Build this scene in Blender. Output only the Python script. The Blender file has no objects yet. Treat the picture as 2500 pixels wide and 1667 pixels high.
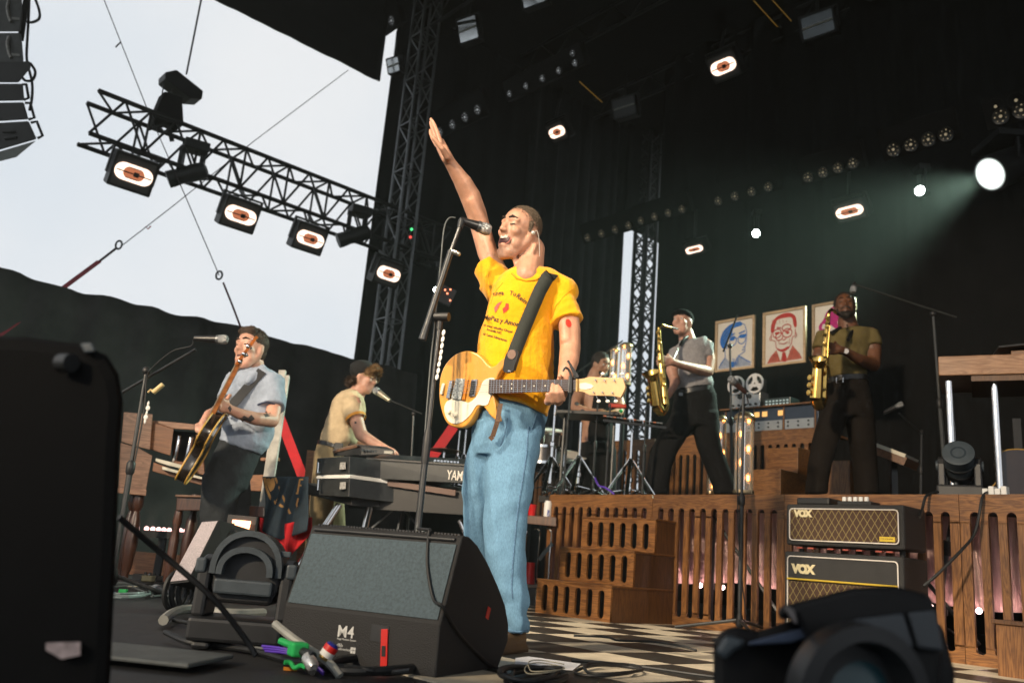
import bpy, bmesh, math, random
from mathutils import Vector, Matrix, Quaternion, noise
from mathutils.bvhtree import BVHTree
random.seed(7)
sc = bpy.context.scene
COL = sc.collection
V = Vector
R_ = math.radians

# ------------------------------------------------------------------ camera
F_PX, W_PX, H_PX = 2120.0, 2500.0, 1667.0
PITCH, ROLL, HC = math.atan(539 / 2120.0), math.atan(710 / 8333.0), 0.324
FW = V((0, math.cos(PITCH), math.sin(PITCH)))
_r0 = V((1, 0, 0)); _u0 = _r0.cross(FW)
RT = _r0 * math.cos(ROLL) + _u0 * math.sin(ROLL)
UP = _u0 * math.cos(ROLL) - _r0 * math.sin(ROLL)
CO = V((0, 0, HC))
cam_data = bpy.data.cameras.new('camera')
cam = bpy.data.objects.new('camera', cam_data); COL.objects.link(cam)
cam_data.sensor_width = 36.0; cam_data.lens = F_PX / W_PX * 36.0
cam_data.clip_start = 0.02; cam_data.clip_end = 2000
mw = Matrix.Identity(4)
for i in range(3):
    mw[i][0] = RT[i]; mw[i][1] = UP[i]; mw[i][2] = -FW[i]; mw[i][3] = CO[i]
cam.matrix_world = mw
cam_data.dof.use_dof = True
cam_data.dof.focus_distance = 3.5
cam_data.dof.aperture_fstop = 3.2
sc.camera = cam

# ------------------------------------------------------------------ world: bright overcast sky
SUN_EL, SUN_AZ = R_(64), R_(235)
w = bpy.data.worlds.new('World'); sc.world = w; w.use_nodes = True
nt = w.node_tree; N = nt.nodes; L = nt.links
bg = N['Background']
sky = N.new('ShaderNodeTexSky'); sky.sky_type = 'NISHITA'; sky.sun_disc = False
sky.sun_elevation = SUN_EL; sky.sun_rotation = SUN_AZ; sky.dust_density = 3.0; sky.ozone_density = 1.5
hsv = N.new('ShaderNodeHueSaturation'); hsv.inputs['Saturation'].default_value = 0.25
L.new(sky.outputs[0], hsv.inputs['Color'])
tc = N.new('ShaderNodeTexCoord'); nz = N.new('ShaderNodeTexNoise'); nz.inputs['Scale'].default_value = 2.2; nz.inputs['Detail'].default_value = 5
L.new(tc.outputs['Generated'], nz.inputs['Vector'])
cr = N.new('ShaderNodeValToRGB'); cr.color_ramp.elements[0].position = 0.33; cr.color_ramp.elements[1].position = 0.68
cr.color_ramp.elements[0].color = (6.7, 7.35, 8.0, 1); cr.color_ramp.elements[1].color = (8.3, 8.45, 8.6, 1)
L.new(nz.outputs['Fac'], cr.inputs['Fac'])
mx = N.new('ShaderNodeMix'); mx.data_type = 'RGBA'; mx.inputs[0].default_value = 0.9
L.new(hsv.outputs[0], mx.inputs[6]); L.new(cr.outputs[0], mx.inputs[7])
L.new(mx.outputs[2], bg.inputs['Color']); bg.inputs['Strength'].default_value = 0.1

sun_d = bpy.data.lights.new('sun', 'SUN'); sun_d.energy = 0.5; sun_d.angle = R_(14); sun_d.color = (1, 0.96, 0.9)
sun = bpy.data.objects.new('sun', sun_d); COL.objects.link(sun)
_sd = V((math.sin(SUN_AZ) * math.cos(SUN_EL), math.cos(SUN_AZ) * math.cos(SUN_EL), math.sin(SUN_EL)))
sun.rotation_euler = (-_sd).to_track_quat('-Z', 'Y').to_euler()

def spot(name, loc, target, watts, size_deg, color, blend=0.15, radius=0.12):
    d = bpy.data.lights.new(name, 'SPOT'); d.energy = watts; d.spot_size = R_(size_deg); d.spot_blend = blend
    d.color = color; d.shadow_soft_size = radius
    o = bpy.data.objects.new(name, d); COL.objects.link(o); o.location = loc
    o.rotation_euler = (V(target) - V(loc)).to_track_quat('-Z', 'Y').to_euler()
    return o
WARM = (1.0, 0.80, 0.56)
# the stage's own front-of-house spots: their pools and hard shadows are what lights the singer and the band
spot('front_spotlight', (-7.6, -4.2, 11.0), (0.18, 3.62, 1.12), 9800, 9.0, (1.0, 0.84, 0.62), 0.12, 0.16)
spot('front_spotlight', (5.4, -7.6, 5.2), (0.02, 3.45, 1.22), 3800, 10, (1.0, 0.86, 0.68), 0.15, 0.10)
spot('front_spotlight', (-9.0, -7.5, 6.0), (2.1, 6.6, 1.35), 9600, 27, WARM, 0.7, 0.4)
spot('front_spotlight', (-8.5, -5.0, 6.0), (-1.6, 6.0, 1.25), 3600, 14, WARM, 0.7, 0.35)

vs = sc.view_settings
vs.view_transform = 'Standard'; vs.look = 'None'; vs.exposure = 0.15; vs.gamma = 1.0; vs.use_curve_mapping = False
sc.cycles.use_denoising = True
sc.cycles.use_adaptive_sampling = True; sc.cycles.adaptive_threshold = 0.02
sc.cycles.max_bounces = 5; sc.cycles.diffuse_bounces = 2; sc.cycles.glossy_bounces = 3; sc.cycles.transmission_bounces = 5
sc.cycles.transparent_max_bounces = 8; sc.cycles.volume_bounces = 0
sc.cycles.caustics_reflective = False; sc.cycles.caustics_refractive = False
sc.cycles.sample_clamp_indirect = 6.0

# ------------------------------------------------------------------ geometry of the place
TH = R_(41.0)
E1 = V((-math.sin(TH), math.cos(TH), 0))      # across the stage, away to the left
E2 = V((math.cos(TH), math.sin(TH), 0))       # upstage
ROT = TH - math.pi / 2                        # local +X = -E1 (toward the right), local +Y = upstage
def S(a, b, z=0.0): return E1 * a + E2 * b + V((0, 0, z))
def ray(px, py): return FW + RT * ((px - W_PX / 2) / F_PX) + UP * (-(py - H_PX / 2) / F_PX)
def P(px, py, y):
    d = ray(px, py); return CO + d * (y / d.y)
def FL(px, py, z=0.0):
    d = ray(px, py); return CO + d * ((z - HC) / d.z)
def onb(px, py, b):
    d = ray(px, py); return CO + d * (b / d.dot(E2))
def ona(px, py, a):
    d = ray(px, py); return CO + d * (a / d.dot(E1))
def MPX(y): return y / F_PX                    # metres per source pixel at depth y

# ------------------------------------------------------------------ objects
def tag(o, label=None, cat=None, group=None, kind=None):
    if label: o['label'] = label
    if cat: o['category'] = cat
    if group: o['group'] = group
    if kind: o['kind'] = kind
    return o
def thing(name, label, cat, loc=(0, 0, 0), rotz=0.0, group=None):
    o = bpy.data.objects.new(name, None); COL.objects.link(o)
    o.location = loc; o.rotation_euler = (0, 0, rotz); o.empty_display_size = 0.1
    return tag(o, label, cat, group)
def link(name, me, mat=None, parent=None):
    o = bpy.data.objects.new(name, me); COL.objects.link(o)
    if mat is not None and len(me.materials) == 0: me.materials.append(mat)
    if parent is not None: o.parent = parent
    return o
def copy_tree(o, parent=None):
    c = o.copy(); COL.objects.link(c); c.parent = parent
    for ch in o.children: copy_tree(ch, c)
    return c
def basis(d):
    d = V(d).normalized()
    u = d.cross(V((0, 0, 1)))
    if u.length < 1e-4: u = d.cross(V((0, 1, 0)))
    u.normalize(); return u, d.cross(u).normalized()

class MB:
    """collects shapes into one mesh; off = world position of the parent (for parts given in world space)"""
    def __init__(s, off=(0, 0, 0), rotz=0.0):
        s.v = []; s.f = []; s.off = V(off); s.rz = rotz
    def add(s, vs, fs):
        n = len(s.v); s.v += [V(v) for v in vs]; s.f += [tuple(i + n for i in f) for f in fs]; return s
    def box(s, c, size, rot=None):
        x, y, z = size[0] / 2, size[1] / 2, size[2] / 2
        vs = [V((i, j, k)) for k in (-z, z) for j in (-y, y) for i in (-x, x)]
        if rot is not None:
            m = rot if isinstance(rot, Matrix) else Matrix.Rotation(rot, 3, 'Z')
            vs = [m @ v for v in vs]
        c = V(c)
        return s.add([v + c for v in vs], [(0, 2, 3, 1), (4, 5, 7, 6), (0, 1, 5, 4), (2, 6, 7, 3), (0, 4, 6, 2), (1, 3, 7, 5)])
    def bar(s, p0, p1, wd, ht, up=(0, 0, 1)):
        p0, p1 = V(p0), V(p1); d = (p1 - p0).normalized(); u = d.cross(V(up))
        if u.length < 1e-4: u = d.cross(V((0, 1, 0)))
        u.normalize(); n = u.cross(d)
        vs = [p + u * (i * wd / 2) + n * (k * ht / 2) for p in (p0, p1) for i, k in ((-1, -1), (1, -1), (1, 1), (-1, 1))]
        return s.add(vs, [(0, 1, 2, 3), (7, 6, 5, 4), (0, 4, 5, 1), (1, 5, 6, 2), (2, 6, 7, 3), (3, 7, 4, 0)])
    def cyl(s, p0, p1, r0, r1=None, seg=12, caps=True):
        p0, p1 = V(p0), V(p1); r1 = r0 if r1 is None else r1; u, n = basis(p1 - p0)
        vs = []
        for p, r in ((p0, r0), (p1, r1)):
            for i in range(seg):
                a = 2 * math.pi * i / seg; vs.append(p + u * (math.cos(a) * r) + n * (math.sin(a) * r))
        fs = [(i, (i + 1) % seg, seg + (i + 1) % seg, seg + i) for i in range(seg)]
        if caps: fs += [tuple(range(seg))[::-1], tuple(range(seg, 2 * seg))]
        return s.add(vs, fs)
    def tube(s, pts, r, seg=8, closed=False, caps=True):
        pts = [V(p) for p in pts]; n = len(pts)
        rs = r if isinstance(r, (list, tuple)) else [r] * n
        vs = []; u = None
        for i, p in enumerate(pts):
            a = pts[i - 1] if i else (pts[-1] if closed else p); b = pts[(i + 1) % n] if (i < n - 1 or closed) else p
            d = b - a
            if d.length < 1e-9: d = V((0, 0, 1))
            d.normalize()
            if u is None: u, _ = basis(d)
            u = u - d * u.dot(d)
            if u.length < 1e-6: u, _ = basis(d)
            u.normalize(); w_ = d.cross(u)
            for k in range(seg):
                t = 2 * math.pi * k / seg; vs.append(p + u * (math.cos(t) * rs[i]) + w_ * (math.sin(t) * rs[i]))
        fs = []
        m = n if closed else n - 1
        for i in range(m):
            j = (i + 1) % n
            for k in range(seg):
                k2 = (k + 1) % seg; fs.append((i * seg + k, i * seg + k2, j * seg + k2, j * seg + k))
        if not closed and caps: fs += [tuple(range(seg))[::-1], tuple(range((n - 1) * seg, n * seg))]
        return s.add(vs, fs)
    def sph(s, c, r, seg=14, rings=9, rot=None):
        c = V(c); rr = V(r) if not isinstance(r, (int, float)) else V((r, r, r))
        vs = [V((0, 0, rr.z))]
        for i in range(1, rings):
            t = math.pi * i / rings
            for k in range(seg):
                a = 2 * math.pi * k / seg; vs.append(V((math.sin(t) * math.cos(a) * rr.x, math.sin(t) * math.sin(a) * rr.y, math.cos(t) * rr.z)))
        vs.append(V((0, 0, -rr.z)))
        if rot is not None: vs = [rot @ v for v in vs]
        fs = [(0, 1 + k, 1 + (k + 1) % seg) for k in range(seg)]
        for i in range(rings - 2):
            for k in range(seg):
                a = 1 + i * seg + k; b = 1 + i * seg + (k + 1) % seg; fs.append((a, a + seg, b + seg, b))
        e = len(vs) - 1
        fs += [(e, 1 + (rings - 2) * seg + (k + 1) % seg, 1 + (rings - 2) * seg + k) for k in range(seg)]
        return s.add([v + c for v in vs], fs)
    def cap(s, p0, r0, p1, r1, seg=14):
        """closed capsule with two radii"""
        p0, p1 = V(p0), V(p1); d = p1 - p0
        if d.length < 1e-6: return s.sph(p0, max(r0, r1), seg)
        d.normalize(); u, n = basis(d); vs = []; prof = []
        for i in range(5): t = math.pi / 2 * (1 - i / 4.5); prof.append((p0 - d * (r0 * math.sin(t)), r0 * math.cos(t)))
        for i in range(5): t = math.pi / 2 * (0.5 + i) / 4.5; prof.append((p1 + d * (r1 * math.sin(t)), r1 * math.cos(t)))
        prof[0] = (p0 - d * r0, 1e-5); prof[-1] = (p1 + d * r1, 1e-5)
        for p, r in prof:
            for k in range(seg): a = 2 * math.pi * k / seg; vs.append(p + u * (math.cos(a) * r) + n * (math.sin(a) * r))
        fs = []
        for i in range(len(prof) - 1):
            for k in range(seg): k2 = (k + 1) % seg; fs.append((i * seg + k, i * seg + k2, (i + 1) * seg + k2, (i + 1) * seg + k))
        fs += [tuple(range(seg))[::-1], tuple(range((len(prof) - 1) * seg, len(prof) * seg))]
        return s.add(vs, fs)
    def chain(s, pts, seg=14):
        """pts: (px, py, depth, radius in source px)"""
        q = [(P(x, y, d), r * MPX(d)) for x, y, d, r in pts]
        for (p0, r0), (p1, r1) in zip(q, q[1:]): s.cap(p0, r0, p1, r1, seg)
        return s
    def loft(s, rings, seg=28, power=2.3, dirv=None):
        """rings: (xl, yl, xr, yr, depth, half thickness m): an ellipse spanning two picture points at that depth"""
        vs = []; n = len(rings)
        for (xl, yl, xr, yr, d, th) in rings:
            a, b = P(xl, yl, d), P(xr, yr, d); c = (a + b) / 2; hx = (b - a) / 2
            fwd = V((0, 1, 0)) if dirv is None else V(dirv)
            hy = fwd * th
            for k in range(seg):
                t = 2 * math.pi * k / seg; ct, st = math.cos(t), math.sin(t)
                ct = math.copysign(abs(ct) ** (2 / power), ct); st = math.copysign(abs(st) ** (2 / power), st)
                vs.append(c + hx * ct + hy * st)
        fs = []
        for i in range(n - 1):
            for k in range(seg): k2 = (k + 1) % seg; fs.append((i * seg + k, i * seg + k2, (i + 1) * seg + k2, (i + 1) * seg + k))
        fs += [tuple(range(seg))[::-1], tuple(range((n - 1) * seg, n * seg))]
        return s.add(vs, fs)
    def lathe(s, prof, o=(0, 0, 0), axis=(0, 0, 1), seg=20, caps=True):
        o = V(o); ax = V(axis).normalized(); u, n = basis(ax); vs = []
        for r, h in prof:
            for k in range(seg): a = 2 * math.pi * k / seg; vs.append(o + ax * h + u * (math.cos(a) * r) + n * (math.sin(a) * r))
        fs = []
        for i in range(len(prof) - 1):
            for k in range(seg): k2 = (k + 1) % seg; fs.append((i * seg + k, i * seg + k2, (i + 1) * seg + k2, (i + 1) * seg + k))
        if caps: fs += [tuple(range(seg))[::-1], tuple(range((len(prof) - 1) * seg, len(prof) * seg))]
        return s.add(vs, fs)
    def quad(s, a, b, c, d): return s.add([a, b, c, d], [(0, 1, 2, 3)])
    def mesh(s, name='m'):
        me = bpy.data.meshes.new(name)
        vs = [v - s.off for v in s.v]
        if s.rz: m = Matrix.Rotation(-s.rz, 3, 'Z'); vs = [m @ v for v in vs]
        me.from_pydata(vs, [], s.f); me.validate(); me.update()
        bm = bmesh.new(); bm.from_mesh(me); bmesh.ops.recalc_face_normals(bm, faces=bm.faces); bm.to_mesh(me); bm.free()
        return me
    def build(s, name, mat, parent=None, smooth=False, bevel=0.0, angle=35):
        me = s.mesh(name); o = link(name, me, mat, parent)
        if smooth: smooth_mesh(me, angle)
        if bevel:
            b = o.modifiers.new('bevel', 'BEVEL'); b.width = bevel; b.segments = 2; b.limit_method = 'ANGLE'; b.angle_limit = R_(40)
        return o

def smooth_mesh(me, angle=35):
    me.polygons.foreach_set('use_smooth', [True] * len(me.polygons))
    try: me.set_sharp_from_angle(angle=R_(angle))
    except Exception: pass

def baked(me, mods, name='baked'):
    """apply modifiers described as (type, {settings}) and return the new mesh"""
    o = bpy.data.objects.new('tmp', me); COL.objects.link(o)
    for t, kw in mods:
        m = o.modifiers.new(t, t)
        for k, v in kw.items(): setattr(m, k, v)
    dg = bpy.context.evaluated_depsgraph_get(); dg.update()
    out = bpy.data.meshes.new_from_object(o.evaluated_get(dg)); out.name = name
    bpy.data.objects.remove(o); return out

_tex = {}
def cloud(size, depth=2):
    k = (size, depth)
    if k not in _tex:
        t = bpy.data.textures.new('clouds_%s' % size, 'CLOUDS'); t.noise_scale = size; t.noise_depth = depth; _tex[k] = t
    return _tex[k]

def organic(mb, name, mat, parent=None, voxel=0.008, smooth=4, disp=None, factor=0.5):
    me = mb.mesh(name)
    mods = [('REMESH', dict(mode='VOXEL', voxel_size=voxel, use_smooth_shade=True)), ('SMOOTH', dict(factor=factor, iterations=smooth))]
    for (size, amt) in (disp or []):
        mods.append(('DISPLACE', dict(texture=cloud(size), strength=amt, mid_level=0.5)))
    out = baked(me, mods, name); bpy.data.meshes.remove(me)
    out.polygons.foreach_set('use_smooth', [True] * len(out.polygons))
    return link(name, out, mat, parent)

def curve_mesh(splines, extrude, bevel=0.0, bres=1):
    """filled 2D outline with holes (list of closed 2D point lists) -> mesh in XY, thickness 2*extrude"""
    cu = bpy.data.curves.new('c', 'CURVE'); cu.dimensions = '2D'; cu.fill_mode = 'BOTH'
    cu.extrude = extrude; cu.bevel_depth = bevel; cu.bevel_resolution = bres; cu.offset = -bevel
    for pts in splines:
        sp = cu.splines.new('POLY'); sp.points.add(len(pts) - 1); sp.use_cyclic_u = True
        for p, q in zip(sp.points, pts): p.co = (q[0], q[1], 0, 1)
    o = bpy.data.objects.new('tmpc', cu); COL.objects.link(o)
    dg = bpy.context.evaluated_depsgraph_get(); dg.update()
    me = bpy.data.meshes.new_from_object(o.evaluated_get(dg)); bpy.data.objects.remove(o); bpy.data.curves.remove(cu)
    return me
def text_mesh(txt, size, extrude=0.0008, offset=0.0, align='LEFT', space=1.0):
    cu = bpy.data.curves.new('t', 'FONT'); cu.body = txt; cu.size = size; cu.extrude = extrude; cu.offset = offset
    cu.align_x = align; cu.space_character = space; cu.resolution_u = 3
    o = bpy.data.objects.new('tmpt', cu); COL.objects.link(o)
    dg = bpy.context.evaluated_depsgraph_get(); dg.update()
    me = bpy.data.meshes.new_from_object(o.evaluated_get(dg)); bpy.data.objects.remove(o); bpy.data.curves.remove(cu)
    return me
def xform(me, mat4): me.transform(mat4); me.update(); return me
def frame4(o, x, y, z=None):
    """matrix with given origin and axes"""
    x = V(x).normalized(); y = V(y); z = x.cross(y).normalized() if z is None else V(z).normalized(); y = z.cross(x)
    m = Matrix.Identity(4)
    for i in range(3): m[i][0] = x[i]; m[i][1] = y[i]; m[i][2] = z[i]; m[i][3] = V(o)[i]
    return m
UPRIGHT = Matrix.Rotation(math.pi / 2, 4, 'X')      # XY plan drawing -> XZ elevation facing -Y
def arc(cx, cy, r, a0, a1, n): return [(cx + r * math.cos(R_(a0 + (a1 - a0) * i / n)), cy + r * math.sin(R_(a0 + (a1 - a0) * i / n))) for i in range(n + 1)]
def stadium(cx, y0, y1, wd, n=8):
    r = wd / 2; return arc(cx, y1 - r, r, 0, 180, n) + arc(cx, y0 + r, r, 180, 360, n)
def rrect(x0, y0, x1, y1, r, n=4):
    return arc(x1 - r, y1 - r, r, 0, 90, n) + arc(x0 + r, y1 - r, r, 90, 180, n) + arc(x0 + r, y0 + r, r, 180, 270, n) + arc(x1 - r, y0 + r, r, 270, 360, n)
def smooth_loop(pts, n=4):
    """Catmull-Rom through closed 2D points"""
    out = []; m = len(pts)
    for i in range(m):
        p0, p1, p2, p3 = [V((*pts[(i + k - 1) % m], 0)) for k in range(4)]
        for j in range(n):
            t = j / n; t2, t3 = t * t, t * t * t
            q = 0.5 * ((2 * p1) + (p2 - p0) * t + (2 * p0 - 5 * p1 + 4 * p2 - p3) * t2 + (3 * p1 - p0 - 3 * p2 + p3) * t3)
            out.append((q.x, q.y))
    return out
def spline3(pts, n=6):
    pts = [V(p) for p in pts]; out = []; m = len(pts)
    for i in range(m - 1):
        p0 = pts[max(i - 1, 0)]; p1 = pts[i]; p2 = pts[i + 1]; p3 = pts[min(i + 2, m - 1)]
        for j in range(n):
            t = j / n; t2, t3 = t * t, t * t * t
            out.append(0.5 * ((2 * p1) + (p2 - p0) * t + (2 * p0 - 5 * p1 + 4 * p2 - p3) * t2 + (3 * p1 - p0 - 3 * p2 + p3) * t3))
    out.append(pts[-1]); return out

# ------------------------------------------------------------------ materials
_mats = {}
def M(name, col, rough=0.5, metal=0.0, var=0.12, vs=12.0, bump=0.0, bs=120.0, spec=0.5, coat=0.0, sss=0.0, dirt=0.0, aniso=(1, 1, 1), emit=None, sheen=0.0):
    if name in _mats: return _mats[name]
    m = bpy.data.materials.new(name); m.use_nodes = True; nt = m.node_tree; N = nt.nodes; L = nt.links
    b = N['Principled BSDF']; b.inputs['Roughness'].default_value = rough; b.inputs['Metallic'].default_value = metal
    b.inputs['Specular IOR Level'].default_value = spec; b.inputs['Coat Weight'].default_value = coat
    if sheen: b.inputs['Sheen Weight'].default_value = sheen
    if sss:
        b.inputs['Subsurface Weight'].default_value = sss; b.inputs['Subsurface Radius'].default_value = (0.012, 0.005, 0.003); b.inputs['Subsurface Scale'].default_value = 1.0
    tc = N.new('ShaderNodeTexCoord'); mp = N.new('ShaderNodeMapping'); mp.inputs['Scale'].default_value = aniso
    oi = N.new('ShaderNodeObjectInfo'); ad = N.new('ShaderNodeVectorMath'); ad.operation = 'MULTIPLY_ADD'; ad.inputs[1].default_value = (11.3, 17.7, 5.1)
    L.new(oi.outputs['Random'], ad.inputs[0]); L.new(tc.outputs['Object'], ad.inputs[2]); L.new(ad.outputs[0], mp.inputs['Vector'])
    nz = N.new('ShaderNodeTexNoise'); nz.inputs['Scale'].default_value = vs; nz.inputs['Detail'].default_value = 6; nz.inputs['Roughness'].default_value = 0.6
    L.new(mp.outputs[0], nz.inputs['Vector'])
    cr = N.new('ShaderNodeValToRGB'); cr.color_ramp.elements[0].position = 0.3; cr.color_ramp.elements[1].position = 0.7
    c = V(col[:3]); lo = c * (1 - var); hi = c * (1 + var)
    cr.color_ramp.elements[0].color = (lo.x, lo.y, lo.z, 1); cr.color_ramp.elements[1].color = (min(hi.x, 1), min(hi.y, 1), min(hi.z, 1), 1)
    L.new(nz.outputs['Fac'], cr.inputs['Fac']); L.new(cr.outputs[0], b.inputs['Base Color'])
    mr = N.new('ShaderNodeMapRange'); mr.inputs['To Min'].default_value = max(rough - 0.08, 0.02); mr.inputs['To Max'].default_value = min(rough + 0.1, 1)
    L.new(nz.outputs['Fac'], mr.inputs['Value']); L.new(mr.outputs[0], b.inputs['Roughness'])
    if bump:
        nb = N.new('ShaderNodeTexNoise'); nb.inputs['Scale'].default_value = bs; nb.inputs['Detail'].default_value = 4
        L.new(mp.outputs[0], nb.inputs['Vector'])
        bp = N.new('ShaderNodeBump'); bp.inputs['Strength'].default_value = bump; bp.inputs['Distance'].default_value = 0.01
        L.new(nb.outputs['Fac'], bp.inputs['Height']); L.new(bp.outputs[0], b.inputs['Normal'])
    if emit:
        b.inputs['Emission Color'].default_value = (*emit[:3], 1); b.inputs['Emission Strength'].default_value = emit[3]
    _mats[name] = m; return m
def wood(name, dark, light, axis='Z', scale=1.0, rough=0.45, coat=0.1):
    if name in _mats: return _mats[name]
    m = bpy.data.materials.new(name); m.use_nodes = True; nt = m.node_tree; N = nt.nodes; L = nt.links
    b = N['Principled BSDF']; b.inputs['Coat Weight'].default_value = coat; b.inputs['Coat Roughness'].default_value = 0.3
    tc = N.new('ShaderNodeTexCoord'); mp = N.new('ShaderNodeMapping')
    st = {'X': (0.9, 9, 9), 'Y': (9, 0.9, 9), 'Z': (9, 9, 0.9)}[axis]; mp.inputs['Scale'].default_value = [q * scale for q in st]
    L.new(tc.outputs['Object'], mp.inputs['Vector'])
    oi = N.new('ShaderNodeObjectInfo'); ad = N.new('ShaderNodeVectorMath'); ad.operation = 'MULTIPLY_ADD'
    ad.inputs[1].default_value = (13.1, 7.7, 5.3); L.new(oi.outputs['Random'], ad.inputs[0]); L.new(mp.outputs[0], ad.inputs[2])
    n1 = N.new('ShaderNodeTexNoise'); n1.inputs['Scale'].default_value = 1.5; n1.inputs['Detail'].default_value = 5; n1.inputs['Distortion'].default_value = 1.4
    L.new(ad.outputs[0], n1.inputs['Vector'])
    wv = N.new('ShaderNodeMath'); wv.operation = 'MULTIPLY'; wv.inputs[1].default_value = 9.0; L.new(n1.outputs['Fac'], wv.inputs[0])
    fr = N.new('ShaderNodeMath'); fr.operation = 'PINGPONG'; fr.inputs[1].default_value = 0.5; L.new(wv.outputs[0], fr.inputs[0])
    n2 = N.new('ShaderNodeTexNoise'); n2.inputs['Scale'].default_value = 14; n2.inputs['Detail'].default_value = 3; L.new(ad.outputs[0], n2.inputs['Vector'])
    sm = N.new('ShaderNodeMath'); sm.operation = 'MULTIPLY_ADD'; sm.inputs[1].default_value = 0.5; L.new(n2.outputs['Fac'], sm.inputs[0]); L.new(fr.outputs[0], sm.inputs[2])
    cr = N.new('ShaderNodeValToRGB'); cr.color_ramp.elements[0].position = 0.2; cr.color_ramp.elements[1].position = 0.75
    cr.color_ramp.elements[0].color = (*dark, 1); cr.color_ramp.elements[1].color = (*light, 1)
    L.new(sm.outputs[0], cr.inputs['Fac'])
    n3 = N.new('ShaderNodeTexNoise'); n3.inputs['Scale'].default_value = 2.6; n3.inputs['Detail'].default_value = 7; n3.inputs['Roughness'].default_value = 0.7; L.new(tc.outputs['Object'], n3.inputs['Vector'])
    m3 = N.new('ShaderNodeMapRange'); m3.inputs['From Min'].default_value = 0.35; m3.inputs['From Max'].default_value = 0.7; m3.inputs['To Min'].default_value = 0.78; m3.inputs['To Max'].default_value = 1.15; L.new(n3.outputs['Fac'], m3.inputs['Value'])
    m4 = N.new('ShaderNodeMapRange'); m4.inputs['To Min'].default_value = 0.88; m4.inputs['To Max'].default_value = 1.32; L.new(oi.outputs['Random'], m4.inputs['Value'])
    mm = N.new('ShaderNodeMath'); mm.operation = 'MULTIPLY'; L.new(m3.outputs[0], mm.inputs[0]); L.new(m4.outputs[0], mm.inputs[1])
    vm = N.new('ShaderNodeVectorMath'); vm.operation = 'SCALE'; L.new(cr.outputs[0], vm.inputs[0]); L.new(mm.outputs[0], vm.inputs['Scale']); L.new(vm.outputs[0], b.inputs['Base Color'])
    rr = N.new('ShaderNodeMapRange'); rr.inputs['To Min'].default_value = max(rough - 0.12, 0.1); rr.inputs['To Max'].default_value = rough + 0.2; L.new(n3.outputs['Fac'], rr.inputs['Value']); L.new(rr.outputs[0], b.inputs['Roughness'])
    bp = N.new('ShaderNodeBump'); bp.inputs['Strength'].default_value = 0.25; bp.inputs['Distance'].default_value = 0.003
    L.new(n2.outputs['Fac'], bp.inputs['Height']); L.new(bp.outputs[0], b.inputs['Normal'])
    _mats[name] = m; return m
def glow(name, col, strength):
    if name in _mats: return _mats[name]
    m = bpy.data.materials.new(name); m.use_nodes = True; nt = m.node_tree; nt.nodes.remove(nt.nodes['Principled BSDF'])
    e = nt.nodes.new('ShaderNodeEmission'); e.inputs[0].default_value = (*col, 1); e.inputs[1].default_value = strength
    nz = nt.nodes.new('ShaderNodeTexNoise'); nz.inputs['Scale'].default_value = 30
    mr = nt.nodes.new('ShaderNodeMapRange'); mr.inputs['To Min'].default_value = strength * 0.6; mr.inputs['To Max'].default_value = strength * 1.4
    nt.links.new(nz.outputs['Fac'], mr.inputs['Value']); nt.links.new(mr.outputs[0], e.inputs[1])
    nt.links.new(e.outputs[0], nt.nodes['Material Output'].inputs['Surface']); _mats[name] = m; return m
def glassm(name, col=(1, 1, 1), rough=0.02, alpha=0.25):
    if name in _mats: return _mats[name]
    m = bpy.data.materials.new(name); m.use_nodes = True; b = m.node_tree.nodes['Principled BSDF']
    b.inputs['Base Color'].default_value = (*col, 1); b.inputs['Roughness'].default_value = rough; b.inputs['Alpha'].default_value = alpha
    b.inputs['Specular IOR Level'].default_value = 0.8
    _mats[name] = m; return m

BLACK = M('black_satin', (0.012, 0.012, 0.013), 0.5, var=0.3, bump=0.05)
BLACKMETAL = M('black_metal', (0.015, 0.016, 0.017), 0.38, 0.0, var=0.3, spec=0.6)
TRUSSM = M('truss_black', (0.010, 0.011, 0.012), 0.5, var=0.2)
GREYMETAL = M('grey_metal', (0.16, 0.17, 0.18), 0.4, 0.7, var=0.2)
CHROME = M('chrome', (0.75, 0.75, 0.76), 0.12, 1.0, var=0.05)
BRASS = M('brass_gold', (0.72, 0.46, 0.13), 0.2, 1.0, var=0.2, vs=6)
PLASTIC = M('black_plastic', (0.02, 0.022, 0.025), 0.42, var=0.2, bump=0.04, bs=300)
OAK = wood('oak', (0.095, 0.033, 0.007), (0.25, 0.108, 0.030), 'Z')
OAKX = wood('oak_flat', (0.095, 0.033, 0.007), (0.25, 0.108, 0.030), 'X')
OAKD = wood('oak_dark', (0.055, 0.020, 0.005), (0.11, 0.046, 0.013), 'Z')
WALNUT = wood('walnut', (0.11, 0.045, 0.018), (0.23, 0.105, 0.048), 'X', rough=0.4)
MAHOG = wood('mahogany', (0.035, 0.012, 0.007), (0.085, 0.03, 0.014), 'Z', rough=0.3, coat=0.4)
WHITE = M('white_paint', (0.75, 0.75, 0.73), 0.5, var=0.06)
RED = M('red_strap', (0.55, 0.012, 0.02), 0.7, var=0.15, bump=0.1)
RUBBER = M('rubber_cable', (0.012, 0.013, 0.014), 0.55, var=0.2)
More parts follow.
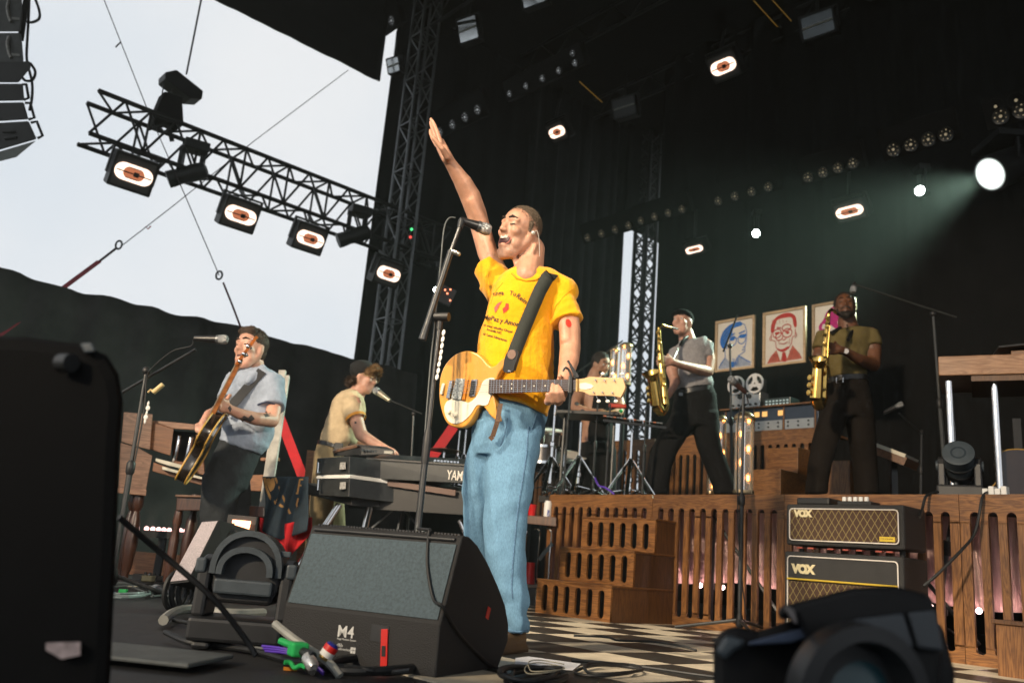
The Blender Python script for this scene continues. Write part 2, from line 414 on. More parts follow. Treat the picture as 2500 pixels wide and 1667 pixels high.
# ================================================================== the setting
FELT = M('black_drape', (0.007, 0.007, 0.0072), 0.9, var=0.35, vs=3, bump=0.1, bs=40, spec=0.15)
FELT2 = M('grey_black_drape', (0.020, 0.021, 0.023), 0.85, var=0.35, vs=2.5, bump=0.15, bs=30, spec=0.2)
MESHF = M('side_scrim_fabric', (0.042, 0.039, 0.037), 0.75, var=0.45, vs=2, bump=0.5, bs=9, spec=0.2)
ROOFM = M('roof_fabric', (0.005, 0.005, 0.0052), 0.9, var=0.3, spec=0.15)
STAGE = M('stage_ply_black', (0.020, 0.020, 0.021), 0.6, var=0.4, vs=5, bump=0.15, bs=60)
GREYFLOOR = M('stage_deck_grey', (0.10, 0.11, 0.11), 0.7, var=0.35, vs=9, bump=0.25, bs=150)
TILEB = M('tile_black', (0.020, 0.020, 0.018), 0.42, var=0.45, vs=7, bump=0.08, bs=90)
TILEW = M('tile_cream', (0.60, 0.53, 0.41), 0.5, var=0.20, vs=9, bump=0.05, bs=90)

def struct(o): o['kind'] = 'structure'; return o
struct(MB().quad((-700, -700, -1.5), (700, -700, -1.5), (700, 700, -1.5), (-700, 700, -1.5)).build('ground', M('field_ground', (0.07, 0.075, 0.05), 0.9, var=0.3, vs=0.5)))
def sheet(a0, a1, b0, b1, z, th):
    m = MB(); vs = [S(a, b, k) for k in (z - th, z) for a, b in ((a0, b0), (a1, b0), (a1, b1), (a0, b1))]
    return m.add(vs, [(0, 1, 2, 3), (4, 5, 6, 7), (0, 1, 5, 4), (1, 2, 6, 5), (2, 3, 7, 6), (3, 0, 4, 7)])
floor = struct(sheet(-14, 12, 0.55, 13.0, 0.0, 0.5).build('stage_floor', STAGE))
apron = struct(sheet(-14, 12, -0.9, 0.548, -0.004, 0.5).build('stage_apron', GREYFLOOR))
# checkered floor, tile by tile
TS = 0.335
tb = MB().box((0, 0, 0.002), (TS - 0.002, TS - 0.002, 0.004)).mesh('tile')
tb.materials.append(TILEB); twm = tb.copy(); twm.materials.clear(); twm.materials.append(TILEW)
A0, B0 = 2.85, 3.145
for i in range(-9, 9):
    for j in range(-6, 8):
        a, b = A0 + (i + 0.5) * TS * 1.03, B0 + (j + 0.5) * TS * 0.975
        if b > 5.05 or b < 1.35 or a > 5.6: continue
        p = S(a, b, 0.0005)
        d = p - CO; zz = d.dot(FW)
        u = W_PX / 2 + F_PX * d.dot(RT) / zz if zz > 0.3 else -999
        if not (1050 < u < 2700): continue
        o = link('tile', tb if (i + j) % 2 else twm, None, floor); o.location = p; o.rotation_euler = (0, 0, ROT)
        o.scale = (1.03, 0.975, 1)

roof = struct(sheet(-14, 10.95, -4.4, 14.2, 9.2, 0.25).build('roof', ROOFM))
for k in range(7):                                   # roof girders as plain lattice beams
    b = 1.0 + k * 1.9
    m = MB()
    for za, zb in ((8.85, 8.45),):
        m.cyl(S(-13, b, za), S(10.3, b, za), 0.03, seg=6); m.cyl(S(-13, b, zb), S(10.3, b, zb), 0.03, seg=6)
        for q in range(58):
            a = -13 + q * 0.4; m.cyl(S(a, b, za if q % 2 else zb), S(a + 0.4, b, zb if q % 2 else za), 0.014, seg=5)
    g = m.build('roof_girder', TRUSSM, roof)
# fabric valance hanging along the open side of the roof
m = MB(); n = 90; vs = []; fs = []
for i in range(n + 1):
    b = -4.4 + (6.02 + 4.4) * i / n
    sag = 0.006 * math.sin(i * 0.7) + 0.006 * math.sin(i * 1.9)
    for k in range(5):
        z = 9.0 - (9.0 - 7.22 - sag * 0.6) * k / 4
        vs.append(S(10.5 + 0.008 * math.sin(i * 0.9 + k), b, z))
for i in range(n):
    for k in range(4): q = i * 5 + k; fs.append((q, q + 5, q + 6, q + 1))
m.add(vs, fs)
val = m.build('roof_valance', FELT, None, True)
val.modifiers.new('s', 'SOLIDIFY').thickness = 0.02
tag(val, 'black fabric valance hanging from the open edge of the roof', 'valance')

def drape(p_of, n, rows, amp, mat, name, seed=0, th=0.02, freq=1.0):
    m = MB(); vs = []; fs = []
    for i in range(n + 1):
        for k in range(rows + 1):
            vs.append(p_of(i / n, k / rows, amp * (math.sin(i * 0.9 * freq + seed) + 0.6 * math.sin(i * 0.37 * freq + 1.3 * seed) + 0.4 * math.sin(i * 1.7 * freq + 0.5 * k))))
    for i in range(n):
        for k in range(rows): q = i * (rows + 1) + k; fs.append((q, q + rows + 1, q + rows + 2, q + 1))
    m.add(vs, fs); o = m.build(name, mat, None, True, angle=80)
    o.modifiers.new('s', 'SOLIDIFY').thickness = th
    return o
o = drape(lambda u, v, d: S(8.66 - 20 * u, 10.5 + d, 9.0 * v), 260, 6, 0.035, FELT, 'back_drape', 1)
tag(o, 'black stage drape closing the back behind the framed portraits', 'drape')
o = drape(lambda u, v, d: S(10.7 + d, 9.3 + 2.62 * u, 9.0 * v), 66, 6, 0.05, FELT2, 'side_drape', 3)
tag(o, 'dark grey pleated drape beside the bright slit of sky', 'drape')
o = drape(lambda u, v, d: S(10.72 + d, 6.33 + 3.0 * u, 9.0 * v), 50, 6, 0.012, FELT, 'side_drape', 5)
tag(o, 'black flat drape behind the tall lattice tower', 'drape')
o = drape(lambda u, v, d: S(10.5 + 0.02 * d, 11.7 + 2.0 * u, 6.75 + 2.4 * v), 10, 2, 0.01, FELT, 'drape_header', 2)
tag(o, 'black cloth header closing the gap above the slit of sky', 'drape')
# low side scrim with an uneven top edge, behind the guitarist
def scr(u, v, d):
    b = -2.0 + 8.6 * u
    top = 2.70 + 0.012 * math.sin(u * 21) + 0.010 * math.sin(u * 47 + 1) + 0.008 * math.sin(u * 120) - 0.05 * (u - 0.4)
    return S(9.5 + d * (0.3 + 0.7 * v) + 0.06 * math.sin(u * 9 + v * 4), b, top * v - 0.4 * (1 - v))
o = drape(scr, 120, 10, 0.030, MESHF, 'side_scrim', 4)
tag(o, 'low black fabric scrim with an uneven top behind the guitarist', 'scrim')
for bb in ():
    tag(MB().cyl(S(9.62, bb, -0.4), S(9.62, bb, 2.6), 0.025, seg=8).build('scrim_post', TRUSSM), 'thin steel post holding up the low black scrim', 'post', 'posts behind the scrim')

# ------------------------------------------------------------------ platform with slotted oak front
DZ, PB = 0.90, 5.12
plat = thing('platform', 'oak fronted riser with tall arched slots carrying the band', 'riser', S(0, PB, 0), ROT)
MB().box((0.6, 2.1, DZ - 0.03), (12.0, 4.16, 0.056)).build('deck', M('riser_deck', (0.03, 0.028, 0.026), 0.6, var=0.3, vs=6), plat)
PW, SP, SW = 1.081, 0.0925, 0.050
def header_outline():
    pts = [(0, 0.16), (0, 0)]
    r = SW / 2
    for k in range(11):
        cx = 0.078 + k * SP
        pts += [(cx - r, 0)] + [(cx + r * math.cos(t), 0.04 + r * math.sin(t)) for t in [math.pi * (1 - q / 6) for q in range(7)]] + [(cx + r, 0)]
    pts += [(PW - 0.003, 0), (PW - 0.003, 0.16)]
    return pts
hd = xform(curve_mesh([header_outline()], 0.011), UPRIGHT); hd.materials.append(OAKX)
bt = hd.copy(); bt.transform(Matrix.Scale(-1, 4, V((0, 0, 1)))); bt.transform(Matrix.Scale(0.6, 4, V((0, 0, 1)))); bt.update()
bt.flip_normals()
slm = MB().box((0, 0, 0), (SP - SW, 0.022, 0.66)).mesh('slat'); slm.materials.append(OAK)
sle = MB().box((0, 0, 0), (0.078 - SW / 2 - 0.002, 0.022, 0.66)).mesh('slat'); sle.materials.append(OAK)
for k in range(-1, 5):
    x0 = -5.227 + k * PW
    if k < 0: continue
    o = link('header', hd, None, plat); o.location = (x0, 0, DZ - 0.16)
    o = link('bottom_rail', bt, None, plat); o.location = (x0, 0, 0.10)
    for j in range(12):
        if j in (0, 11):
            o = link('slat', sle, None, plat); o.location = (x0 + (0.0265 if j == 0 else PW - 0.0285), 0, 0.42)
        else:
            o = link('slat', slm, None, plat); o.location = (x0 + 0.078 + (j - 0.5) * SP, 0, 0.42)
MB().box((-5.24, 0.8, 0.45), (0.02, 1.6, 0.89)).build('end_panel', OAKD, plat)
for k in range(5):
    MB().cyl((-5.0 + k * 1.2, 0.25, 0.0), (-5.0 + k * 1.2, 0.25, 0.84), 0.022, seg=8).build('support_leg', BLACKMETAL, plat)
    MB().cyl((-5.0 + k * 1.2, 0.22, 0.8), (-4.4 + k * 1.2, 0.22, 0.1), 0.012, seg=6).build('brace', BLACKMETAL, plat)
FOIL = M('pink_foil', (0.72, 0.50, 0.48), 0.30, 0.85, var=0.3, vs=3, bump=0.9, bs=18, aniso=(9, 9, 0.6))
m = MB(); vs = []; fs = []; n = 300
for i in range(n + 1):
    x = -5.2 + 5.9 * i / n; d = 0.012 * math.sin(i * 1.7) + 0.012 * math.sin(i * 0.23)
    vs += [V((x, 0.62 + d, 0.30 + 0.02 * math.sin(i * 0.11))), V((x, 0.55 + d, 0.83))]
for i in range(n): fs.append((2 * i, 2 * i + 2, 2 * i + 3, 2 * i + 1))
o = m.add(vs, fs).build('foil_curtain', FOIL, None, True, angle=80); o.location = plat.location; o.rotation_euler = (0, 0, ROT)
tag(o, 'pinkish metallic foil curtain glinting behind the slatted riser front', 'curtain')
m = MB()
for k in range(24): m.sph((-5.1 + k * 0.25 + 0.03 * math.sin(k * 2.1), 0.50, 0.28), 0.017, 8, 6)
o = m.build('light_batten', glow('batten_led', (1.0, 0.60, 0.56), 30.0)); o.location = plat.location; o.rotation_euler = (0, 0, ROT)
tag(o, 'row of small pinkish lamps glowing under the riser', 'light', kind='stuff')

# ------------------------------------------------------------------ oak steps in front of the platform
def slot_panel(wd, ht, n, sw, mx, mz, th):
    holes = [stadium(mx + (wd - 2 * mx) * (i + 0.5) / n, mz, ht - mz, sw) for i in range(n)]
    return xform(curve_mesh([[(0, 0), (wd, 0), (wd, ht), (0, ht)]] + holes, th), UPRIGHT)
st = thing('stage_steps', 'three oak steps with oval slotted risers leading up the riser', 'steps', S(4.63, 4.465, 0), ROT)
SWD, TR, RI = 0.70, 0.213, 0.236
pm = slot_panel(SWD, RI - 0.012, 6, 0.054, 0.030, 0.022, 0.009); pm.materials.append(OAKX)
for k in range(3):
    o = link('riser_panel', pm, None, st); o.location = (0, k * TR, k * RI)
    MB().box((SWD / 2, k * TR + (0.655 - k * TR) / 2 - 0.008, (k + 1) * RI - 0.006), (SWD + 0.012, 0.655 - k * TR + 0.012, 0.014)).build('tread', OAKX, st, bevel=0.003)
    MB().box((SWD / 2, k * TR + 0.07, k * RI + 0.11), (SWD - 0.05, 0.01, RI - 0.04)).build('riser_backing', BLACK, st)
    for x in (0.009, SWD - 0.009):
        MB().box((x, k * TR + (0.64 - k * TR) / 2 + 0.012, k * RI + (RI - 0.014) / 2 + 0.0005), (0.016, 0.64 - k * TR, RI - 0.016)).build('side_panel', OAKD, st)  # darker oak copy puts the shade of the side faces into colour
# ================================================================== people
def skin(name, col): return M(name, col, 0.46, var=0.2, vs=14, bump=0.12, bs=160, sss=0.12, spec=0.4)
SKIN1 = skin('skin_fair', (0.50, 0.265, 0.175)); SKIN2 = skin('skin_pale', (0.55, 0.30, 0.22))
SKIN3 = skin('skin_tan', (0.36, 0.19, 0.12)); SKIN4 = skin('skin_deep', (0.15, 0.062, 0.03))
HAIRD = M('hair_dark', (0.022, 0.016, 0.012), 0.6, var=0.5, vs=120, bump=0.7, bs=220)
HAIRB = M('hair_brown', (0.05, 0.028, 0.016), 0.6, var=0.5, vs=90, bump=0.8, bs=160)
HAIRG = M('hair_buzzed', (0.165, 0.120, 0.082), 0.75, var=0.85, vs=260, bump=0.9, bs=260)
HAIRL = M('hair_blond', (0.24, 0.14, 0.06), 0.6, var=0.5, vs=70, bump=0.8, bs=120)
MOUTHM = M('mouth_dark', (0.05, 0.008, 0.008), 0.5)
TEETH = M('teeth', (0.75, 0.70, 0.60), 0.3, var=0.05)
LIP = M('lips', (0.42, 0.15, 0.12), 0.45, var=0.1)
EYEW = M('eye_white', (0.7, 0.68, 0.64), 0.2, var=0.03)
NAIL = M('iris_dark', (0.02, 0.014, 0.01), 0.2)

def head_axes(f, u):
    f = V(f).normalized(); u = V(u); u = (u - f * u.dot(f)).normalized(); return f, u, u.cross(f)
def head_add(mb, c, f, u, s=1.0, jaw=0.0, ears=True):
    """skull, face, jaw, nose, brow, cheeks, lips, ears about the eye-level centre c"""
    f, u, l = head_axes(f, u); c = V(c)
    rot = Matrix((f, l, u)).transposed()
    def q(a, b, d): return c + (f * a + l * b + u * d) * s
    def e(a, b, d, ra, rb, rd): mb.sph(q(a, b, d), (ra * s, rb * s, rd * s), 20, 14, rot)
    e(-0.012, 0, 0.030, 0.098, 0.078, 0.088)
    e(0.022, 0, -0.030, 0.066, 0.064, 0.080)
    for k in (-1, 1):
        mb.cap(q(-0.01, 0.052 * k, -0.045), 0.028 * s, q(0.040, 0.030 * k, -0.098 - jaw), 0.020 * s)
        mb.cap(q(0.040, 0.030 * k, -0.098 - jaw), 0.020 * s, q(0.062, 0, -0.108 - jaw), 0.021 * s)
        e(0.055, 0.040 * k, -0.024, 0.027, 0.024, 0.024)
        e(0.030, 0.040 * k, -0.066 - jaw * 0.3, 0.036, 0.024, 0.036); e(0.046, 0.026 * k, -0.092 - jaw * 0.8, 0.028, 0.024, 0.026)
        mb.cap(q(0.080, 0.010 * k, 0.030), 0.011 * s, q(0.066, 0.046 * k, 0.028), 0.011 * s)
        e(0.094, 0.011 * k, -0.030, 0.013, 0.010, 0.010)
        e(0.068, 0.031 * k, 0.006, 0.015, 0.018, 0.012)
        if ears:
            e(-0.012, 0.076 * k, -0.012, 0.020, 0.009, 0.032); mb.cap(q(-0.022, 0.082 * k, 0.012), 0.006 * s, q(-0.022, 0.080 * k, -0.026), 0.006 * s)
    mb.cap(q(0.082, 0, 0.014), 0.010 * s, q(0.104, 0, -0.026), 0.0125 * s)
    mb.cap(q(0.060, 0, -0.085 - jaw * 0.6), 0.030 * s, q(0.062, 0, -0.104 - jaw), 0.022 * s)
    for d, r in ((-0.052, 0.0085), (-0.068 - jaw, 0.0095)):
        for k in (-1, 1): mb.cap(q(0.087, 0, d), r * s, q(0.072, 0.024 * k, d + (-0.004 if jaw < 0.01 else 0.004)), r * 0.8 * s)
    return q
def strands(obj, n, ln, lean=(0, 0, 0), w_=0.0012, seed=1, keep=None):
    """short hairs standing on the surface, joined into the hair itself"""
    rnd = random.Random(seed); me = obj.data; vs = [v.co.copy() for v in me.vertices]; nv = [v.normal.copy() for v in me.vertices]; fs = [tuple(p.vertices) for p in me.polygons]; k0 = len(vs); out = list(vs)
    for _ in range(n):
        i = rnd.randrange(k0); p = vs[i]; d = nv[i] + V((rnd.gauss(0, 0.35), rnd.gauss(0, 0.35), rnd.gauss(0, 0.35))) + V(lean)
        if keep and not keep(p): continue
        d.normalize(); t = d.cross(V((rnd.random(), rnd.random(), rnd.random()))).normalized() * w_; q = len(out); l_ = ln * rnd.uniform(0.5, 1.2)
        out += [p - t, p + t, p + d * l_]; fs.append((q, q + 1, q + 2))
    m2 = bpy.data.meshes.new(me.name); m2.from_pydata(out, [], fs); m2.polygons.foreach_set('use_smooth', [True] * len(m2.polygons)); m2.materials.append(me.materials[0]); obj.data = m2
def hair_cap(parent, c, f, u, s, mat, front=0.0, grow=0.006, voxel=0.006, back=0.0, extra=None, disp=((0.012, 0.006),), lift=0.0, hairs=(2500, 0.012)):
    f, u, l = head_axes(f, u); c = V(c); rot = Matrix((f, l, u)).transposed()
    mb = MB(parent.location)
    def q(a, b, d): return c + (f * a + l * b + u * d) * s
    g = grow
    mb.sph(q(-0.020 + front, 0, 0.037 + lift), ((0.096 + g) * s, (0.079 + g) * s, (0.088 + g) * s), 22, 16, rot)
    mb.sph(q(-0.050, 0, -0.015 - back * 0.5), ((0.056 + g) * s, (0.066 + g) * s, (0.060 + back) * s), 18, 12, rot)
    if extra: extra(mb, q)
    ho = organic(mb, 'hair', mat, parent, voxel, 2, disp); strands(ho, hairs[0], hairs[1]); return ho
def eyes(parent, c, f, u, s, closed, brow):
    f, u, l = head_axes(f, u); c = V(c)
    def q(a, b, d): return c + (f * a + l * b + u * d) * s
    for k in (-1, 1):
        if closed:
            MB(parent.location).tube([q(0.079, 0.018 * k, 0.004), q(0.085, 0.030 * k, 0.0005), q(0.075, 0.045 * k, 0.005)], 0.0026 * s, 6).build('eyelashes', brow, parent, True)
        else:
            MB(parent.location).sph(q(0.072, 0.031 * k, 0.005), 0.0125 * s).build('eye', EYEW, parent, True)
            MB(parent.location).sph(q(0.0805, 0.032 * k, 0.005), 0.0058 * s, 10, 8).build('iris', NAIL, parent, True)
        MB(parent.location).tube([q(0.090, 0.012 * k, 0.034), q(0.087, 0.030 * k, 0.041), q(0.070, 0.050 * k, 0.034)], [0.004 * s, 0.0052 * s, 0.003 * s], 7).build('eyebrow', brow, parent, True)
def open_mouth(parent, c, f, u, s, jaw, wide=1.0, teeth=True):
    f, u, l = head_axes(f, u); c = V(c); rot = Matrix((f, l, u)).transposed()
    def q(a, b, d): return c + (f * a + l * b + u * d) * s
    d0 = -0.056 - jaw / 2
    MB(parent.location).sph(q(0.0735, 0, d0 + 0.001), (0.0115 * s, 0.026 * s * wide, (0.008 + jaw * 0.50) * s), 18, 12, rot).build('mouth', MOUTHM, parent, True)
    ring = [q(0.084 - 0.013 * math.cos(t) ** 2, 0.027 * wide * math.cos(t), d0 + (0.012 + jaw * 0.62) * (math.sin(t) * (0.62 if math.sin(t) > 0 else 0.85) + 0.20 * abs(math.cos(t)) ** 2)) for t in [2 * math.pi * i / 20 for i in range(20)]]
    MB(parent.location).tube(ring, 0.0032 * s, 7, closed=True).build('lips', LIP, parent, True)
    if teeth:
        m = MB(parent.location)
        for i in range(-4, 5): m.box(q(0.087 - 0.0008 * i * i, 0.0048 * i * wide, d0 + 0.004 + jaw * 0.30 + 0.00025 * i * i), (0.007 * s, 0.0056 * s, 0.013 * s), rot)
        m.build('teeth', TEETH, parent, bevel=0.0008)
def fingers(mb, lists):
    for l in lists: mb.chain(l, 10)

# ------------------------------------------------------------------ the singer
HY = 3.47
hero = thing('person', 'singer in a yellow tee and blue jeans, right arm thrown up, at the centre microphone', 'person', (P(1240, 1590, HY).x, HY, 0))
HO = hero.location
hf, hu = V((-0.70, -0.71, 0.06)), V((0.20, 0.0, 1))
hc_ = P(1267, 566, HY)
b = MB(HO)
head_add(b, hc_, hf, hu, 0.93, 0.030)
b.chain([(1297, 610, 3.50, 36), (1293, 650, 3.49, 37), (1284, 690, 3.48, 52)])
b.chain([(1290, 650, 3.46, 34), (1287, 674, 3.40, 31)]); b.chain([(1252, 622, 3.45, 6), (1268, 668, 3.43, 7)]); b.chain([(1306, 600, 3.44, 7), (1275, 668, 3.42, 8)])
b.loft([(1225, 680, 1370, 680, 3.48, 0.07), (1200, 720, 1360, 720, 3.48, 0.10), (1190, 800, 1338, 800, 3.48, 0.105), (1185, 900, 1338, 900, 3.48, 0.105), (1188, 990, 1325, 1000, 3.48, 0.11), (1190, 1040, 1318, 1045, 3.48, 0.11)])
# raised right arm
b.chain([(1238, 705, 3.52, 30), (1216, 672, 3.55, 29), (1190, 615, 3.58, 27), (1174, 560, 3.58, 26), (1163, 520, 3.56, 27), (1148, 480, 3.53, 28), (1131, 447, 3.50, 24.5), (1112, 418, 3.47, 19), (1099, 398, 3.45, 16), (1088, 378, 3.45, 16)])
b.chain([(1092, 388, 3.43, 15), (1082, 365, 3.44, 15), (1076, 347, 3.45, 11)])
b.chain([(1090, 385, 3.49, 15), (1078, 362, 3.50, 14), (1071, 346, 3.51, 10)])
fingers(b, [[(1076, 350, 3.42, 7.5), (1067, 322, 3.43, 6.6), (1060, 305, 3.44, 6), (1055, 295, 3.45, 5)],
            [(1073, 348, 3.455, 7.5), (1064, 318, 3.47, 6.6), (1056, 300, 3.48, 5.6), (1052, 291, 3.485, 4.8)],
            [(1070, 350, 3.49, 7.2), (1059, 323, 3.51, 6.2), (1053, 306, 3.52, 5.4), (1051, 299, 3.525, 4.6)],
            [(1067, 356, 3.52, 6.8), (1056, 338, 3.55, 5.8), (1051, 325, 3.56, 5), (1050, 318, 3.565, 4.2)],
            [(1092, 384, 3.40, 10), (1079, 363, 3.37, 8.5), (1066, 347, 3.36, 7), (1058, 337, 3.355, 5.8)]])
b.chain([(1204, 640, 3.545, 17), (1188, 590, 3.555, 16)]); b.chain([(1176, 545, 3.55, 18), (1152, 490, 3.515, 17)])
# left arm down to the guitar neck
b.chain([(1398, 770, 3.41, 17), (1402, 820, 3.38, 15)]); b.chain([(1380, 790, 3.38, 16), (1382, 830, 3.35, 15)]); b.chain([(1394, 866, 3.35, 17), (1386, 900, 3.29, 12)])
b.chain([(1366, 722, 3.45, 27), (1385, 765, 3.43, 28), (1391, 805, 3.40, 28), (1392, 850, 3.37, 27), (1389, 880, 3.33, 26), (1383, 905, 3.29, 22), (1377, 926, 3.265, 17.5), (1370, 945, 3.25, 18), (1360, 962, 3.235, 17)])
b.chain([(1368, 955, 3.24, 17), (1348, 972, 3.225, 15), (1338, 980, 3.215, 11)]); b.chain([(1372, 962, 3.235, 15), (1362, 980, 3.215, 12)])
fingers(b, [[(1374, 966, 3.21, 6.8), (1376, 975, 3.18, 6.4), (1372, 958, 3.155, 6.1), (1366, 946, 3.16, 5.3)],
            [(1360, 976, 3.21, 6.9), (1362, 979, 3.175, 6.6), (1360, 958, 3.15, 6.2), (1361, 942, 3.16, 5.4)],
            [(1348, 978, 3.21, 6.9), (1349, 980, 3.175, 6.6), (1347, 957, 3.15, 6.2), (1349, 938, 3.165, 5.4)],
            [(1338, 980, 3.215, 6.4), (1337, 979, 3.18, 6.1), (1336, 962, 3.165, 5.6)],
            [(1377, 938, 3.255, 8.8), (1372, 925, 3.235, 7.2), (1366, 918, 3.22, 6.0)]])
# legs inside the jeans
b.chain([(1258, 1040, 3.46, 38), (1242, 1250, 3.42, 27), (1240, 1400, 3.43, 20), (1258, 1555, 3.46, 15)])
b.chain([(1205, 1040, 3.50, 36), (1172, 1250, 3.58, 26), (1168, 1450, 3.64, 18), (1172, 1545, 3.68, 15)])
def stubbled(base, name, c, r0, r1, col):
    m = base.copy(); m.name = name; nt = m.node_tree; N = nt.nodes; L = nt.links; b_ = N['Principled BSDF']; src = b_.inputs['Base Color'].links[0].from_socket
    tc = N.new('ShaderNodeTexCoord'); ds = N.new('ShaderNodeVectorMath'); ds.operation = 'DISTANCE'; ds.inputs[1].default_value = c; L.new(tc.outputs['Object'], ds.inputs[0])
    mr = N.new('ShaderNodeMapRange'); mr.inputs['From Min'].default_value = r0; mr.inputs['From Max'].default_value = r1; mr.inputs['To Min'].default_value = 1; mr.inputs['To Max'].default_value = 0; L.new(ds.outputs['Value'], mr.inputs['Value'])
    nz = N.new('ShaderNodeTexNoise'); nz.inputs['Scale'].default_value = 500; L.new(tc.outputs['Object'], nz.inputs['Vector'])
    ml = N.new('ShaderNodeMath'); ml.operation = 'MULTIPLY'; L.new(mr.outputs[0], ml.inputs[0]); L.new(nz.outputs['Fac'], ml.inputs[1])
    mx = N.new('ShaderNodeMix'); mx.data_type = 'RGBA'; mx.inputs[7].default_value = (*col, 1); L.new(ml.outputs[0], mx.inputs[0]); L.new(src, mx.inputs[6]); L.new(mx.outputs[2], b_.inputs['Base Color']); return m
_f, _u, _l = head_axes(hf, hu)
organic(b, 'body', stubbled(SKIN1, 'skin_stubbled', hc_ + (_f * 0.055 - _u * 0.125) * 0.93 - HO, 0.035, 0.095, (0.32, 0.19, 0.135)), hero, 0.0050, 4)
hair_cap(hero, hc_, hf, hu, 0.93, HAIRG, 0.002, -0.002, 0.005, -0.004, disp=((0.006, 0.003),), lift=0.002, hairs=(14000, 0.0055), extra=lambda mb, q: [mb.cap(q(0.006, 0.074 * k, 0.03), 0.010, q(0.004, 0.075 * k, -0.004), 0.007) for k in (-1, 1)])
eyes(hero, hc_, hf, hu, 0.93, True, HAIRD)
open_mouth(hero, hc_, hf, hu, 0.93, 0.034, 1.3)
F_, U_, L_ = head_axes(hf, hu)
ep = hc_ + (F_ * -0.006 + L_ * 0.088 - U_ * 0.010) * 0.93
o = MB(HO).sph(ep, (0.010, 0.010, 0.010)).build('earpiece', M('clear_earpiece', (0.6, 0.58, 0.52), 0.15, 0.3, var=0.5, vs=300), hero, True)
MB(HO).tube(spline3([ep, ep + V((0.016, 0, 0.010)), ep + V((0.028, 0.01, -0.03)), ep + V((0.036, 0.03, -0.09))]), 0.0013, 6).build('earpiece_wire', glassm('clear_wire', (0.8, 0.8, 0.75), 0.2, 0.6), hero, True)

TEE = M('yellow_cotton', (0.80, 0.36, 0.004), 0.85, var=0.10, vs=7, bump=0.35, bs=55, sheen=0.2, spec=0.2)
def tee_wrinkle():
    m = TEE; nt = m.node_tree; N = nt.nodes; L = nt.links; b_ = N['Principled BSDF']
    tc = N.new('ShaderNodeTexCoord'); mp = N.new('ShaderNodeMapping'); mp.inputs['Rotation'].default_value = (0, R_(28), 0); mp.inputs['Scale'].default_value = (26, 6, 4)
    L.new(tc.outputs['Object'], mp.inputs['Vector'])
    n1 = N.new('ShaderNodeTexNoise'); n1.inputs['Scale'].default_value = 1.0; n1.inputs['Detail'].default_value = 3; n1.inputs['Distortion'].default_value = 1.2
    L.new(mp.outputs[0], n1.inputs['Vector'])
    old = b_.inputs['Normal'].links[0].from_node
    bp = N.new('ShaderNodeBump'); bp.inputs['Strength'].default_value = 0.3; bp.inputs['Distance'].default_value = 0.015
    L.new(n1.outputs['Fac'], bp.inputs['Height']); L.new(old.outputs[0], bp.inputs['Normal']); L.new(bp.outputs[0], b_.inputs['Normal'])
tee_wrinkle()
s = MB(HO)
s.loft([(1243, 664, 1338, 662, 3.49, 0.075), (1222, 678, 1362, 676, 3.485, 0.105), (1206, 700, 1376, 698, 3.48, 0.125), (1194, 735, 1368, 738, 3.48, 0.135), (1186, 770, 1352, 775, 3.48, 0.135),
        (1175, 810, 1350, 815, 3.48, 0.135), (1168, 850, 1352, 860, 3.48, 0.135), (1168, 895, 1352, 910, 3.48, 0.14), (1176, 935, 1350, 960, 3.48, 0.145), (1186, 962, 1342, 1000, 3.48, 0.15), (1192, 968, 1336, 1020, 3.48, 0.152)])
s.cyl(P(1362, 706, 3.46), P(1386, 786, 3.415), 0.060, 0.066, 22)
s.cap(P(1335, 690, 3.47), 0.066, P(1376, 712, 3.45), 0.064)
s.cyl(P(1232, 716, 3.52), P(1189, 650, 3.575), 0.080, 0.060, 22)
s.loft([(1172, 704, 1200, 668, 3.56, 0.05), (1196, 728, 1232, 690, 3.53, 0.09)], 20)
shirt = organic(s, 'shirt', TEE, hero, 0.0058, 4, ((0.13, 0.012),))
def folds(obj, fn):
    me = obj.data; off = V(obj.parent.location); nrm = [v.normal.copy() for v in me.vertices]
    for v, nn in zip(me.vertices, nrm):
        d = fn(v.co + off)
        if d: v.co += nn * d
    me.update()
def gauss(x, s_): return math.exp(-(x / s_) ** 2)
pA0, pA1, pA2, pA3 = P(1222, 700, 3.45), P(1350, 800, 3.40), P(1335, 1000, 3.45), P(1175, 960, 3.4)
def ridge(p, d, fa, fl, seed):
    """creases running along direction d: noise stretched along it, sharpened"""
    d = V(d).normalized(); al = p.dot(d); ac = p - d * al
    n_ = noise.noise(V((ac.x * fa + seed, ac.z * fa + ac.y * fa * 0.6, al * fl)))
    return 1.0 - 2.2 * abs(n_) ** 0.8
def tee_folds(p):
    d = 0.0
    wl = 1 / (1 + math.exp((p.x - pA0.x - 0.03) * 22))                      # toward the raised arm
    top = gauss(p.z - pA0.z + 0.16, 0.22)
    d += 0.0075 * ridge(p, (0.22, 0.0, -1.0), 20, 3.0, 1.0) * wl * top
    d += 0.0055 * ridge(p, (-0.75, 0.0, -0.55), 17, 4.0, 5.0) * gauss(p.x - pA1.x - 0.01, 0.09) * gauss(p.z - pA1.z - 0.03, 0.12)
    d += 0.0075 * ridge(p, (1.0, 0.0, -0.38), 16, 4.5, 9.0) * gauss(p.z - pA3.z - 0.03, 0.11)
    d += 0.0035 * ridge(p, (0.5, 0.0, -1.0), 12, 4.0, 12.0)
    return d + 0.0022 * noise.noise(p * 14.0) - 0.002
folds(shirt, tee_folds)
TEES = M('yellow_rib', (0.66, 0.27, 0.003), 0.9, var=0.1)
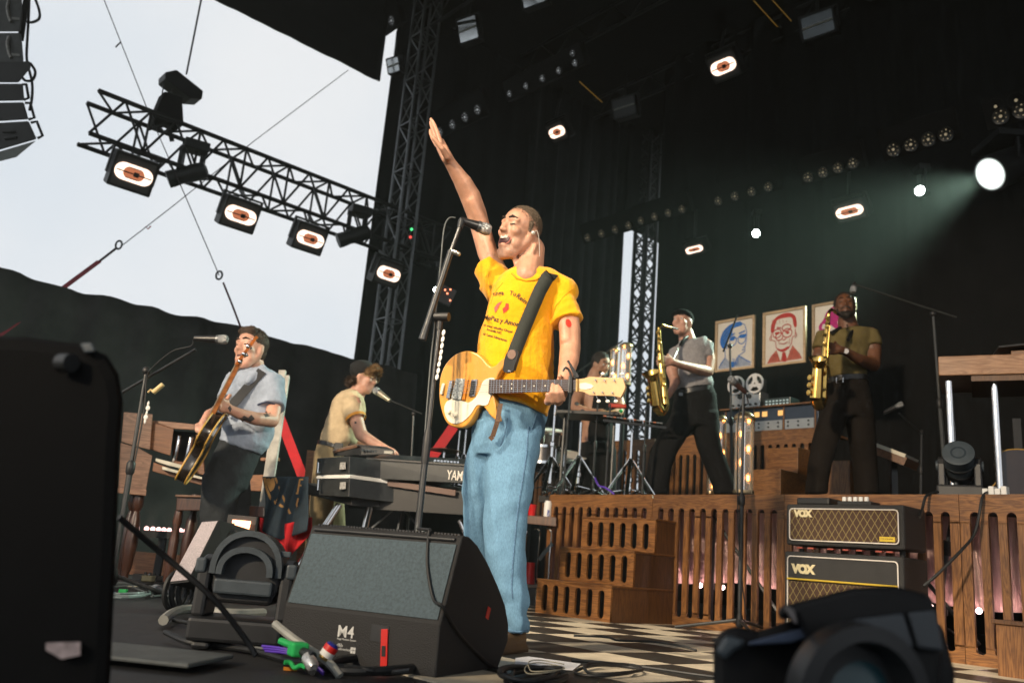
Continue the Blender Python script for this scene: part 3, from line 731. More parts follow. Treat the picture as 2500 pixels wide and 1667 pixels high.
def surf_tube(obj, pts, r, name, mat, lift=0.0005, n=5):
    pp = [(a_[0] + (c_[0] - a_[0]) * t / n, a_[1] + (c_[1] - a_[1]) * t / n) for a_, c_ in zip(pts, pts[1:]) for t in range(n)] + [pts[-1]]
    q = []
    me = obj.data; tree = BVHTree.FromPolygons([v.co for v in me.vertices], [tuple(p.vertices) for p in me.polygons]); off = V(obj.parent.location)
    for px, py in pp:
        d = ray(px, py).normalized(); h = tree.ray_cast(CO - off, d)
        if h[0] is not None: q.append(h[0] + off - d * lift)
    if len(q) > 2: MB(off).tube(q, r, 6).build(name, mat, obj.parent, True)
surf_tube(shirt, [(1250, 668), (1262, 680), (1285, 686), (1308, 683), (1326, 672)], 0.0045, 'collar', TEES)
surf_tube(shirt, [(1396, 706), (1378, 722), (1358, 746), (1346, 778)], 0.0016, 'shirt_seam', TEES); surf_tube(shirt, [(1352, 796), (1372, 790), (1396, 778), (1412, 764)], 0.0018, 'sleeve_hem', TEES)
surf_tube(shirt, [(1228, 690), (1214, 706), (1204, 724), (1198, 742)], 0.0016, 'shirt_seam', TEES)
DENIM = M('blue_denim', (0.125, 0.245, 0.37), 0.9, var=0.2, vs=110, bump=0.18, bs=300, spec=0.15, aniso=(2, 2, 0.8))
j = MB(HO)
j.loft([(1186, 975, 1335, 985, 3.475, 0.12), (1172, 1010, 1332, 1020, 3.475, 0.125), (1160, 1050, 1326, 1050, 3.48, 0.13), (1150, 1090, 1318, 1090, 3.48, 0.125), (1150, 1115, 1314, 1115, 3.48, 0.11)])
j.loft([(1190, 1070, 1322, 1060, 3.455, 0.105), (1188, 1110, 1318, 1105, 3.45, 0.102), (1185, 1165, 1308, 1165, 3.43, 0.098), (1183, 1225, 1298, 1225, 3.415, 0.096), (1181, 1275, 1290, 1275, 3.41, 0.093), (1183, 1340, 1285, 1340, 3.41, 0.092), (1190, 1400, 1285, 1400, 3.42, 0.092), (1205, 1450, 1290, 1450, 3.43, 0.092), (1215, 1476, 1294, 1478, 3.44, 0.096), (1224, 1500, 1284, 1502, 3.45, 0.088), (1226, 1525, 1290, 1530, 3.455, 0.095), (1226, 1542, 1291, 1545, 3.46, 0.096)])
j.loft([(1158, 1030, 1240, 1045, 3.485, 0.105), (1147, 1080, 1232, 1090, 3.50, 0.105), (1133, 1130, 1215, 1140, 3.53, 0.10), (1130, 1200, 1212, 1200, 3.56, 0.10), (1130, 1275, 1206, 1275, 3.59, 0.096), (1132, 1400, 1202, 1400, 3.63, 0.092), (1134, 1500, 1206, 1500, 3.66, 0.092), (1136, 1535, 1208, 1535, 3.68, 0.092)])
jo = organic(j, 'jeans', DENIM, hero, 0.0065, 3, ((0.16, 0.014),))
def jean_folds(p):
    n1 = noise.noise(p * 5.0); n2 = noise.noise(p * 16.0)
    d = 0.0065 * math.sin(p.z * 62 + p.x * 14 + n1 * 4) * gauss(p.z - 0.13, 0.10)
    d += 0.0035 * math.sin(p.z * 40 - p.x * 22 + n1 * 5) * gauss(p.z - 0.48, 0.12) * (0.6 + n1)
    d += 0.0040 * math.sin(p.z * 50 + abs(p.x - 0.02) * 60 + n1 * 3) * gauss(p.z - 0.86, 0.09)
    return d + 0.0025 * n1 + 0.0012 * n2 + 0.0055 * ridge(p, (0.25, 0, -1), 15, 3.2, 3.0) + 0.0045 * ridge(p, (1, 0, -0.5), 13, 4, 7.0) * gauss(p.z - 0.93, 0.14) - 0.003
folds(jo, jean_folds)
SEAM = M('denim_seam', (0.085, 0.17, 0.28), 0.9, var=0.5, vs=160)
def on_surface(obj, pts, lift=0.002):
    """drop picture points onto an already built mesh"""
    me = obj.data; tree = BVHTree.FromPolygons([v.co for v in me.vertices], [tuple(p.vertices) for p in me.polygons])
    out = []
    off = V(obj.parent.location) if obj.parent else V((0, 0, 0))
    for px, py in pts:
        d = ray(px, py).normalized(); h = tree.ray_cast(CO - off, d)
        if h[0] is not None: out.append(h[0] + off - d * lift)
    return out
jeans = [c for c in hero.children if c.name.startswith('jeans')][0]
for xs, r in (([(1290, 1040), (1285, 1110), (1276, 1170), (1266, 1230), (1258, 1300), (1252, 1370), (1249, 1430), (1252, 1470)], 0.0022), ([(1310, 1010), (1302, 1040), (1290, 1062)], 0.0016)):
    pts = on_surface(jeans, [p for a, c in zip(xs, xs[1:]) for p in [(a[0] + (c[0] - a[0]) * t / 4, a[1] + (c[1] - a[1]) * t / 4) for t in range(4)]], 0.001)
    if len(pts) > 2: MB(HO).tube(pts, r, 6).build('seam', SEAM, hero, True)
surf_tube(jeans, [(1228, 1534), (1245, 1540), (1268, 1542), (1288, 1537)], 0.003, 'hem', SEAM); surf_tube(jeans, [(1240, 1020), (1232, 1060), (1222, 1088)], 0.002, 'fly_seam', SEAM)
for xs, nm in (([(1258, 1552), (1289, 1552), 3.45], 'shoe'), ([(1150, 1545), (1190, 1545), 3.68], 'shoe')):
    m = MB(HO); p = P(1270 if xs[2] < 3.5 else 1172, 1552 if xs[2] < 3.5 else 1545, xs[2]); p.z = 0.05
    m.cap(p + V((-0.01, 0.03, 0.0)), 0.038, p + V((-0.10, -0.15, -0.012)), 0.036); m.cap(p + V((-0.01, 0.03, 0.06)), 0.036, p + V((-0.015, 0.025, 0.0)), 0.038)
    m.box(p + V((-0.055, -0.055, -0.038)), (0.085, 0.26, 0.024), R_(-26))
    organic(m, nm, M('tan_leather', (0.10, 0.06, 0.032), 0.5, var=0.3), hero, 0.007, 3)
# belt end hanging from the waist and red patch on the arm
pts = [P(1222, 985, 3.32), P(1214, 1030, 3.31), P(1203, 1065, 3.325), P(1196, 1072, 3.33)]
m = MB(HO)
for a, c in zip(pts, pts[1:]): m.bar(a, c, 0.018, 0.005, (0, 1, 0))
m.build('belt', M('braided_belt', (0.09, 0.045, 0.022), 0.7, var=0.5, vs=200), hero)
bodyo = [c for c in hero.children if c.name.startswith('body')][0]
def decal(obj, outline, mat, name, parent, lift=0.0015):
    cx = sum(p[0] for p in outline) / len(outline); cy = sum(p[1] for p in outline) / len(outline)
    rings = []
    for t in (1.0, 0.66, 0.33): rings.append(on_surface(obj, [(cx + (x - cx) * t, cy + (y - cy) * t) for x, y in outline], lift))
    c = on_surface(obj, [(cx, cy)], lift); n = len(outline)
    if not c or any(len(r) < n for r in rings): return None
    m = MB(parent.location); vs = rings[0] + rings[1] + rings[2] + c; fs = []
    for k in range(2): fs += [(k * n + i, k * n + (i + 1) % n, (k + 1) * n + (i + 1) % n, (k + 1) * n + i) for i in range(n)]
    fs += [(2 * n + i, 2 * n + (i + 1) % n, 3 * n) for i in range(n)]
    return m.add(vs, fs).build(name, mat, parent, True)
decal(bodyo, [(1388 + 7 * math.cos(t) + 2 * math.sin(t), 789 + 10 * math.sin(t)) for t in [2 * math.pi * i / 14 for i in range(14)]], M('red_tattoo', (0.55, 0.03, 0.015), 0.6), 'red_dot', hero)
# printing on the tee: letters dropped onto the cloth
PRINT = M('shirt_print', (0.05, 0.035, 0.02), 0.85, var=0.5, vs=200)
tree_s = BVHTree.FromPolygons([v.co for v in shirt.data.vertices], [tuple(p.vertices) for p in shirt.data.polygons])
def shirt_text(words):
    for txt, x, y, size, ang, ex in words:
        me = text_mesh(txt, 1.0, 0.0, 0.02)
        bm = bmesh.new(); bm.from_mesh(me); bmesh.ops.triangulate(bm, faces=bm.faces)
        ca, sa = math.cos(R_(ang)), math.sin(R_(ang)); ok = True
        for v in bm.verts:
            px = x + (v.co.x * ca * ex + v.co.y * sa) * size; py = y + (v.co.x * sa * ex - v.co.y * ca) * size
            d = ray(px, py).normalized(); h = tree_s.ray_cast(CO - HO, d)
            v.co = (h[0] - d * 0.0025) if h[0] is not None else (P(px, py, 3.34) - HO)
        bm.to_mesh(me); bm.free(); link('print_lettering', me, PRINT, hero)
shirt_text([('enga', 1203, 722, 15, -6, 1.0), ('Tu', 1243, 719, 15, 14, 1.0), ('Rein', 1259, 724, 16, 38, 1.05),
            ('dePaz y Amor', 1183, 778, 16, 13, 0.92), ('ol seed etholike Chapel', 1180, 795, 8, 14, 0.95), ('lonevile NC', 1188, 806, 8, 15, 0.95), ('ar Leon Nicaragua', 1179, 817, 8.5, 16, 0.95)])
flame = [(1209, 764), (1206, 752), (1214, 741), (1226, 735), (1219, 745), (1213, 758)]
decal(shirt, flame, M('print_pink', (0.62, 0.10, 0.08), 0.85), 'print_emblem', hero, 0.003)
decal(shirt, [(1229, 765), (1227, 754), (1233, 748), (1235, 740), (1242, 741), (1242, 753), (1236, 760)], M('print_red', (0.50, 0.035, 0.02), 0.85), 'print_emblem', hero, 0.003)
# ================================================================== the singer's guitar, microphone, capo
GO = P(1203, 944, 3.33)
gx = (P(1410, 941, 3.15) - GO).normalized(); gz = (CO + V((0.35, 0, 0.35)) - GO); gz = (gz - gx * gz.dot(gx)).normalized(); gy = gz.cross(gx)
GM = frame4(GO, gx, gy, gz)
def gpt(px, py, lift=0.0):
    d = ray(px, py); o = GO + gz * lift; t = (o - CO).dot(gz) / d.dot(gz); q = CO + d * t - GO; return (q.dot(gx), q.dot(gy))
guitar = thing('electric_guitar', 'honey coloured electric guitar with white pickguard slung across the yellow shirt', 'guitar', GO)
def glink(name, me, mat, lift, parent=None):
    xform(me, Matrix.Translation((0, 0, lift))); rot = GM.copy(); rot.translation = (0, 0, 0); xform(me, rot)
    return link(name, me, mat, parent or guitar)
BUTTER = M('butterscotch_lacquer', (0.64, 0.30, 0.05), 0.28, var=0.10, vs=5, coat=0.5)
CREAMP = M('cream_plastic', (0.70, 0.66, 0.54), 0.3, var=0.05)
outl = [(1071, 943), (1074, 918), (1084, 893), (1100, 873), (1120, 860), (1141, 856), (1160, 861), (1177, 873), (1188, 886), (1198, 894), (1210, 890), (1222, 878), (1234, 870), (1238, 876), (1232, 892), (1219, 910), (1211, 926), (1204, 932),
        (1203, 956), (1206, 975), (1211, 1000), (1215, 1024), (1210, 1026), (1196, 1014), (1184, 998), (1175, 991), (1166, 997), (1156, 1014), (1141, 1036), (1124, 1044), (1106, 1042), (1088, 1030), (1076, 1000), (1071, 970)]
body2 = smooth_loop([gpt(x, y) for x, y in outl], 4)
glink('body', curve_mesh([body2], 0.016, 0.006, 2), BUTTER, -0.024)
pg = [(1204, 922), (1208, 930), (1204, 958), (1198, 968), (1192, 985), (1183, 990), (1168, 988), (1160, 994), (1150, 1010), (1134, 1026), (1115, 1034), (1098, 1030), (1088, 1014), (1085, 996), (1090, 982), (1102, 973), (1114, 972), (1128, 978), (1142, 982), (1152, 979), (1163, 968), (1172, 950), (1178, 934), (1188, 925)]
glink('pickguard', curve_mesh([smooth_loop([gpt(x, y) for x, y in pg], 3)], 0.0012), CREAMP, 0.0005)
x0, x1 = 0.0, gpt(1410, 941)[0]
m = MB(); m.add([(x0 - 0.012, -0.027, 0.006), (x0 - 0.012, 0.027, 0.006), (x1, 0.021, 0.006), (x1, -0.021, 0.006), (x0 - 0.012, -0.020, -0.016), (x0 - 0.012, 0.020, -0.016), (x1, 0.015, -0.014), (x1, -0.015, -0.014)], [(0, 3, 2, 1), (4, 5, 6, 7), (0, 1, 5, 4), (1, 2, 6, 5), (2, 3, 7, 6), (3, 0, 4, 7)])
glink('neck', m.mesh(), M('maple_neck', (0.50, 0.30, 0.11), 0.35, var=0.1), 0.0)
m = MB(); m.add([(x0 - 0.012, -0.0275, 0.006), (x0 - 0.012, 0.0275, 0.006), (x1, 0.0215, 0.006), (x1, -0.0215, 0.006), (x0 - 0.012, -0.0275, 0.011), (x0 - 0.012, 0.0275, 0.011), (x1, 0.0215, 0.011), (x1, -0.0215, 0.011)], [(0, 1, 2, 3), (4, 7, 6, 5), (0, 4, 5, 1), (1, 5, 6, 2), (2, 6, 7, 3), (3, 7, 4, 0)])
glink('fretboard', m.mesh(), M('rosewood', (0.045, 0.022, 0.016), 0.5, var=0.3, vs=60), 0.0)
scale_len = x1 / (1 - 2 ** (-18 / 12.0)); m = MB(); dots = MB()
for k in range(19):
    x = x1 - scale_len * (1 - 2 ** (-k / 12.0)); wd = 0.0215 + 0.006 * (1 - x / x1)
    if k: m.box((x, 0, 0.0115), (0.0018, 2 * wd, 0.0016))
    if k in (3, 5, 7, 9, 12, 15):
        xm = x1 - scale_len * (1 - 2 ** (-(k - 0.5) / 12.0))
        for yy in ((-0.009, 0.009) if k == 12 else (0,)): dots.cyl((xm, yy, 0.0108), (xm, yy, 0.0114), 0.003, seg=10)
fr = glink('frets', m.mesh(), CHROME, 0.0); fr['kind'] = 'stuff'
dt = glink('position_dots', dots.mesh(), CREAMP, 0.0); dt['kind'] = 'stuff'
m = MB()
xb = gpt(1096, 945)[0]
for k in range(6): y0 = (k - 2.5) * 0.0098; m.cyl((xb, y0, 0.014), (x1 + 0.002, (k - 2.5) * 0.0066, 0.0135), 0.0006, seg=5)
stg = glink('strings', m.mesh(), CHROME, 0.0); stg['kind'] = 'stuff'
hs = [(1410, 926), (1424, 924), (1440, 919), (1470, 921), (1498, 922), (1520, 922), (1523, 932), (1527, 944), (1524, 954), (1516, 970), (1490, 966), (1465, 966), (1440, 965), (1425, 957), (1410, 955)]
HSM = M('headstock_maple', (0.62, 0.40, 0.20), 0.3, var=0.08, vs=10, coat=0.4)
glink('headstock', curve_mesh([[gpt(x, y) for x, y in hs]], 0.006, 0.0015), HSM, -0.006)
tr = [(1416, 936), (1430, 934), (1444, 938), (1450, 943), (1444, 948), (1430, 951), (1416, 949)]
glink('truss_cover', curve_mesh([[gpt(x, y) for x, y in tr]], 0.0012), CREAMP, 0.002)
NUTM = M('gold_nut', (0.45, 0.30, 0.10), 0.4)
q = gpt(1411, 941); glink('nut', MB().box((q[0], q[1], 0.008), (0.006, 0.047, 0.010)).mesh(), NUTM, 0.0)
for (x, y), (tx, ty) in zip([(1456, 928), (1478, 929), (1502, 929), (1451, 958), (1473, 958), (1497, 959)], [(1470, 912), (1494, 912), (1517, 912), (1460, 979), (1482, 979), (1502, 979)]):
    a, t = gpt(x, y), gpt(tx, ty); m = MB(); m.cyl((a[0], a[1], -0.002), (a[0], a[1], 0.010), 0.0042, 0.003, 10); 
    m.cyl((a[0], a[1], -0.006), (t[0], t[1], -0.006), 0.002, seg=6)
    tu = glink('tuner', m.mesh(), CHROME, 0.0)
    glink('tuner_button', MB().sph((t[0], t[1], -0.006), (0.0085, 0.0062, 0.004), 12, 8).mesh(), M('pearl_button', (0.72, 0.70, 0.64), 0.25, var=0.1), 0.0, tu)
def gbox(name, pts, h0, h1, mat, bev=0.001):
    return glink(name, curve_mesh([[gpt(x, y) for x, y in pts]], (h1 - h0) / 2, bev), mat, (h0 + h1) / 2)
gbox('pickup_frame', [(1146, 968), (1152, 927), (1167, 926), (1160, 967)], 0.0, 0.004, CHROME)
gbox('pickup', [(1149, 964), (1154, 931), (1163, 930), (1158, 963)], 0.003, 0.009, M('pickup_black', (0.02, 0.025, 0.03), 0.3))
gbox('bridge_pickup', [(1104, 972), (1116, 924), (1137, 925), (1128, 976)], 0.0, 0.008, M('marbled_pearl', (0.42, 0.44, 0.42), 0.25, 0.2, var=0.85, vs=110))
gbox('amber_trim', [(1129, 977), (1138, 926), (1144, 926), (1136, 976)], 0.0, 0.005, M('amber_plastic', (0.65, 0.22, 0.02), 0.25))
gbox('bridge', [(1092, 972), (1101, 930), (1108, 929), (1100, 973)], 0.0, 0.010, CHROME)
gbox('tailpiece', [(1076, 962), (1082, 936), (1087, 936), (1082, 963)], 0.0, 0.008, CREAMP)
for x, y in ((1098, 1005), (1113, 1013)):
    a = gpt(x, y); glink('control_knob', MB().lathe([(0.0095, 0), (0.0095, 0.004), (0.007, 0.013), (0.002, 0.014)], (a[0], a[1], 0.001), seg=18).mesh(), CREAMP, 0.0)
a = gpt(1118, 900); 
# strap from the upper horn over the left shoulder
STRAP = M('woven_strap', (0.018, 0.022, 0.017), 0.75, var=0.35, vs=300, bump=0.4, bs=420)
LEATH = M('black_leather', (0.012, 0.012, 0.013), 0.35, var=0.2)
sl = [(1243, 898), (1252, 872), (1262, 845), (1280, 800), (1300, 752), (1318, 710), (1336, 678), (1347, 668)]
rows = []
for (xa, ya), (xb, yb) in zip(sl[1:], sl[2:]):
    for t in range(6):
        cx, cy = xa + (xb - xa) * t / 6, ya + (yb - ya) * t / 6; l_ = math.hypot(xb - xa, yb - ya); nx, ny = -(yb - ya) / l_, (xb - xa) / l_
        e_ = on_surface(shirt, [(cx + nx * k, cy + ny * k) for k in (-16, -8, 0, 8, 16)], 0.0)
        if len(e_) == 5: rows.append(((cx, cy), min(p.y for p in e_) - 0.008))
pts = [P(1243, 900, 3.315), P(1253, 868, 3.325)]
for i, ((cx, cy), yy) in enumerate(rows):
    if i < 3: continue
    ya = sum(r[1] for r in rows[max(i - 2, 0):i + 3]) / len(rows[max(i - 2, 0):i + 3]); pts.append(P(cx, cy, min(ya, yy + 0.003)))
pts += [P(1350, 668, 3.46), P(1358, 678, 3.55), P(1350, 700, 3.62)]
pts = spline3(pts, 2); m = MB(GO); vs = []; fs = []
for i, p in enumerate(pts):
    t = (pts[min(i + 1, len(pts) - 1)] - pts[max(i - 1, 0)]).normalized(); nrm = (CO - p).normalized()
    if i > len(pts) - 8: nrm = (nrm + V((0, -0.2, 1.2)) * (i - len(pts) + 8) / 5).normalized()
    wv = t.cross(nrm).normalized() * 0.027; vs += [p - wv, p + wv]
for i in range(len(pts) - 1): fs.append((2 * i, 2 * i + 2, 2 * i + 3, 2 * i + 1))
so = m.add(vs, fs).build('strap', STRAP, guitar, True); so.modifiers.new('s', 'SOLIDIFY').thickness = 0.003
tab = [(1229, 900), (1232, 880), (1238, 862), (1252, 853), (1265, 858), (1266, 872), (1258, 892), (1254, 906), (1243, 911), (1232, 908)]
glink('strap_tab', curve_mesh([smooth_loop([gpt(x, y, 0.02) for x, y in tab], 3)], 0.003, 0.001), LEATH, 0.020)
q = gpt(1249, 865, 0.026); glink('strap_patch', MB().cyl((q[0], q[1], 0.0245), (q[0], q[1], 0.0265), 0.0185, seg=20).mesh(), M('brown_patch', (0.20, 0.12, 0.09), 0.6, var=0.2), 0.0)
q = gpt(1243, 907, 0.026); glink('strap_button', MB().sph((q[0], q[1], 0.026), (0.007, 0.007, 0.005), 12, 8).mesh(), CHROME, 0.0)
# capo
CO_ = P(1393, 940, 3.15); capo = thing('capo', 'black spring capo clamped on the guitar neck near the headstock', 'capo', CO_)
m = MB(CO_); m.bar(P(1393, 918, 3.145), P(1391, 960, 3.145), 0.013, 0.012, (0, 1, 0)); m.build('clamp_bar', BLACKMETAL, capo, bevel=0.002)
m = MB(CO_); m.tube(spline3([P(1394, 918, 3.15), P(1390, 905, 3.15), P(1383, 898, 3.15), P(1377, 900, 3.15), P(1375, 906, 3.15)]), 0.0042, 8); m.build('hook', BLACKMETAL, capo, True)
m = MB(CO_); m.bar(P(1400, 920, 3.15), P(1412, 916, 3.15), 0.016, 0.008, (0, 1, 0)); m.bar(P(1410, 918, 3.155), P(1386, 880, 3.155), 0.008, 0.006, (0, 1, 0)); m.bar(P(1404, 918, 3.14), P(1392, 893, 3.14), 0.006, 0.005, (0, 1, 0)); m.build('lever', BLACKMETAL, capo, bevel=0.001)

# ------------------------------------------------------------------ microphones and stands
GRILLE = M('mic_grille', (0.38, 0.39, 0.40), 0.4, 0.8, var=0.5, vs=500, bump=0.6, bs=700)
MICB = M('mic_body', (0.016, 0.016, 0.018), 0.35, var=0.1)
def mic(name, tip, tail, label, r=0.026, body=MICB, parent=None, head_mat=GRILLE, group=None):
    tip, tail = V(tip), V(tail); ax = (tail - tip).normalized(); Lh = (tail - tip).length
    t = thing(name, label, 'microphone', tip, 0, group)
    o = tip
    MB(o).lathe([(0.002, 0), (r * 0.75, 0.004), (r * 0.97, 0.014), (r, 0.026), (r * 0.95, 0.040), (r * 0.82, 0.052)], tip, ax, 18).build('grille', head_mat, t, True)
    MB(o).lathe([(r * 0.9, 0.048), (r * 0.92, 0.056), (r * 0.88, 0.062)], tip, ax, 18).build('collar', GREYMETAL, t, True)
    MB(o).lathe([(r * 0.80, 0.060), (r * 0.72, Lh * 0.6), (r * 0.52, Lh * 0.97), (r * 0.45, Lh)], tip, ax, 16).build('handle', body, t, True)
    return t
def cable(name, pts, r, label, mat=RUBBER, cat='cable', group=None, n=6):
    o = MB().tube(spline3(pts, n), r, 8).build(name, mat, None, True); return tag(o, label, cat, group)
mic('microphone', P(1199, 564, 3.38), P(1122, 537, 3.335), 'black vocal microphone with grey ball grille at the singer\'s mouth')
ms = thing('microphone_stand', 'tall black boom stand with white picks holding the singer\'s microphone', 'stand', FL(1000, 1480))
mo = ms.location
base = FL(1006, 1575) ; topj = P(1075, 775, 3.30); lowj = V((topj.x + 0.0, topj.y, 0))
ms.location = lowj; mo = ms.location
m = MB(mo); m.cyl(V((lowj.x, lowj.y, 0.03)), V((lowj.x, lowj.y, 0.75)), 0.0125, seg=12); m.build('lower_tube', BLACKMETAL, ms, True)
m = MB(mo); m.cyl(V((lowj.x, lowj.y, 0.68)), topj, 0.0095, seg=12); m.build('upper_tube', BLACKMETAL, ms, True)
m = MB(mo); m.lathe([(0.014, 0), (0.016, 0.02), (0.016, 0.10), (0.012, 0.13)], (lowj.x, lowj.y, 0.66), seg=14); m.build('clutch', BLACK, ms, True)
m = MB(mo); m.lathe([(0.13, 0), (0.13, 0.012), (0.11, 0.022), (0.02, 0.03), (0.018, 0.06)], (lowj.x, lowj.y, 0.0), seg=30); m.build('round_base', BLACK, ms, True)
m = MB(mo); m.cyl(P(1036, 812, 3.29), P(1101, 612, 3.30), 0.0125, seg=12); m.build('boom_sleeve', BLACKMETAL, ms, True)
m = MB(mo); m.cyl(P(1098, 620, 3.30), P(1122, 556, 3.32), 0.0075, seg=10); m.build('boom_rod', BLACKMETAL, ms, True)
m = MB(mo); m.cyl(P(1031, 829, 3.29), P(1041, 796, 3.29), 0.016, 0.013, 12); m.build('boom_weight', PLASTIC, ms, True)
m = MB(mo); m.cyl(topj + V((-0.02, 0, 0.0)), topj + V((0.035, -0.02, 0)), 0.018, seg=14); m.cyl(topj + V((0, 0, -0.05)), topj + V((0, 0, 0.01)), 0.013, seg=12); m.build('boom_joint', BLACK, ms, True)
m = MB(mo); m.cyl(P(1101, 613, 3.30), P(1116, 618, 3.29), 0.010, seg=10); m.sph(P(1119, 620, 3.29), 0.010); m.build('boom_knob', M('old_chrome', (0.45, 0.43, 0.38), 0.3, 0.9), ms, True)
m = MB(mo); m.cyl(P(1122, 558, 3.32), P(1127, 540, 3.335), 0.011, 0.015, 12); m.build('microphone_clip', PLASTIC, ms, True)
PICK = M('white_pick', (0.75, 0.73, 0.70), 0.4, var=0.1)
for k, (x, y) in enumerate([(1083, 812), (1081, 828), (1079, 844), (1077, 860), (1075, 874), (1072, 889), (1070, 905), (1067, 920)]):
    p = P(x, y, 3.27); m = MB(mo); m.sph(p, (0.0065, 0.003, 0.0125), 10, 8, Matrix.Rotation(R_(8), 3, 'Y')); m.build('guitar_pick', PICK, ms, True)
cable('microphone_cable', [P(1112, 532, 3.34), P(1096, 533, 3.33), P(1084, 560, 3.32), P(1076, 640, 3.31), P(1068, 720, 3.31), P(1060, 800, 3.31), P(1050, 900, 3.31), P(1034, 1100, 3.30), P(1018, 1290, 3.29), P(1005, 1420, 3.27)], 0.0032, 'thin grey cable falling from the singer\'s microphone beside its stand', M('grey_cable', (0.10, 0.11, 0.11), 0.5), n=8)

# ------------------------------------------------------------------ floor monitors
GREYBOX = M('speckled_skylit_panel', (0.072, 0.104, 0.124), 0.75, var=0.28, vs=120, bump=0.5, bs=260)  # bluish sky light mixed into the back panel's grey
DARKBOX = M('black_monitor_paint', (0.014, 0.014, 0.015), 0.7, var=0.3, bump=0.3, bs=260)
def profile_prism(prof, x0, x1):
    """(depth, height) outline swept along local x"""
    n = len(prof); vs = [V((x, d, z)) for x in (x0, x1) for d, z in prof]
    return vs, [tuple(range(n)), tuple(range(2 * n - 1, n - 1, -1))] + [(i, (i + 1) % n, n + (i + 1) % n, n + i) for i in range(n)]
w0, w1 = FL(694, 1472, 0.15), FL(1076, 1518, 0.15)
w0.z = w1.z = 0.0
wx = (w1 - w0); WL = wx.length; wrot = math.atan2(wx.y, wx.x)
wedge = thing('floor_monitor', 'large floor monitor marked M4 at the singer\'s feet, grey back panel lit', 'monitor', w0, wrot)
prof = [(0, 0), (0.0, 0.143), (0.003, 0.15), (0.082, 0.382), (0.088, 0.390), (0.13, 0.390), (0.19, 0.368), (0.27, 0.320), (0.36, 0.252), (0.43, 0.19), (0.468, 0.13), (0.472, 0.08), (0.41, 0.0)]
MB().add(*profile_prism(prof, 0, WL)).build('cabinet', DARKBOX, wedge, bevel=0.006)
sl_d = V((0, 0.079, 0.232)).normalized(); sl_n = V((0, -0.232, 0.079)).normalized()
m = MB(); c0 = V((0, 0.003, 0.15)); a = c0 + sl_d * 0.004 + sl_n * 0.002; c = c0 + sl_d * 0.224 + sl_n * 0.002
m.add([a + V((0.012, 0, 0)), a + V((WL - 0.012, 0, 0)), c + V((WL - 0.012, 0, 0)), c + V((0.012, 0, 0)), a + V((0.012, 0, 0)) + sl_n * 0.002, a + V((WL - 0.012, 0, 0)) + sl_n * 0.002, c + V((WL - 0.012, 0, 0)) + sl_n * 0.002, c + V((0.012, 0, 0)) + sl_n * 0.002],
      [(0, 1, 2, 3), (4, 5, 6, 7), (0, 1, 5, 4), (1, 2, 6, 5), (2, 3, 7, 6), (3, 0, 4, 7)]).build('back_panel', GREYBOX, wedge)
m = MB(); e = c0 + sl_d * 0.238 + sl_n * 0.003; m.cyl(e + V((0.02, 0, 0)), e + V((WL - 0.02, 0, 0)), 0.006, seg=10); m.build('edge_trim', PLASTIC, wedge, True)
m = MB()
for k in range(46): m.box((0.02 + k * (WL - 0.04) / 45, 0.10, 0.392), (0.007, 0.012, 0.006))
gr = m.build('grille_teeth', PLASTIC, wedge); gr['kind'] = 'stuff'
m = MB(); vs = []; fs = []; gp = [(0.132, 0.390), (0.192, 0.369), (0.272, 0.321), (0.362, 0.253), (0.432, 0.191)]
for d, z in gp: vs += [V((0.02, d + 0.002, z + 0.002)), V((WL - 0.02, d + 0.002, z + 0.002))]
for i in range(4): fs.append((2 * i, 2 * i + 1, 2 * i + 3, 2 * i + 2))
m.add(vs, fs).build('front_grille', BLACKMETAL, wedge, True)
LETTER = M('white_lettering', (0.62, 0.62, 0.60), 0.5, var=0.1)
def wtext(t, x, z, size, parent, mat=LETTER, off=0.0, y=-0.0015):
    me = text_mesh(t, size, 0.0004, off); xform(me, Matrix.Translation((x, y, z)) @ UPRIGHT); return link('lettering', me, mat, parent)
wtext('M4', 0.205, 0.077, 0.046, wedge, off=0.0004); wtext('Stage Monitor System', 0.207, 0.069, 0.0075, wedge); wtext('d&b', 0.209, 0.050, 0.013, wedge); wtext('audiotechnik', 0.209, 0.041, 0.010, wedge)
for i in (0, 1):
    for k in (0, 1): MB().box((0.262 + i * 0.009, -0.0008, 0.040 + k * 0.009), (0.0075, 0.0012, 0.0075)).build('logo_square', LETTER, wedge)
REDP = M('red_plastic', (0.62, 0.02, 0.015), 0.4)
m = MB(); m.box((0.372, -0.003, 0.058), (0.022, 0.005, 0.112), Matrix.Rotation(R_(-6), 3, 'Y')); m.build('red_handle_strap', REDP, wedge, bevel=0.001)
MB().box((0.372, -0.0065, 0.055), (0.012, 0.002, 0.028), Matrix.Rotation(R_(-6), 3, 'Y')).build('label_window', BLACK, wedge)
MB().box((0.35, -0.001, 0.10), (0.06, 0.002, 0.045)).build('connector_plate', PLASTIC, wedge)
MB().box((WL + 0.001, 0.30, 0.17), (0.003, 0.02, 0.035), Matrix.Rotation(R_(-20), 3, 'X')).build('side_handle', REDP, wedge)
wn = V((-wx.y, wx.x, 0)).normalized()
def WP(t, d, z): return w0 + wx * t + wn * d + V((0, 0, z))
cable('monitor_cable', [P(1020, 1290, 2.90), WP(0.775, 0.10, 0.400), WP(0.79, 0.082, 0.392), WP(0.84, 0.045, 0.30), WP(0.93, 0.012, 0.21), WP(1.0, 0.004, 0.19), WP(1.012, 0.10, 0.12), WP(1.015, 0.25, 0.05), WP(1.03, 0.36, 0.008), WP(1.10, 0.40, 0.006)], 0.0048, 'black cable draped over the corner of the large floor monitor')

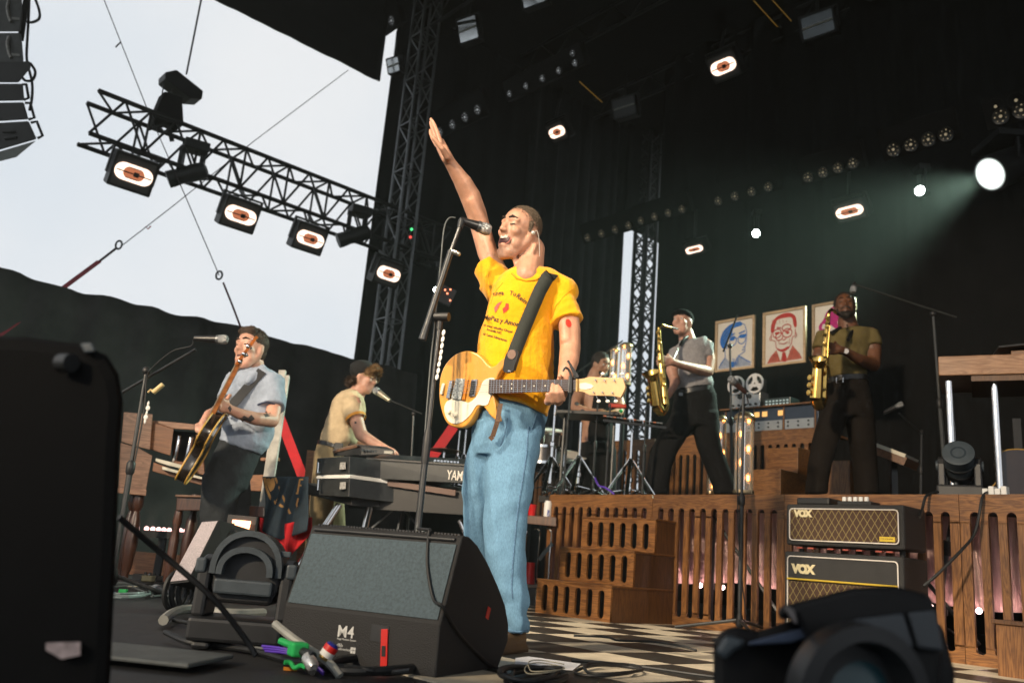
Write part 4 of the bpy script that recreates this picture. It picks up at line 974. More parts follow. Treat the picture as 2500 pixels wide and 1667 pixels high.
# small far monitor lying beside it, pinkish sparkle panel
SPARK = M('sparkle_grille', (0.46, 0.40, 0.41), 0.5, 0.1, var=0.5, vs=260, bump=0.4, bs=400)
sm_o = P(498, 1420, 3.9); sm_o.z = 0.0
sm = thing('floor_monitor', 'small tilted floor monitor with pinkish sparkling grille in front of the guitarist', 'monitor', sm_o, 0)
pA, pB, pC, pD = P(495, 1271, 4.05), P(536, 1268, 4.02), P(460, 1420, 3.85), P(413, 1425, 3.88)
pE, pF = P(640, 1300, 4.25), P(560, 1450, 4.1)
pts_ = [pA, pB, pC, pD, pA + V((0.16, 0.22, -0.02)), pE + V((-0.03, 0.1, 0)), pF, pD + V((0.1, 0.3, -0.05))]
MB(sm_o).add(pts_, [(0, 1, 2, 3), (0, 4, 5, 1), (1, 5, 6, 2), (2, 6, 7, 3), (3, 7, 4, 0), (4, 7, 6, 5)]).build('cabinet', DARKBOX, sm, bevel=0.006)
nn = (pB - pA).cross(pD - pA).normalized(); nn = nn if nn.dot(CO - pA) > 0 else -nn
ins = lambda p: p + ((pA + pB + pC + pD) / 4 - p) * 0.06 + nn * 0.004
MB(sm_o).quad(ins(pA), ins(pB), ins(pC), ins(pD)).build('grille', SPARK, sm)
e = (pB + pE) / 2 + V((-0.02, -0.02, -0.04)); m = MB(sm_o); m.tube([e + V((0.018 * math.cos(t), -0.01, 0.018 * math.sin(t))) for t in [k * math.pi / 6 for k in range(12)]], 0.004, 6, closed=True); m.build('side_knob', BLACKMETAL, sm, True)

# ------------------------------------------------------------------ moving-head lights on the floor
SHELL = M('fixture_shell', (0.05, 0.064, 0.076), 0.42, var=0.2, vs=20, bump=0.08, bs=200)
SHELLD = M('fixture_shell_dark', (0.014, 0.015, 0.017), 0.45, var=0.2)
def moving_head(name, label, base_c, rz, s=1.0, tilt=0.0, group=None, yscale=1.0):
    t = thing(name, label, 'stage light', base_c, rz, group)
    def L_(p): return V(p) * s
    m = MB(); m.box(L_((0, 0, 0.07)), L_((0.40, 0.34, 0.13))); m.build('base', SHELLD, t, bevel=0.02 * s)
    for k in (-1, 1):
        m = MB(); pr = [(-0.10, 0.13), (0.10, 0.13), (0.085, 0.34), (0.06, 0.40), (0.0, 0.42), (-0.06, 0.40), (-0.085, 0.34)]
        vs, fs = profile_prism([(d * s, z * s) for d, z in pr], (0.155 * k - 0.032) * s, (0.155 * k + 0.032) * s); m.add(vs, fs); m.build('yoke_arm', SHELLD, t, bevel=0.012 * s)
        m = MB(); m.cyl(L_((0.185 * k, 0, 0.33)), L_((0.205 * k, 0, 0.33)), 0.055 * s, 0.05 * s, 20); m.build('tilt_cover', SHELL, t, True)
    hd_ = thing('head_pivot', None, None); hd_.parent = t; hd_.location = L_((0, 0, 0.34)); hd_.rotation_euler = (tilt, 0, 0); hd_.name = 'head'
    m = MB(); m.lathe([(0.02, -0.20), (0.105, -0.19), (0.13, -0.12), (0.135, 0.0), (0.13, 0.13), (0.14, 0.16), (0.14, 0.20), (0.12, 0.205)], (0, 0, 0), (0, 0, 1), 32)
    m.v = [v * s for v in m.v]; m.build('shell', SHELL, hd_, True)
    m = MB(); m.lathe([(0.137, 0.04), (0.142, 0.045), (0.142, 0.07), (0.137, 0.075)], (0, 0, 0), (0, 0, 1), 32, False); m.v = [v * s for v in m.v]; m.build('cooling_band', SHELLD, hd_, True)
    m = MB(); m.lathe([(0.137, -0.07), (0.141, -0.065), (0.141, -0.04), (0.137, -0.035)], (0, 0, 0), (0, 0, 1), 32, False); m.v = [v * s for v in m.v]; m.build('cooling_band', SHELLD, hd_, True)
    m = MB(); m.lathe([(0.002, 0.199), (0.06, 0.206), (0.115, 0.2)], (0, 0, 0), (0, 0, 1), 28); m.v = [v * s for v in m.v]; m.build('lens', M('lens_glass', (0.03, 0.04, 0.05), 0.08, spec=0.8), hd_, True)
    return t
# the one between the monitors: an arched shell in a wide yoke
AO = FL(560, 1640); AO = P(586, 1560, 2.85); AO.z = 0.0
ah = thing('moving_head_light', 'arched grey moving head light in a wide yoke beside the large floor monitor', 'stage light', AO, R_(4))
ah.scale = (0.93, 0.93, 0.90)
m = MB(); m.box((0, 0, 0.065), (0.30, 0.26, 0.075)); m.box((-0.10, -0.02, 0.014), (0.06, 0.2, 0.026)); m.box((0.10, -0.02, 0.014), (0.06, 0.2, 0.026)); m.build('base', SHELLD, ah, bevel=0.012)
for k in (-1, 1):
    m = MB(); pr = [(-0.08, 0.10), (0.08, 0.10), (0.075, 0.24), (0.05, 0.29), (0.0, 0.305), (-0.05, 0.29), (-0.075, 0.24)]
    m.add(*profile_prism(pr, 0.135 * k - 0.022, 0.135 * k + 0.022)); m.build('yoke_arm', SHELLD, ah, bevel=0.012)
    MB().box((0.148 * k, -0.065, 0.268), (0.035, 0.03, 0.05)).build('tilt_cover', SHELL, ah, bevel=0.008)
m = MB(); prh = [(0.113 * math.cos(t), 0.245 + 0.145 * max(0.0, math.sin(t)) ** 0.8) for t in [math.pi * q / 16 for q in range(17)]] + [(-0.112, 0.20), (-0.09, 0.15), (0.09, 0.15), (0.112, 0.20)]
n = len(prh); vs = [V((x, y, z)) for y in (-0.06, 0.10) for x, z in prh]
m.add(vs, [tuple(range(n))[::-1], tuple(range(n, 2 * n))] + [(i, (i + 1) % n, n + (i + 1) % n, n + i) for i in range(n)]).build('head_shell', SHELLD, ah, bevel=0.012)
for zz, yy, hh in ((0.0, -0.072, 1.0), (0.0, -0.09, 0.78)):
    pts = [V((0.118 * hh * math.cos(t), yy, 0.245 + (0.15 if hh == 1.0 else 0.095) * max(0.0, math.sin(t)) ** 0.8)) for t in [math.pi * q / 20 for q in range(21)]]
    m = MB()
    vs = []; fs = []
    for i, p in enumerate(pts):
        c = V((0, p.y, 0.24)); r = (p - c).normalized(); vs += [p - V((0, 0.012, 0)), p + V((0, 0.03, 0)), p + V((0, 0.03, 0)) - r * 0.020, p - V((0, 0.012, 0)) - r * 0.020]
    for i in range(20):
        for k in range(4): fs.append((4 * i + k, 4 * i + (k + 1) % 4, 4 * i + 4 + (k + 1) % 4, 4 * i + 4 + k))
    m.add(vs, fs); m.build('arched_rib', SHELL, ah, True)
MB().box((0.0, -0.075, 0.205), (0.19, 0.03, 0.05)).build('front_bezel', SHELL, ah, bevel=0.008)
MB().box((0.12, -0.06, 0.325), (0.035, 0.02, 0.02)).build('latch', SHELL, ah, bevel=0.004)

# big soft one close to the lens, lower right
NO = P(2040, 1640, 1.22)
nh = thing('moving_head_light', 'big dark moving head light lying close to the camera below the amplifiers', 'stage light', V((NO.x, NO.y, -0.30)), 0)
no = nh.location
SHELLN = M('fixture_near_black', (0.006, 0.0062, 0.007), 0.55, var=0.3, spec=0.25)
def nblob(name, rings, mat, th_seg=26, bev=0.0, pw=3.2):
    m = MB(no); m.loft(rings, th_seg, pw); return m.build(name, mat, nh, True, angle=50)
m = MB(no)
fr_ = [(1742, 1667), (1742, 1570), (1760, 1535), (1800, 1528), (1850, 1540), (1925, 1515), (2010, 1500), (2200, 1490), (2300, 1520), (2330, 1640), (2330, 1760), (1742, 1760)]
def pxprism(mb, poly, y0, y1, shrink=1.0):
    n = len(poly); cx = sum(p[0] for p in poly) / n; cy = sum(p[1] for p in poly) / n
    vs = [P(x, y, y0) for x, y in poly] + [P(cx + (x - cx) * shrink, cy + (y - cy) * shrink, y1) for x, y in poly]
    return mb.add(vs, [tuple(range(n))[::-1], tuple(range(n, 2 * n))] + [(i, (i + 1) % n, n + (i + 1) % n, n + i) for i in range(n)])
pxprism(m, fr_, 1.20, 1.42).build('base', SHELLN, nh, bevel=0.012)
m = MB(no); pxprism(m, [(1900, 1480), (1935, 1472), (2080, 1435), (2180, 1430), (2225, 1440), (2275, 1455), (2290, 1520), (2300, 1600), (2290, 1690), (2100, 1730), (1990, 1700), (1970, 1560), (1945, 1510), (1900, 1512)], 1.13, 1.38).build('head_shell', SHELLN, nh, bevel=0.014)
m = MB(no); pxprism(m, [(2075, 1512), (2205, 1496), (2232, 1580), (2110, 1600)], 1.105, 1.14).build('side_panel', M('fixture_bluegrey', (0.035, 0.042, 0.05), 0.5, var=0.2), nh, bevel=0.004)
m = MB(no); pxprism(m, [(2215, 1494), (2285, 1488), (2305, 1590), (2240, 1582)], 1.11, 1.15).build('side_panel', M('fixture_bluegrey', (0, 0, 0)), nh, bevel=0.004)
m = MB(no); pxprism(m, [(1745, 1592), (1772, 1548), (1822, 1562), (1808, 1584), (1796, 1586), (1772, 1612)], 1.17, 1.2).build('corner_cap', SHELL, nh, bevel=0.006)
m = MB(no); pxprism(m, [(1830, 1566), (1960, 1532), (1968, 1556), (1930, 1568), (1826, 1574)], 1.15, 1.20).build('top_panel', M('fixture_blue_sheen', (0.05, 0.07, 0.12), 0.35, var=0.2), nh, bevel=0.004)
m = MB(no); pxprism(m, [(1925, 1478), (1940, 1490), (1948, 1524), (1938, 1520), (1912, 1482)], 1.10, 1.13).build('lip', M('fixture_lip', (0.12, 0.11, 0.11), 0.4), nh, bevel=0.003)
c = P(2050, 1690, 1.11); MB(no).lathe([(0.075, 0.0), (0.088, -0.02), (0.088, -0.05), (0.07, -0.052), (0.06, -0.02)], c, V((-0.25, 1, 0.1)), 32).build('lens_ring', SHELLD, nh, True)
MB(no).sph(c + V((0.0, 0.0, 0.0)), (0.06, 0.03, 0.06), 24, 16).build('lens', M('lens_teal', (0.012, 0.04, 0.05), 0.3, spec=0.4), nh, True)
# big black case close to the lens, lower left
lo_ = P(120, 1500, 1.25); lo_.z = -0.30
bc = thing('speaker_case', 'tall black rounded case close to the camera at the left edge', 'case', lo_)
m = MB(lo_); pxprism(m, [(-330, 815), (60, 822), (200, 840), (262, 868), (290, 915), (300, 980), (292, 1100), (285, 1300), (276, 1500), (270, 1640), (255, 1800), (-330, 1800)], 1.25, 1.50).build('cabinet', M('case_black', (0.004, 0.004, 0.0042), 0.8, var=0.3, spec=0.12), bc, bevel=0.02)
m = MB(lo_); pxprism(m, [(112, 1568), (196, 1566), (196, 1598), (150, 1608), (112, 1586)], 1.235, 1.25).build('sticker', M('worn_label', (0.30, 0.24, 0.24), 0.6, var=0.5, vs=60), bc)
m = MB(lo_); m.cyl(P(150, 886, 1.24), P(175, 886, 1.23), 0.014, seg=12); m.build('corner_button', BLACKMETAL, bc, True)
m = MB(lo_); pxprism(m, [(195, 838), (225, 836), (235, 858), (205, 862)], 1.24, 1.26).build('corner_bracket', SHELL, bc, bevel=0.003)
# ================================================================== the other musicians
def cloth(name, col, bump=0.4): return M(name, col, 0.88, var=0.16, vs=14, bump=bump, bs=45, spec=0.15)
TROU = cloth('charcoal_trousers', (0.028, 0.032, 0.036)); BLACKC = cloth('black_trousers', (0.010, 0.010, 0.011)); BROWNT = cloth('dark_brown_trousers', (0.013, 0.010, 0.008))
INK = M('tattoo_ink', (0.06, 0.05, 0.05), 0.7, var=0.3)

# ---- guitarist on the left, blue shirt
GY = 5.4
gp_ = thing('person', 'guitarist in a pale blue short-sleeved shirt singing while playing a dark guitar', 'person', (P(580, 1400, GY).x, GY, 0))
g0 = gp_.location; gf, gu = V((-0.42, -0.90, 0.05)), V((-0.03, 0.06, 1)); gc = P(611, 851, GY)
b = MB(g0); head_add(b, gc, gf, gu, 1.06, 0.018)
b.chain([(622, 885, GY + 0.05, 22), (625, 925, GY + 0.05, 26)])
b.loft([(590, 915, 668, 915, GY + 0.03, 0.09), (560, 960, 672, 960, GY + 0.03, 0.11), (556, 1050, 655, 1050, GY + 0.03, 0.11), (545, 1105, 630, 1110, GY + 0.02, 0.11)])
b.chain([(662, 935, GY, 24), (670, 985, GY - 0.05, 19), (664, 1026, GY - 0.1, 18), (625, 1022, GY - 0.24, 17), (585, 1010, GY - 0.33, 14), (562, 1000, GY - 0.37, 12), (548, 990, GY - 0.38, 13)])
fingers(b, [[(548, 984, GY - 0.39, 8), (540, 970, GY - 0.42, 5.5), (546, 964, GY - 0.44, 5)], [(546, 990, GY - 0.39, 8), (535, 978, GY - 0.42, 5.5), (540, 972, GY - 0.45, 5)],
            [(544, 996, GY - 0.39, 8), (532, 988, GY - 0.42, 5.5), (536, 981, GY - 0.45, 5)], [(544, 1002, GY - 0.39, 7), (533, 998, GY - 0.42, 5), (536, 991, GY - 0.44, 4.5)], [(552, 984, GY - 0.37, 7), (556, 972, GY - 0.38, 5.5), (562, 964, GY - 0.39, 5)]])
b.chain([(580, 935, GY, 24), (550, 985, GY - 0.05, 19), (528, 1008, GY - 0.10, 17), (510, 1012, GY - 0.24, 13), (499, 1028, GY - 0.32, 11), (495, 1038, GY - 0.34, 12)])
fingers(b, [[(492, 1036, GY - 0.35, 8), (480, 1038, GY - 0.37, 5.5), (480, 1052, GY - 0.38, 5)], [(496, 1042, GY - 0.36, 8), (487, 1050, GY - 0.38, 5.5), (489, 1062, GY - 0.39, 5)], [(500, 1042, GY - 0.36, 8), (497, 1056, GY - 0.38, 5.5), (496, 1068, GY - 0.38, 4.6)],
            [(503, 1038, GY - 0.35, 7), (504, 1050, GY - 0.37, 5)], [(494, 1030, GY - 0.35, 7), (502, 1026, GY - 0.38, 5.5), (508, 1034, GY - 0.38, 5)]])
b.chain([(570, 1110, GY, 22), (540, 1250, GY - 0.05, 18), (530, 1390, GY, 13)]); b.chain([(590, 1110, GY + 0.05, 22), (578, 1250, GY + 0.2, 17), (592, 1380, GY + 0.35, 13)])
gb = organic(b, 'body', SKIN2, gp_, 0.0085, 3)
hair_cap(gp_, gc, gf, gu, 1.06, HAIRB, -0.004, 0.004, 0.008, 0.0, extra=lambda mb, q: mb.cap(q(0.045, -0.035, 0.098), 0.030, q(0.045, 0.035, 0.098), 0.030), disp=((0.02, 0.012),), hairs=(5000, 0.007), lift=0.006)
eyes(gp_, gc, gf, gu, 1.06, True, HAIRB); open_mouth(gp_, gc, gf, gu, 1.06, 0.018, 0.95, False)
s = MB(g0)
s.loft([(596, 902, 655, 900, GY + 0.04, 0.085), (580, 915, 675, 910, GY + 0.03, 0.115), (566, 940, 684, 935, GY + 0.03, 0.13), (560, 975, 684, 968, GY + 0.03, 0.14), (552, 1020, 674, 1020, GY + 0.03, 0.14), (542, 1060, 664, 1065, GY + 0.03, 0.145), (539, 1074, 652, 1095, GY + 0.03, 0.15), (548, 1082, 634, 1110, GY + 0.03, 0.15)])
s.cyl(P(664, 925, GY + 0.02), P(662, 996, GY - 0.06), 0.085, 0.088, 20); s.cyl(P(582, 925, GY), P(556, 980, GY - 0.08), 0.075, 0.075, 18)
s.cap(P(612, 905, GY - 0.05), 0.03, P(590, 935, GY - 0.10), 0.018); s.cap(P(640, 900, GY - 0.04), 0.03, P(605, 930, GY - 0.12), 0.018)
gs = organic(s, 'shirt', cloth('pale_blue_cotton', (0.30, 0.35, 0.44)), gp_, 0.010, 3, ((0.14, 0.024), (0.06, 0.012)))
t = MB(g0)
t.loft([(540, 1072, 636, 1100, GY + 0.02, 0.13), (525, 1110, 628, 1120, GY + 0.02, 0.14), (508, 1150, 612, 1160, GY, 0.14), (500, 1185, 596, 1195, GY, 0.14)])
t.loft([(500, 1160, 590, 1175, GY - 0.02, 0.13), (492, 1230, 575, 1240, GY - 0.05, 0.12), (490, 1300, 565, 1300, GY - 0.03, 0.11), (490, 1400, 560, 1400, GY, 0.10)])
t.loft([(530, 1170, 605, 1170, GY + 0.10, 0.12), (540, 1240, 612, 1240, GY + 0.22, 0.11), (560, 1380, 625, 1380, GY + 0.36, 0.10)])
organic(t, 'trousers', TROU, gp_, 0.012, 3, ((0.18, 0.03),))
m = MB(g0); m.bar(P(640, 905, GY - 0.08), P(548, 1010, GY - 0.17), 0.06, 0.004, (0, -1, 0.1)); m.build('strap', LEATH, gp_)
for pts in ([(586, 1022), (596, 1014), (606, 1020), (614, 1012), (622, 1022), (612, 1030), (600, 1026), (592, 1030)], [(643, 1010), (650, 1003), (654, 1010), (661, 1006), (658, 1016), (648, 1018)], [(556, 995), (562, 990), (566, 998), (562, 1006)]):
    decal(gb, pts, INK, 'tattoo', gp_, 0.004)
pts = on_surface(gs, [(629 + k * 4.2, 988 - 6 * math.sin(k / 3.4)) for k in range(11)], 0.003)
NAVY = M('navy_piping', (0.02, 0.03, 0.07), 0.8)
if len(pts) > 3: MB(g0).tube(pts, 0.005, 6).build('cuff_piping', NAVY, gp_)
pts = on_surface(gs, [(596 + k * 2.6, 953 - 0.2 * k) for k in range(6)], 0.003)
if len(pts) > 2: MB(g0).tube(pts, 0.004, 6).build('pocket_trim', NAVY, gp_)
for k, d in ((0, -0.02), (1, 0.1)):
    q = P(525 + 62 * k, 1395, GY - 0.03 + 0.38 * k); q.z = 0.05; m = MB(g0); m.cap(q, 0.05, q + V((-0.08, -0.18, -0.01)), 0.042); organic(m, 'shoe', BLACK, gp_, 0.012, 2)
# his guitar, seen almost edge-on
e0 = P(515, 1080, GY - 0.42); eg = thing('electric_guitar', 'dark guitar with golden binding held upright, neck rising past the guitarist\'s face', 'guitar', e0)
nk = P(536, 1005, GY - 0.43); hd0 = P(594, 893, GY - 0.56); hd1 = P(609, 846, GY - 0.60)
gxv = (hd0 - nk).normalized(); side = V((-0.93, -0.10, 0.1)); side = (side - gxv * side.dot(gxv)).normalized(); edge = gxv.cross(side)
def EG(px, py, dy): return P(px, py, GY - 0.42 + dy)
body_l = [(-0.02, 0.05), (-0.06, 0.14), (-0.13, 0.16), (-0.19, 0.115), (-0.26, 0.13), (-0.34, 0.185), (-0.41, 0.16), (-0.445, 0.06), (-0.445, -0.06), (-0.41, -0.16), (-0.34, -0.185), (-0.26, -0.13), (-0.19, -0.115), (-0.13, -0.16), (-0.06, -0.14), (-0.02, -0.05)]
me = curve_mesh([smooth_loop(body_l, 3)], 0.024, 0.004)
# face normal points to the audience (picture left), edge turned to the camera
face_n = V((-0.80, -0.22, 0.30)); face_n = (face_n - gxv * face_n.dot(gxv)).normalized()
MG = frame4((0, 0, 0), gxv, face_n.cross(gxv), face_n)
off_g = nk - e0
def elink(name, me, mat, lift=0.0, bevel=0):
    xform(me, Matrix.Translation(off_g) @ MG @ Matrix.Translation((0, 0, lift))); return link(name, me, mat, eg)
elink('body', me, M('dark_burst', (0.014, 0.009, 0.006), 0.25, coat=0.6))
GOLDB = M('gold_binding', (0.50, 0.29, 0.06), 0.4, var=0.1)
lp = smooth_loop(body_l, 3)
for zz in (0.028, -0.028): elink('binding', MB().tube([(x * 1.005, y * 1.005, zz) for x, y in lp], 0.0055, 6, closed=True).mesh(), GOLDB)
Ln = (hd0 - nk).length
elink('neck', MB().box((Ln / 2, 0, 0.026), (Ln + 0.04, 0.046, 0.022)).mesh(), wood('neck_wood', (0.22, 0.07, 0.02), (0.38, 0.14, 0.04), 'X'))
elink('fretboard', MB().box((Ln / 2, 0, 0.040), (Ln + 0.04, 0.05, 0.006)).mesh(), M('pale_fretboard', (0.30, 0.26, 0.2), 0.5, var=0.4, vs=60))
elink('headstock', MB().box((Ln + 0.09, 0, 0.022), (0.19, 0.055, 0.016), Matrix.Rotation(R_(8), 3, 'Y')).mesh(), M('headstock_orange', (0.45, 0.13, 0.025), 0.35, coat=0.4))
for k in range(3):
    for sgn in (-1, 1):
        elink('tuner', MB().cyl((Ln + 0.04 + k * 0.05, sgn * 0.03, 0.02), (Ln + 0.04 + k * 0.05, sgn * 0.062, 0.02), 0.006, seg=8).sph((Ln + 0.04 + k * 0.05, sgn * 0.068, 0.02), (0.011, 0.009, 0.013), 10, 8).mesh(), CHROME)
for k in range(2): elink('pickup', MB().box((-0.10 - k * 0.13, 0, 0.034), (0.045, 0.085, 0.016)).mesh(), CHROME)
elink('bridge', MB().box((-0.30, 0, 0.038), (0.03, 0.09, 0.022)).mesh(), CHROME)

# ---- keyboard player, bending
KY = 6.6
kp = thing('person', 'keyboard player in black cap and tan tee bending over the keys', 'person', (P(795, 1330, KY).x, KY, 0))
k0 = kp.location; kf, ku = V((0.93, -0.30, -0.12)), V((0.08, 0.02, 1)); kc = P(891, 922, KY)
b = MB(k0); head_add(b, kc, kf, ku, 0.98, 0.0)
b.chain([(884, 940, KY, 19), (868, 965, KY, 22)])
b.loft([(840, 965, 885, 965, KY, 0.10), (815, 990, 885, 990, KY, 0.15), (808, 1040, 862, 1050, KY, 0.12), (796, 1080, 836, 1095, KY, 0.10)])
b.chain([(862, 985, KY - 0.14, 21), (870, 1025, KY - 0.18, 18), (882, 1062, KY - 0.2, 16), (915, 1082, KY - 0.22, 13), (946, 1097, KY - 0.24, 9), (958, 1102, KY - 0.25, 9)])
fingers(b, [[(958, 1100, KY - 0.25, 6), (968, 1104, KY - 0.25, 4), (972, 1110, KY - 0.25, 3.6)], [(957, 1103, KY - 0.23, 6), (966, 1108, KY - 0.22, 4)], [(956, 1104, KY - 0.28, 6), (965, 1109, KY - 0.29, 4)], [(954, 1105, KY - 0.2, 5), (962, 1110, KY - 0.19, 3.6)], [(952, 1100, KY - 0.3, 5), (959, 1108, KY - 0.32, 4)]])
b.chain([(868, 985, KY + 0.16, 20), (866, 1040, KY + 0.16, 17), (862, 1075, KY + 0.1, 14), (884, 1084, KY + 0.05, 10), (893, 1086, KY + 0.03, 9)])
b.chain([(800, 1110, KY - 0.04, 17), (788, 1230, KY - 0.08, 15), (787, 1340, KY - 0.08, 11)]); b.chain([(810, 1110, KY + 0.06, 17), (815, 1230, KY + 0.1, 15), (820, 1340, KY + 0.1, 11)])
kb = organic(b, 'body', SKIN2, kp, 0.010, 3)
eyes(kp, kc, kf, ku, 0.98, False, HAIRB)
m = MB(k0); F_, U_, L_ = head_axes(kf, ku); rot = Matrix((F_, L_, U_)).transposed()
m.sph(kc + F_ * -0.035 + U_ * 0.052, (0.104, 0.094, 0.085), 22, 14, rot); m.cyl(kc + F_ * -0.07 + U_ * 0.02, kc + F_ * -0.045 + U_ * 0.05, 0.095, 0.095, 22)
organic(m, 'cap', M('black_cap', (0.010, 0.010, 0.011), 0.9), kp, 0.010, 2)
m = MB(k0); 
for dx, dy, dz, r in ((0.075, -0.02, 0.075, 0.028), (0.09, 0.01, 0.055, 0.026), (0.07, -0.05, 0.055, 0.026), (0.055, 0.05, 0.07, 0.028), (0.05, -0.065, 0.03, 0.022)): m.sph(kc + F_ * dx + L_ * dy + U_ * dz, r)
strands(organic(m, 'fringe_hair', HAIRL, kp, 0.008, 1, ((0.02, 0.02),)), 900, 0.03, w_=0.003)
m = MB(k0)
for dx, dy, dz, r in ((-0.095, -0.03, -0.055, 0.035), (-0.10, 0.03, -0.05, 0.035), (-0.06, -0.07, -0.05, 0.03)): m.sph(kc + F_ * dx + L_ * dy + U_ * dz, r)
strands(organic(m, 'nape_hair', HAIRB, kp, 0.008, 1, ((0.02, 0.018),)), 900, 0.03, (0, 0, -0.5), w_=0.003)
m = MB(k0)
for sg in (-1, 1):
    cc = kc + F_ * 0.098 + L_ * 0.032 * sg + U_ * 0.002; m.tube([cc + L_ * (0.022 * math.cos(t)) + U_ * (0.02 * math.sin(t)) for t in [2 * math.pi * q / 14 for q in range(14)]], 0.0025, 5, closed=True); m.tube([cc + L_ * 0.022 * sg, kc + L_ * 0.082 * sg + U_ * 0.01], 0.002, 5)
m.build('glasses', M('thin_frames', (0.35, 0.25, 0.12), 0.3, 0.8), kp, True)
s = MB(k0)
s.loft([(852, 950, 880, 958, KY, 0.08), (832, 960, 890, 972, KY, 0.14), (814, 980, 893, 988, KY, 0.18), (803, 1010, 888, 1012, KY, 0.17), (795, 1040, 880, 1050, KY, 0.16), (784, 1068, 870, 1082, KY, 0.16), (781, 1078, 850, 1098, KY, 0.16)])
s.cyl(P(855, 980, KY - 0.13), P(868, 1020, KY - 0.18), 0.078, 0.075, 18); s.cyl(P(865, 985, KY + 0.13), P(868, 1020, KY + 0.16), 0.075, 0.07, 16)
ks = organic(s, 'shirt', M('tan_ringer_tee', (0.50, 0.39, 0.25), 0.88, var=0.16, vs=14, bump=0.4, bs=45, spec=0.15), kp, 0.012, 3, ((0.15, 0.025), (0.06, 0.012)))
m = MB(k0); cA, cB = P(868, 1018, KY - 0.178), P(870, 1024, KY - 0.185); m.cyl(cA, cB, 0.0785, 0.077, 22, False); m.build('sleeve_band', M('orange_band', (0.50, 0.22, 0.03), 0.8), kp, True)
decal(kb, [(866, 1028), (871, 1030), (870, 1034), (865, 1033)], INK, 'tattoo', kp, 0.004)
t = MB(k0)
t.loft([(779, 1074, 845, 1092, KY, 0.14), (772, 1100, 840, 1105, KY, 0.15), (764, 1150, 835, 1150, KY, 0.15), (760, 1185, 832, 1185, KY, 0.15)])
t.loft([(759, 1170, 820, 1170, KY - 0.08, 0.10), (756, 1230, 815, 1230, KY - 0.08, 0.10), (758, 1350, 815, 1350, KY - 0.08, 0.09)]); t.loft([(790, 1170, 842, 1170, KY + 0.1, 0.10), (790, 1230, 840, 1230, KY + 0.1, 0.10), (795, 1350, 845, 1350, KY + 0.1, 0.09)])
organic(t, 'trousers', M('khaki_cotton', (0.26, 0.20, 0.11), 0.9, var=0.15, bump=0.3, bs=40), kp, 0.013, 3, ((0.18, 0.02),))
m = MB(k0); m.loft([(778, 1076, 848, 1094, KY, 0.152), (776, 1086, 846, 1102, KY, 0.155)], 30); m.build('belt', LEATH, kp, True)
m = MB(k0); m.box(P(826, 1094, KY - 0.15), (0.06, 0.03, 0.08)); m.build('belt_pack', PLASTIC, kp, bevel=0.005)
for k in range(2):
    q = P(790 + 30 * k, 1345, KY - 0.08 + 0.18 * k); q.z = 0.05; m = MB(k0); m.cap(q, 0.05, q + V((0.18, -0.02, -0.01)), 0.042); organic(m, 'shoe', BLACK, kp, 0.012, 2)

# ---- drummer at the back
DY = 8.3
dp = thing('person', 'tattooed percussionist in a black vest looking down behind the drum hardware', 'person', (P(1465, 1207, DY).x, DY, DZ))
d0 = dp.location; df, du = V((0.55, -0.80, -0.30)), V((0.15, -0.12, 1)); dc = P(1468, 890, DY)
b = MB(d0); head_add(b, dc, df, du, 0.98)
b.chain([(1456, 910, DY, 18), (1452, 935, DY + 0.02, 26)])
b.loft([(1425, 935, 1500, 935, DY, 0.10), (1415, 970, 1500, 970, DY, 0.13), (1420, 1050, 1490, 1050, DY, 0.12), (1415, 1090, 1495, 1090, DY, 0.13)])
b.chain([(1424, 945, DY, 18), (1408, 975, DY - 0.1, 14), (1405, 996, DY - 0.16, 13), (1430, 1003, DY - 0.28, 10), (1456, 1006, DY - 0.36, 8), (1468, 1006, DY - 0.38, 9)])
fingers(b, [[(1468, 1004, DY - 0.38, 5), (1474, 1008, DY - 0.4, 3.6), (1472, 1012, DY - 0.4, 3.2)], [(1466, 1008, DY - 0.39, 5), (1470, 1013, DY - 0.41, 3.4)], [(1463, 1008, DY - 0.39, 5), (1466, 1014, DY - 0.4, 3.4)], [(1460, 1008, DY - 0.38, 4.6), (1462, 1013, DY - 0.4, 3.2)], [(1470, 1002, DY - 0.38, 4.6), (1476, 1002, DY - 0.4, 3.4)]])
b.chain([(1500, 950, DY + 0.05, 17), (1514, 985, DY, 13), (1512, 1005, DY - 0.1, 11), (1495, 1010, DY - 0.28, 9)])
b.chain([(1440, 1090, DY, 16), (1436, 1190, DY, 12)]); b.chain([(1475, 1090, DY, 16), (1478, 1190, DY, 12)])
db_ = organic(b, 'body', SKIN3, dp, 0.011, 3)
hair_cap(dp, dc, df, du, 0.98, HAIRD, -0.006, 0.008, 0.009); eyes(dp, dc, df, du, 0.98, False, HAIRD)
m = MB(d0); q_ = head_axes(df, du); m.cap(dc + q_[0] * 0.06 + q_[2] * 0.035 - q_[1] * 0.085, 0.026, dc + q_[0] * 0.06 - q_[2] * 0.035 - q_[1] * 0.085, 0.026); m.cap(dc + q_[0] * 0.075 - q_[1] * 0.1, 0.024, dc + q_[0] * 0.03 + q_[2] * 0.06 - q_[1] * 0.06, 0.022); organic(m, 'beard', HAIRD, dp, 0.009, 2)
for cx, cy in ((1408, 985), (1422, 1003)): decal(db_, [(cx + 6 * math.cos(t), cy + 5 * math.sin(t * 1.0)) for t in [k * math.pi / 4 for k in range(8)]], INK, 'tattoo', dp, 0.004)
s = MB(d0); s.loft([(1440, 938, 1486, 938, DY, 0.12), (1432, 965, 1502, 965, DY, 0.15), (1426, 1040, 1496, 1040, DY, 0.145), (1420, 1095, 1500, 1095, DY, 0.145)]); organic(s, 'vest', BLACKC, dp, 0.013, 3)
